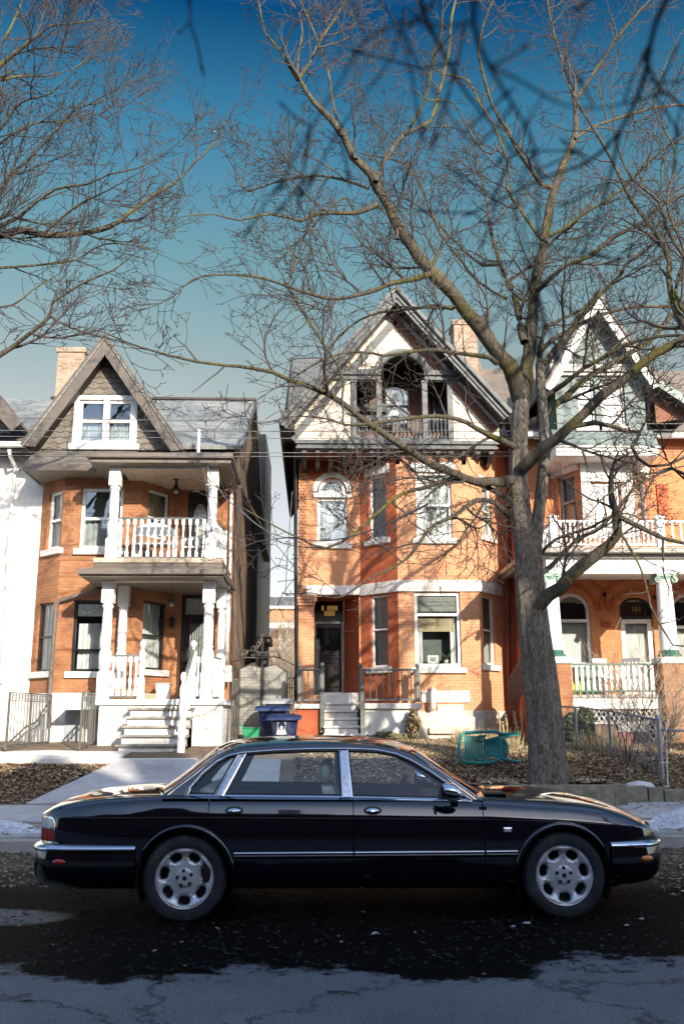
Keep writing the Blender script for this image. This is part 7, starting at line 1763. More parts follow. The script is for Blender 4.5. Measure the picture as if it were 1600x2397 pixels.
PAR = dict(kink=.26, up=.04, lev=3, one=.35, skip=[.08, .38, .66, .7], fwd=1.0, rmin=.0052)
def limbtree(H, limbs, crown_mat, twig_every=.38, lmin=.5, lmax=1.9, P=PAR, limbmat='limb', nside=8, name='limb', start=.12, step=.2):
    tb = TB()
    for L_ in limbs:
        sp = spline(L_, step); mb = TB(); pts = [q[:3] for q in sp]; rr = [q[3]*(1+.06*math.sin(i*1.3)+.05*RNG.uniform(-1, 1)) for i, q in enumerate(sp)]
        pts = [(p[0]+RNG.uniform(-1, 1)*.18*r, p[1]+RNG.uniform(-1, 1)*.2*r, p[2]+RNG.uniform(-1, 1)*.18*r) for p, r in zip(pts, rr)]
        mb.tube(pts, rr, nside); mb.build(name, M[limbmat], H)
        # side branches
        acc = 0; tot = sum(math.dist(pts[i][:3], pts[i+1][:3]) for i in range(len(pts)-1)); run = 0
        for i in range(1, len(pts)):
            s_ = math.dist(pts[i], pts[i-1]); acc += s_; run += s_
            if run < tot*start: continue
            if acc > twig_every*RNG.uniform(.6, 1.4):
                acc = 0; d = (Vector(pts[i])-Vector(pts[i-1])).normalized(); ax = d.cross(rvec()).normalized(); ax.y *= .8
                nd = (d*.7+ax+Vector((0, 0, .15))).normalized(); f = run/tot
                ln = RNG.uniform(lmin, lmax)*(1.1-.45*f); r0 = min(rr[i]*.65, .008+ln*.014)
                grow(tb, pts[i], nd, ln, r0, 0 if ln > 1.0 else 1, P)
        d = (Vector(pts[-1])-Vector(pts[-2])).normalized(); grow(tb, pts[-1], d, RNG.uniform(.7, 1.2)*min(1, lmax), rr[-1]*.9, 0, P)
    return tb
def knots(pp, Y0, Y1, w0, w1):
    """pixel survey of a limb -> world knots; Y runs Y0..Y1, width in photo pixels"""
    n = len(pp); out = []
    for i, (x, y) in enumerate(pp):
        t = i/(n-1); Y = lerp(Y0, Y1, t); p = at(x, y, Y); w = lerp(w0, w1, t**.85); z = float(np.dot(np.array(p)-CC, _F))
        out.append((*p, w/2*z/CF))
    return out
def main_tree():
    H = empty('maple_tree', (0,0,0), 'big bare maple tree with mossy limbs growing from the timber planter', 'tree')
    Y = 16.25
    # --- trunk: fluted tube with root flare
    def stem(kn, nm, n=40, rid=.05, flare=0):
        sp = spline(kn, .12); mb = MB(); rows = []
        for i, (x, y, z, r) in enumerate(sp):
            row = []
            for k in range(n):
                a = 2*math.pi*k/n; f = 1+rid*math.sin(a*9+1.2*math.sin(z*.8))+rid*.7*math.sin(a*17+z*.7)+RNG.uniform(-.018, .018)
                if flare: f += flare*math.exp(-(z-.45)/.22)*(.45+.55*math.sin(a*5+1))
                row.append((x+r*.96*f*math.cos(a), y+r*.96*f*math.sin(a), z))
            rows.append(row+[row[0]])
        mb.grid(rows); mb.add([rows[-1][k] for k in range(n)], [tuple(range(n))]); return mb.build(nm, M['bark'], H, smooth=True, fixn=False)
    K = lambda L_, Y_=Y: [(*at(x, y, Y_), w/2*Y_/2190) for x, y, w in L_]
    stem(K([(1284, 1850, 92), (1283, 1815, 90), (1278, 1740, 84), (1269, 1640, 84), (1259, 1550, 80), (1248, 1460, 74), (1240, 1380, 70), (1236, 1310, 66), (1228, 1260, 60), (1219, 1200, 50), (1213, 1130, 47), (1213, 1050, 45), (1217, 970, 44), (1222, 920, 36)]), 'trunk', flare=.5)
    stem(K([(1246, 1340, 40), (1254, 1270, 32), (1260, 1200, 31), (1268, 1130, 29), (1274, 1060, 29), (1272, 1000, 28), (1266, 920, 26), (1262, 850, 22)], Y-.03), 'stem', 24, .03)
    T = (1222, 925)
    def k(pp, w0, w1, dy=0, y0=0): return knots(pp, Y+y0, Y+y0+dy, w0, w1)
    def d98(pp): return [(x*1.0204, y*1.0204) for x, y in pp]
    limbs = [
     k([(1218, 930), (1205, 885)]+d98([(1165, 840), (1110, 770), (1060, 700), (1000, 635), (960, 590), (930, 545), (905, 500), (865, 430), (850, 400), (810, 360), (790, 315), (760, 275), (720, 235), (690, 190)]), 44, 10, -1.6),
     k([(1222, 930), (1234, 860), (1239, 782), (1246, 727), (1251, 670), (1264, 612), (1276, 555), (1287, 478), (1302, 432), (1318, 383), (1341, 333), (1348, 295), (1344, 230)], 34, 12, .8),
     k([(1226, 800), (1218, 761), (1207, 708), (1187, 660), (1168, 610), (1150, 550), (1140, 480), (1122, 400)], 22, 4, 1.8),
     k([(697, 187), (657, 122), (619, 76), (611, 38), (600, -20)], 8, 4, -.5, -1.6), k([(697, 187), (697, 134), (707, 76), (699, 31), (670, -10)], 8, 3, .6, -1.6), k([(697, 187), (726, 145), (749, 96), (775, 57), (810, 0)], 9, 5, 1.0, -1.6),
     k([(832, 372), (806, 306), (783, 260), (768, 172), (745, 100), (714, 27), (690, -20)], 9, 3, 1.2, -1.3),
     k([(879, 425), (894, 383), (921, 344), (948, 314), (1005, 283), (1024, 230), (1051, 115), (1055, 50), (1070, -20)], 13, 6, 1.0, -1.1),
     k([(948, 314), (982, 260), (1001, 207), (1013, 134), (1032, 77), (1036, 0), (1045, -40)], 7, 4, -1.6, -.8),
     k([(1010, 640), (978, 651), (921, 662), (883, 677), (844, 689), (783, 700), (730, 689), (672, 670), (615, 651), (560, 644), (500, 643), (450, 655), (410, 690)], 15, 3, -2.4, -.7),
     k([(672, 670), (707, 727), (720, 748), (758, 807), (787, 849), (804, 896), (800, 934)], 8, 6, -.5, -1.9), k([(672, 668), (684, 640), (691, 574), (722, 543), (749, 509), (776, 482), (810, 463), (828, 494)], 6, 4, 1.2, -1.9),
     k([(883, 478), (833, 499), (768, 498), (730, 505), (703, 517), (634, 501), (557, 515), (500, 501), (440, 505)], 13, 2.5, -1.8, -1.0),
     k([(862, 440), (806, 421), (749, 411), (714, 413), (672, 419), (626, 432), (580, 448), (565, 432), (552, 400)], 8, 3, 1.5, -1.0),
     k([(1060, 722), (1017, 716), (959, 723), (890, 731), (840, 750), (790, 790), (760, 840)], 10, 3, 1.6, -.6),
     k([(1200, 1125), (1174, 1127), (1116, 1127), (1065, 1110), (1023, 1093), (981, 1070), (939, 1043), (888, 1009), (846, 980), (796, 940), (737, 910), (682, 891), (640, 872), (560, 858), (527, 856), (429, 840), (351, 819), (286, 797), (245, 778)], 26, 3, -3.4, -.1),
     k([(1200, 1045), (1175, 1032), (1149, 1022), (1111, 1001), (1069, 980), (1015, 974), (939, 982), (880, 990), (808, 995), (770, 982), (699, 974), (640, 985)], 17, 3, -2.2, -.1),
     k([(1160, 850), (1145, 837), (1065, 826), (1023, 820), (964, 822), (897, 833), (871, 826), (829, 822), (760, 840), (700, 875)], 13, 4, -1.8, -.3),
     k([(1190, 1210), (1183, 1199), (1158, 1176), (1116, 1171), (1090, 1186), (1057, 1211), (1015, 1228), (981, 1270), (960, 1300), (918, 1330), (880, 1347), (834, 1376), (800, 1397)], 15, 4, -2.6, -.1),
     k([(1192, 1170), (1128, 1135), (1060, 1120), (1000, 1140), (939, 1157), (880, 1203), (829, 1249), (762, 1283), (700, 1260), (640, 1230), (570, 1190)], 14, 3, -2.0, -.1),
     k([(1238, 1432), (1284, 1394), (1334, 1351), (1386, 1305), (1426, 1271), (1444, 1250), (1441, 1199)], 36, 22, -.9, -.1),
     k([(1445, 1205), (1457, 1214), (1503, 1238), (1549, 1260), (1600, 1272), (1650, 1270)], 14, 9, -.4, -1.0), k([(1450, 1215), (1454, 1250), (1481, 1296), (1506, 1351), (1521, 1418), (1542, 1461), (1573, 1510), (1620, 1515)], 7, 4, -.8, -1.0),
     k([(1262, 1345), (1291, 1323), (1316, 1296), (1353, 1262), (1411, 1229), (1450, 1180), (1500, 1130), (1580, 1095)], 14, 4, 1.5), k([(1262, 1300), (1300, 1262), (1380, 1235), (1440, 1200)], 9, 5, -.8),
     k([(1222, 1095), (1233, 1082), (1267, 1049), (1304, 1027), (1334, 1000), (1365, 969), (1408, 926), (1451, 893), (1487, 859), (1533, 828), (1573, 807), (1620, 780)], 30, 20, -1.8, -.2),
     k([(1340, 998), (1389, 990), (1426, 997), (1466, 1009), (1496, 1010), (1490, 1027), (1478, 1046), (1490, 1073), (1518, 1092), (1564, 1088), (1610, 1065)], 13, 7, -.5, -.9),
     k([(1230, 995), (1258, 981), (1304, 945), (1365, 890), (1411, 862), (1457, 834), (1518, 801), (1545, 770), (1573, 737), (1620, 700)], 19, 8, .9),
     k([(1270, 930), (1319, 899), (1365, 862), (1411, 838), (1457, 810), (1518, 792), (1573, 785), (1630, 785)], 14, 6, -1.4), k([(1262, 862), (1316, 798), (1350, 746), (1380, 721), (1402, 689), (1448, 647), (1463, 620), (1530, 570), (1600, 520)], 16, 6, -1.0),
     k([(1258, 830), (1291, 795), (1334, 773), (1380, 749), (1426, 730), (1487, 718), (1564, 718), (1620, 712)], 12, 7, 1.4), k([(1262, 850), (1267, 792), (1280, 764), (1304, 752), (1365, 721), (1400, 680)], 14, 5, 1.3),
     k([(1344, 235), (1333, 199), (1314, 142), (1299, 92), (1283, 19), (1278, -30)], 9, 4, .8, .8), k([(1346, 232), (1364, 210), (1383, 180), (1406, 145), (1425, 115), (1459, 69), (1498, 23), (1540, -20)], 10, 5, -.6, .8),
     k([(1291, 440), (1268, 432), (1245, 402), (1214, 356), (1188, 306), (1153, 249), (1130, 172), (1119, 126), (1130, 60), (1153, 0)], 12, 5, -1.4, .3), k([(1268, 563), (1245, 532), (1214, 486), (1188, 444), (1188, 383), (1172, 337), (1153, 291), (1115, 230), (1096, 188), (1038, 172), (1000, 149)], 9, 4, 1.3, .2),
     k([(1344, 325), (1383, 299), (1440, 279), (1498, 260), (1555, 249), (1610, 245)], 8, 6, 1.0, .6), k([(1283, 555), (1325, 532), (1364, 501), (1402, 478), (1459, 440), (1498, 398), (1543, 356), (1600, 320)], 9, 5, -1.2, .2),
     k([(1258, 680), (1264, 674), (1291, 647), (1325, 620), (1383, 597), (1440, 551), (1498, 524), (1536, 486), (1600, 455)], 12, 9, -1.6), k([(1170, 620), (1130, 620), (1088, 589), (1040, 540), (1000, 500), (960, 470)], 8, 4, .8, 1.0),
     k([(1005, 640), (1020, 600), (1035, 560), (1010, 500), (985, 440), (960, 390), (900, 370), (850, 362)], 9, 3, 1.2, -.7), k([(1185, 700), (1120, 660), (1070, 600), (1030, 550)], 7, 3, -1.5, .9),
     k([(1188, 310), (1150, 360), (1110, 330), (1060, 240), (1000, 235), (960, 200)], 5, 3, -1.0, -.6), k([(930, 560), (925, 520), (905, 470), (893, 420), (870, 330)], 8, 3, 1.0, -1.0),
    ]
    tb = limbtree(H, limbs, 'twig', .45, .5, 2.1)
    tb.build('crown', M['twig'], H)
    setloc(H, at(1283, 1840, Y)); return len(tb.f)
main_tree()
def left_tree():
    H = empty('bare_tree', (0,0,0), 'bare tree reaching in from the left edge with fine upswept twigs', 'tree'); Y = 15
    z = lambda pp: [(x/1.96, y/1.96) for x, y in pp]
    k = lambda pp, w0, w1, dy, y0=0: knots(z(pp), Y+y0, Y+y0+dy, w0, w1)
    limbs = [k([(-600, 1500), (-300, 1200), (0, 1080), (100, 1055), (200, 1075), (340, 1075), (500, 1040), (590, 980), (700, 900), (800, 840), (900, 740), (1000, 640), (1030, 580)], 24, 2.5, .5),
     k([(-300, 1200), (0, 1040), (80, 1000), (130, 960), (250, 870), (400, 845), (500, 800), (640, 770), (760, 700)], 12, 2, -1), k([(-400, 1250), (-100, 1000), (0, 890), (50, 800), (110, 750), (200, 660), (350, 500), (460, 470), (590, 400)], 14, 2, 1),
     k([(-500, 1150), (-100, 450), (0, 300), (60, 250), (150, 180), (230, 120), (330, 110), (440, 90)], 16, 2.5, -.6), k([(-200, 500), (0, 370), (80, 350), (200, 350), (330, 320), (430, 240)], 8, 2, .8),
     k([(-100, 1700), (90, 1568), (140, 1530), (230, 1450), (240, 1390), (380, 1300), (520, 1240), (600, 1180)], 13, 2.5, -.8, -.5), k([(230, 1450), (320, 1500), (440, 1540), (560, 1568), (640, 1610)], 6, 2, -.8, -1),
     k([(-100, 1250), (0, 1230), (190, 1215), (350, 1190), (480, 1120), (640, 1130), (740, 1170)], 8, 2, 1), k([(-200, 900), (0, 600), (100, 470), (230, 430), (330, 340)], 9, 2, -1), k([(-100, 300), (20, 180), (80, 60), (120, -30)], 8, 3, .5), k([(-100, 750), (50, 620), (180, 560), (300, 560), (420, 520), (520, 560)], 7, 2, .6),
     k([(-100, 1420), (60, 1400), (150, 1330), (280, 1250), (300, 1180)], 6, 2, .5), k([(200, 1075), (330, 960), (440, 900), (520, 860), (640, 790)], 7, 2, -1)]
    P = dict(PAR); P.update(kink=.15, up=.07, fwd=1.5, lev=3)
    tb = limbtree(H, limbs, 'twigdark', .44, .7, 2.3, P); tb.build('crown', M['twigleft'], H)
    mb = TB(); q = at(-240, 1500/1.96, Y); mb.tube([(q[0]-1.2, Y, .2), (q[0]-1.1, Y, 3), (q[0]-.6, Y, 6), (q[0]+.4, Y, 9.3)], [.4, .32, .26, .16], 16); mb.build('trunk', M['bark'], H); setloc(H, (q[0]-1.2, Y, .2))
left_tree()
def right_tree():
    H = empty('bare_tree', (0,0,0), 'darker bare tree whose limbs hang down into the right edge of the photo', 'tree'); Y = 13
    k = lambda pp, w0, w1, dy, y0=0: knots(pp, Y+y0, Y+y0+dy, w0, w1)
    limbs = [k([(1750, 900), (1640, 810), (1600, 765), (1580, 720), (1562, 650), (1566, 612), (1536, 547), (1478, 471), (1421, 356), (1356, 249), (1330, 200)], 24, 4, .8), k([(1700, 700), (1600, 600), (1560, 540), (1540, 470), (1480, 420), (1440, 330), (1430, 200)], 10, 3, -.5),
     k([(1700, 800), (1590, 720), (1585, 650), (1600, 590), (1560, 480), (1580, 360), (1530, 250), (1560, 140)], 11, 3, .6), k([(1680, 1300), (1600, 1110), (1540, 1105), (1480, 1120), (1410, 1165), (1380, 1200)], 10, 3, -.4)]
    P = dict(PAR); P.update(kink=.28, fwd=.8)
    tb = limbtree(H, limbs, 'twigdark', .34, .5, 1.8, P, 'limb'); tb.build('crown', M['twigdark'], H)
    mb = TB(); q = at(1750, 900, Y); mb.tube([(q[0]+1.5, Y, .2), (q[0]+1.3, Y, 4), (q[0]+.2, Y, q[2]-.3)], [.4, .3, .2], 16); mb.build('trunk', M['bark'], H); setloc(H, (q[0]+1.5, Y, .2))
right_tree()
def near_tree():
    """street tree beside the viewer; a limb with twigs hangs over the lens at about two metres"""
    H = empty('bare_tree', (0,0,0), 'blurred dark branches of a near street tree at the top of the photo', 'tree')
    Y = .85; k = lambda pp, w0, w1, dy, y0=0: knots([(x*1.0204, y*1.0204) for x, y in pp], Y+y0, Y+y0+dy, w0, w1)
    limbs = [k([(1600, -500), (1560, -100), (1500, 60), (1475, 180), (1420, 300), (1350, 370), (1270, 400), (1200, 430)], 17, 5, .35), k([(1475, 130), (1510, 200), (1560, 240), (1650, 330)], 10, 5, .2, .1), k([(1420, 300), (1400, 400), (1370, 500)], 10, 5, .2, .2),
     k([(1300, -400), (1120, -100), (1085, 50), (1120, 150), (1175, 240), (1225, 340), (1235, 470)], 17, 5, .2, -.1), k([(1085, 50), (1020, 60), (930, 50), (840, 90), (790, 170)], 9, 5, .2, -.1), k([(1120, 150), (1200, 190), (1290, 240), (1370, 250)], 8, 4, .2, -.05), k([(1175, 240), (1100, 330), (1050, 290), (990, 200)], 7, 4, .2),
     k([(980, -200), (960, -20), (1000, 90), (1060, 200), (1120, 280)], 16, 5, .2, .05), k([(428, -160), (430, -20), (438, 25)], 5, 5, .1, .2), k([(1225, 340), (1180, 470), (1190, 560)], 7, 4, .1, .1), k([(1000, 90), (930, 20), (900, 130), (840, 210)], 6, 4, .1, .1),
     k([(900, 480), (960, 500), (1030, 530)], 6, 5, .1, .1)[:0] or k([(1235, 470), (1200, 520), (1215, 600)], 5, 4, .1, .1)]
    P = dict(PAR); P.update(kink=.16, lev=1, rmin=.0016)
    tb = limbtree(H, limbs, 'nearbark', .15, .05, .16, P, 'nearbark', step=.02); tb.build('crown', M['nearbark'], H)
    mb = TB(); mb.tube([(3.6, -1.5, 0), (3.4, -1.3, 2.2), (2.6, -.6, 2.9), (1.6, .6, 2.9), (1.05, 1.3, 2.5)], [.24, .2, .1, .04, .012], 14); mb.tube([(2.6, -.6, 2.9), (1.5, .7, 3.2), (.7, 1.25, 2.7)], [.08, .04, .012], 10); mb.build('trunk', M['nearbark'], H); setloc(H, (3.6, -1.5, 0))
near_tree()
def shade_tree():
    """unseen tree added out of view so its trunk shades the lower trunk of the big maple"""
    H = empty('bare_tree', (0,0,0), 'tall straight tree added out of view to shade the big maple trunk', 'tree'); x, y = 11.5, -1.5
    mb = TB(); mb.tube([(x, y, 0), (x, y, 1), (x+.1, y, 6), (x, y, 10.4), (x+.1, y, 11.2)], [.62, .48, .43, .38, .3], 18); mb.build('trunk', M['bark'], H)
    limbs = [[(x, y, 10.8, .2), (x+dx*.5, y+dy*.5, 12.6, .12), (x+dx, y+dy, 15, .05)] for dx, dy in ((1.8, .4), (-1.5, .8), (.4, -1.6), (-.3, .9))]
    P = dict(PAR); P.update(lev=1); tb = limbtree(H, limbs, 'twig', .6, .8, 1.8, P); tb.build('crown', M['twig'], H); setloc(H, (x, y, 0))
shade_tree()
# ================================================================ LEAF LITTER, DRY PLANTS, WIRES
RN = random.Random(5)
def leafmats():
    m, nt, b = mat('dead_leaves'); oi = N(nt, 'ShaderNodeNewGeometry'); r = ramp(nt, oi.outputs['Random Per Island'], [(0, (.12, .065, .035)), (.3, (.28, .17, .095)), (.55, (.46, .33, .21)), (.8, (.60, .49, .35)), (1, (.34, .25, .17))])
    nt.links.new(r.outputs[0], b.inputs['Base Color']); b.inputs['Roughness'].default_value = .8; return m
M['leaf'] = leafmats()
def strawmat():
    m, nt, b = mat('dry_grass_blades'); oi = N(nt, 'ShaderNodeNewGeometry'); r = ramp(nt, oi.outputs['Random Per Island'], [(0, (.30, .21, .11)), (.5, (.48, .37, .21)), (.85, (.60, .50, .32)), (1, (.16, .2, .07))])
    nt.links.new(r.outputs[0], b.inputs['Base Color']); b.inputs['Roughness'].default_value = .8; return m
M['straw'] = strawmat()
def litter(name, n, regions, smin=.035, smax=.075, label=None):
    v = []; f = []
    tot = sum(r[4] for r in regions)
    for (x0, x1, y0, y1, wgt) in regions:
        for _ in range(int(n*wgt/tot)):
            x, y = RN.uniform(x0, x1), RN.uniform(y0, y1)
            if inpath(x, y): continue
            s = RN.uniform(smin, smax); a = RN.uniform(0, 6.28); ti = RN.uniform(-.5, .5); z = zground(x, y)+RN.uniform(.004, .03)
            o = len(v); ca, sa = math.cos(a)*s, math.sin(a)*s
            for (p, q, h) in ((-1, 0, 0), (-.3, .6, .3), (.5, .45, .1), (1, 0, .35), (.4, -.5, .05), (-.4, -.55, .35)):
                v.append((x+p*ca-q*sa, y+p*sa+q*ca, z+h*s*.9+p*s*ti*.6))
            f.append((o, o+1, o+2, o+3)); f.append((o, o+3, o+4, o+5))
    me = bpy.data.meshes.new(name); me.from_pydata(v, [], f); me.materials.append(M['leaf']); o = bpy.data.objects.new(name, me); col.objects.link(o); tag(o, kind='stuff')
Lx0, Lx1 = gz(40, 1887, .23)[0], gz(243, 1793, .8)[0]
def inpath(x, y):
    if y < 16.1: return False
    if y < 18.3:
        l = lerp(Lx0, Lx1, (y-16.1)/2); return l-.05 < x < -.5 and y < 18.1 or (y > 17.95 and x < -.5)
    return x < -.45 and y > 17.95
def zground(x, y):
    if y < 11.88: return .0
    if y < 13.5: return .172
    if y < 16.1: return .215
    if 15.5 < y < 16.9 and 2.9 < x < 5.2: return .50
    return gh(x, y)+.03*math.sin(x*1.7+y)*math.sin(y*2.3-x)
litter('leaf_litter', 30000, [(-9, -3, 16.15, 18.0, 5), (-.3, 8.5, 16.15, 19.0, 14), (-.3, 8.5, 19, 22.8, 8)])
litter('leaf_litter', 900, [(-6, 6.5, 12.1, 13.5, 2), (3.5, 7, 13.5, 16, .5)], .025, .05)
litter('leaf_litter', 4200, [(-5.5, -1.6, 9.3, 11.85, 3.4), (3.2, 6.2, 8.6, 11.85, 4), (-5, 6, 9.6, 11.8, 1), (-5, 6, 6.6, 8.0, .07), (-5, 6, 5.3, 6.6, .03)], .008, .030)
M['leaf'] = plain('wet_leaf_bits', (.012, .009, .007), .8, var=.5)
litter('leaf_litter', 9000, [(-5, 6, 6.3, 8.6, 1), (-5.5, 6.3, 8.6, 11.85, 1.6)], .006, .026)
def grass(name, n, regions, h0, h1, lean=.5):
    v = []; f = []
    for (x0, x1, y0, y1, k) in regions:
        for _ in range(int(n*k)):
            x, y = RN.uniform(x0, x1), RN.uniform(y0, y1)
            if inpath(x, y): continue
            z = zground(x, y); h = RN.uniform(h0, h1); a = RN.uniform(0, 6.28); w = RN.uniform(.004, .009); l = RN.uniform(.1, lean)*h
            dx, dy = math.cos(a), math.sin(a); o = len(v)
            v += [(x-dy*w, y+dx*w, z), (x+dy*w, y-dx*w, z), (x+dx*l*.4+dy*w*.7, y+dy*l*.4-dx*w*.7, z+h*.6), (x+dx*l*.4-dy*w*.7, y+dy*l*.4+dx*w*.7, z+h*.6), (x+dx*l, y+dy*l, z+h)]
            f += [(o, o+1, o+2, o+3), (o+3, o+2, o+4)]
    me = bpy.data.meshes.new(name); me.from_pydata(v, [], f); me.materials.append(M['straw']); o = bpy.data.objects.new(name, me); col.objects.link(o); tag(o, kind='stuff')
grass('dry_grass', 1000, [(-9, -3, 16.2, 17.95, 4), (1.2, 4.6, 18.6, 22.6, 10), (-.2, 3.4, 17, 19.5, 5), (4.6, 8.5, 17.2, 20.6, 9), (5.4, 8, 16.2, 17.2, 3.5)], .02, .09, 1.8)
grass('dry_grass', 1000, [(3.1, 4.4, 19.6, 21.6, 1.1), (5.6, 6.6, 19.2, 20.4, .5), (7.2, 8.2, 16.3, 17, .8)], .12, .45, 1.0)
grass('dry_grass', 700, [(3.3, 5.0, 15.6, 16.6, .5)], .04, .12, 1.2)
# stalks of a dead perennial between house and tree
for k, (px_, t_, b_) in enumerate(((1166, 1668, 1712), (1183, 1672, 1715), (1202, 1665, 1712), (1217, 1652, 1716), (1208, 1690, 1725), (1175, 1690, 1725))):
    H = empty('dead_stalk', (0,0,0), ['leftmost dead seed stalk standing behind the tipped chair', 'short dead seed stalk second from the left behind the tipped chair', 'tall dead seed stalk in the middle behind the tipped chair', 'tallest dead seed stalk right next to the big trunk', 'low dead stalk in front of the tallest one by the trunk', 'low dead stalk close to the legs of the tipped chair'][k], 'plant')
    a, b = at(px_, t_, 20.3), at(px_+3, b_, 20.3); tb = TB(); tb.tube([b, ((a[0]+b[0])/2+.02, 20.3, (a[2]+b[2])/2), a], [.01, .008, .004], 4)
    for j in range(60):
        t = RN.uniform(.35, 1); q = [lerp(b[i], a[i], t) for i in range(3)]; d = rvec(); l = RN.uniform(.02, .055); tb.tube([tuple(q), (q[0]+d.x*l, q[1]+d.y*l, q[2]+abs(d.z)*l)], [.006, .003], 3)
    tb.build('stem', M['straw'], H); setloc(H, b)
def bush(name, lab, cx, cy, z0, n, h, spread, mt, P, up=1.2):
    H = empty(name, (0,0,0), lab, 'shrub'); tb = TB()
    for k in range(n):
        a = RN.uniform(0, 6.28); r = RN.uniform(0, .15); d = Vector((math.cos(a)*spread, math.sin(a)*spread, up)).normalized()
        grow(tb, (cx+r*math.cos(a), cy+r*math.sin(a), z0), d, h*RN.uniform(.7, 1.1), .011, 1, P)
    tb.build('branches', mt, H); setloc(H, (cx, cy, z0))
P = dict(PAR); P.update(kink=.2, up=.05, lev=3, rmin=.0035, fwd=1.5)
p = at(1545, 1760, 18.6); bush('bare_shrub', 'bare pale twiggy shrub growing through the fence at the right edge', p[0]-.15, 18.3, .85, 26, 1.9, .7, plain('pale_twigs', (.42, .33, .24), .8), P)
p = at(1462, 1760, 18.2); bush('bare_shrub', 'thin bare stems climbing the chain link fence left of the pale shrub', p[0], 18.0, .8, 6, 1.3, .3, M['twig'], P, 2)
P2 = dict(P); P2.update(rmin=.010, skip=[.1, .4, .6, .7])
p = at(655, 1560, 56); bush('bare_shrub', 'pale bare twiggy tree behind the iron gate scrollwork in the gap', p[0], 56, 1.3, 11, 5.2, .4, plain('orange_twigs', (.42, .34, .26), .8), P2, 2.4)
def leafbush(name, lab, lo, hi, n, c1, c2, s=.045):
    H = empty(name, (0,0,0), lab, 'shrub'); v = []; f = []; cx, cy, cz = [(lo[i]+hi[i])/2 for i in range(3)]; rx, ry, rz = [(hi[i]-lo[i])/2 for i in range(3)]
    ph = [RN.uniform(0, 6) for _ in range(4)]
    for _ in range(n):
        d = rvec(); r = RN.uniform(.35, 1)**.5*(1+.25*math.sin(5*d.x+ph[0])*math.sin(6*d.z+ph[1])); x, y, z = cx+d.x*rx*r, cy+d.y*ry*r, cz+d.z*rz*r; u = rvec()*s*RN.uniform(.5, 1.2); w = u.cross(rvec()).normalized()*u.length*.6
        o = len(v); v += [(x-u.x, y-u.y, z-u.z), (x+w.x, y+w.y, z+w.z), (x+u.x, y+u.y, z+u.z), (x-w.x, y-w.y, z-w.z)]; f.append((o, o+1, o+2, o+3))
    m, nt, b = mat(name+'_leaf'); g = N(nt, 'ShaderNodeNewGeometry'); nt.links.new(ramp(nt, g.outputs['Random Per Island'], [(0, c1), (1, c2)]).outputs[0], b.inputs['Base Color']); b.inputs['Roughness'].default_value = .6
    me = bpy.data.meshes.new('foliage'); me.from_pydata(v, [], f); me.materials.append(m); o = bpy.data.objects.new('foliage', me); col.objects.link(o); o.parent = H
    tb = TB()
    for _ in range(12): d = rvec(); tb.tube([(cx, cy, lo[2]), (cx+d.x*rx*.5, cy+d.y*ry*.5, cz), (cx+d.x*rx*.8, cy+d.y*ry*.8, lerp(cz, hi[2], .7))], [.012, .008, .003], 4)
    tb.build('stem', M['twig'], H); setloc(H, (cx, cy, lo[2]))
a, b = at(1352, 1740, 20.7), at(1378, 1655, 20.7); leafbush('evergreen_shrub', 'upright evergreen shrub against the white pier of the right porch', (a[0]-.05, 20.4, 1.0), (b[0]+.1, 21.0, b[2]), 5200, (.03, .05, .012), (.16, .19, .06), .05)
a, b = at(1322, 1740, 20.7), at(1350, 1670, 20.7); leafbush('evergreen_shrub', 'thin creeping evergreen left of the upright evergreen shrub', (a[0], 20.6, .95), (b[0], 20.95, b[2]), 900, (.03, .05, .02), (.10, .13, .05), .05)
a, b = at(905, 1725, 22.4), at(985, 1658, 22.4); leafbush('ivy', 'dry ivy creeping up the pale stoop wall beside the steps', (a[0]+.5, 22.6, 1.0), (b[0]+.02, 23.05, b[2]), 1500, (.10, .08, .04), (.34, .27, .15), .05); a, b = at(858, 1725, 22.4), at(960, 1700, 22.4); leafbush('ivy', 'low dry ivy along the foot of the pale stoop wall', (a[0], 22.3, .98), (b[0], 22.9, 1.30), 1300, (.08, .09, .04), (.34, .27, .15), .05)
# utility wires: spans across the fronts, a service drop to the left house
def wire(pts, r, lab, sag=.15):
    mb = TB(); out = []
    for i in range(len(pts)-1):
        for j in range(16):
            t = j/16; q = [lerp(pts[i][k], pts[i+1][k], t) for k in range(3)]; q[2] -= sag*4*t*(1-t); out.append(tuple(q))
    out.append(pts[-1]); mb.tube(out, [r]*len(out), 5); me = bpy.data.meshes.new('cable'); me.from_pydata(mb.v, [], mb.f); me.materials.append(M['wire']); o = bpy.data.objects.new('overhead_cable', me); col.objects.link(o); tag(o, lab, 'cable', 'overhead cables along the street')
M['wire'] = plain('cable_sheath', (.12, .12, .13), .6)
for yy0, yy1, lab in ((973, 992, 'topmost of the parallel overhead cables along the house fronts'), (1005, 1004, 'second overhead cable from the top along the house fronts'), (1018, 1024, 'third overhead cable from the top along the house fronts'), (1056, 1052, 'fourth overhead cable from the top, just under the left gable window'), (1064, 1062, 'lowest of the parallel overhead cables along the house fronts')):
    a, b = at(-300, yy0, 18), at(1900, yy1, 18); wire([a, b], .0085, lab, .05)
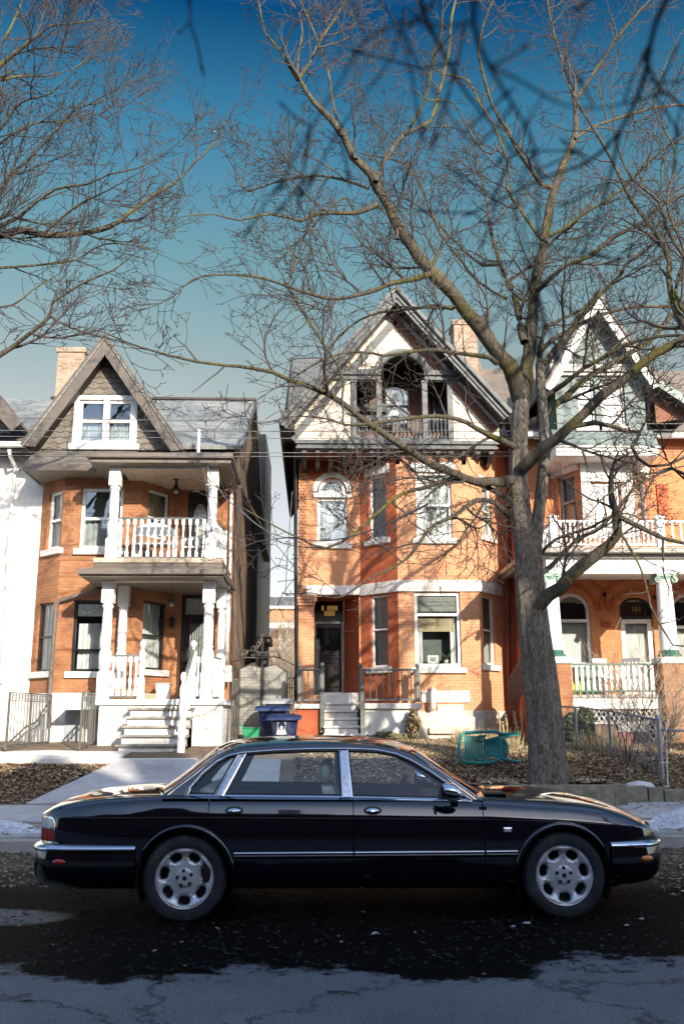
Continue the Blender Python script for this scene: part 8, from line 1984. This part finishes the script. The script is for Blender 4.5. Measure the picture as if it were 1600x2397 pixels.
wire([at(474, 1075, 20.9), at(497, 1245, 21.0), at(520, 1290, 21.2)], .012, 'dark cable hanging down beside the upper porch post of the left house', .03); wire([at(480, 1080, 20.9), at(560, 1190, 20.6), at(700, 1260, 20), at(1000, 1180, 10)], .012, 'drooping service cable running from the left house to the street', .2)
wire([at(684, 1150, 24), at(672, 1300, 24), at(668, 1390, 24)], .012, 'thin cable hanging down the corner of the middle house', .0)
# twigs, chips of ice and paper on the wet leaves
def bits():
    M['ice'] = plain('ice_chip', (.30, .30, .31), .5, var=.4)
    labs = ['pale ice chip on the leaf mush below the front door', 'larger pale ice chip beside the small one under the front door', 'white scrap on the leaf mush below the rear door', 'small white scrap near the front wheel', 'torn pale leaf on the leaf mush in front of the car']
    for k, (x, y, s) in enumerate(((1200, 2168, .028), (1232, 2160, .042), (878, 2185, .040), (1500, 2150, .028), (1465, 2165, .025))):
        p = gz(x, y, .02); P_ = []
        mb = MB(); n = 7; mb.add([(p[0]+s*math.cos(2*math.pi*i/n)*RN.uniform(.6, 1), p[1]+s*.8*math.sin(2*math.pi*i/n)*RN.uniform(.6, 1), .018) for i in range(n)]+[(p[0]+.5*s*math.cos(2*math.pi*i/n), p[1]+.4*s*math.sin(2*math.pi*i/n), .018+s*.3*RN.uniform(.6, 1)) for i in range(n)], [(i, (i+1) % n, n+(i+1) % n, n+i) for i in range(n)]+[tuple(range(n, 2*n))])
        tag(mb.build('ice_chip', M['ice']), labs[k], 'ice chip')
    for k, (x, y, l) in enumerate(((805, 2325, .2), (1010, 2300, .1), (70, 2345, .08))):
        p = gz(x, y, .006); tb = TB(); tb.tube([(p[0]-l/2, p[1]+l*.15, .008), (p[0], p[1]+.01, .012), (p[0]+l/2, p[1]-l*.15, .008)], [.006, .005, .003], 5); me = bpy.data.meshes.new('twig'); me.from_pydata(tb.v, [], tb.f); me.materials.append(M['twigdark']); o = bpy.data.objects.new('fallen_twig', me); col.objects.link(o); tag(o, ['longest fallen twig lying on the grey road in front of the car', 'short fallen twig at the edge of the leaf mush', 'short fallen twig at the left side of the road'][k], 'twig')
bits()
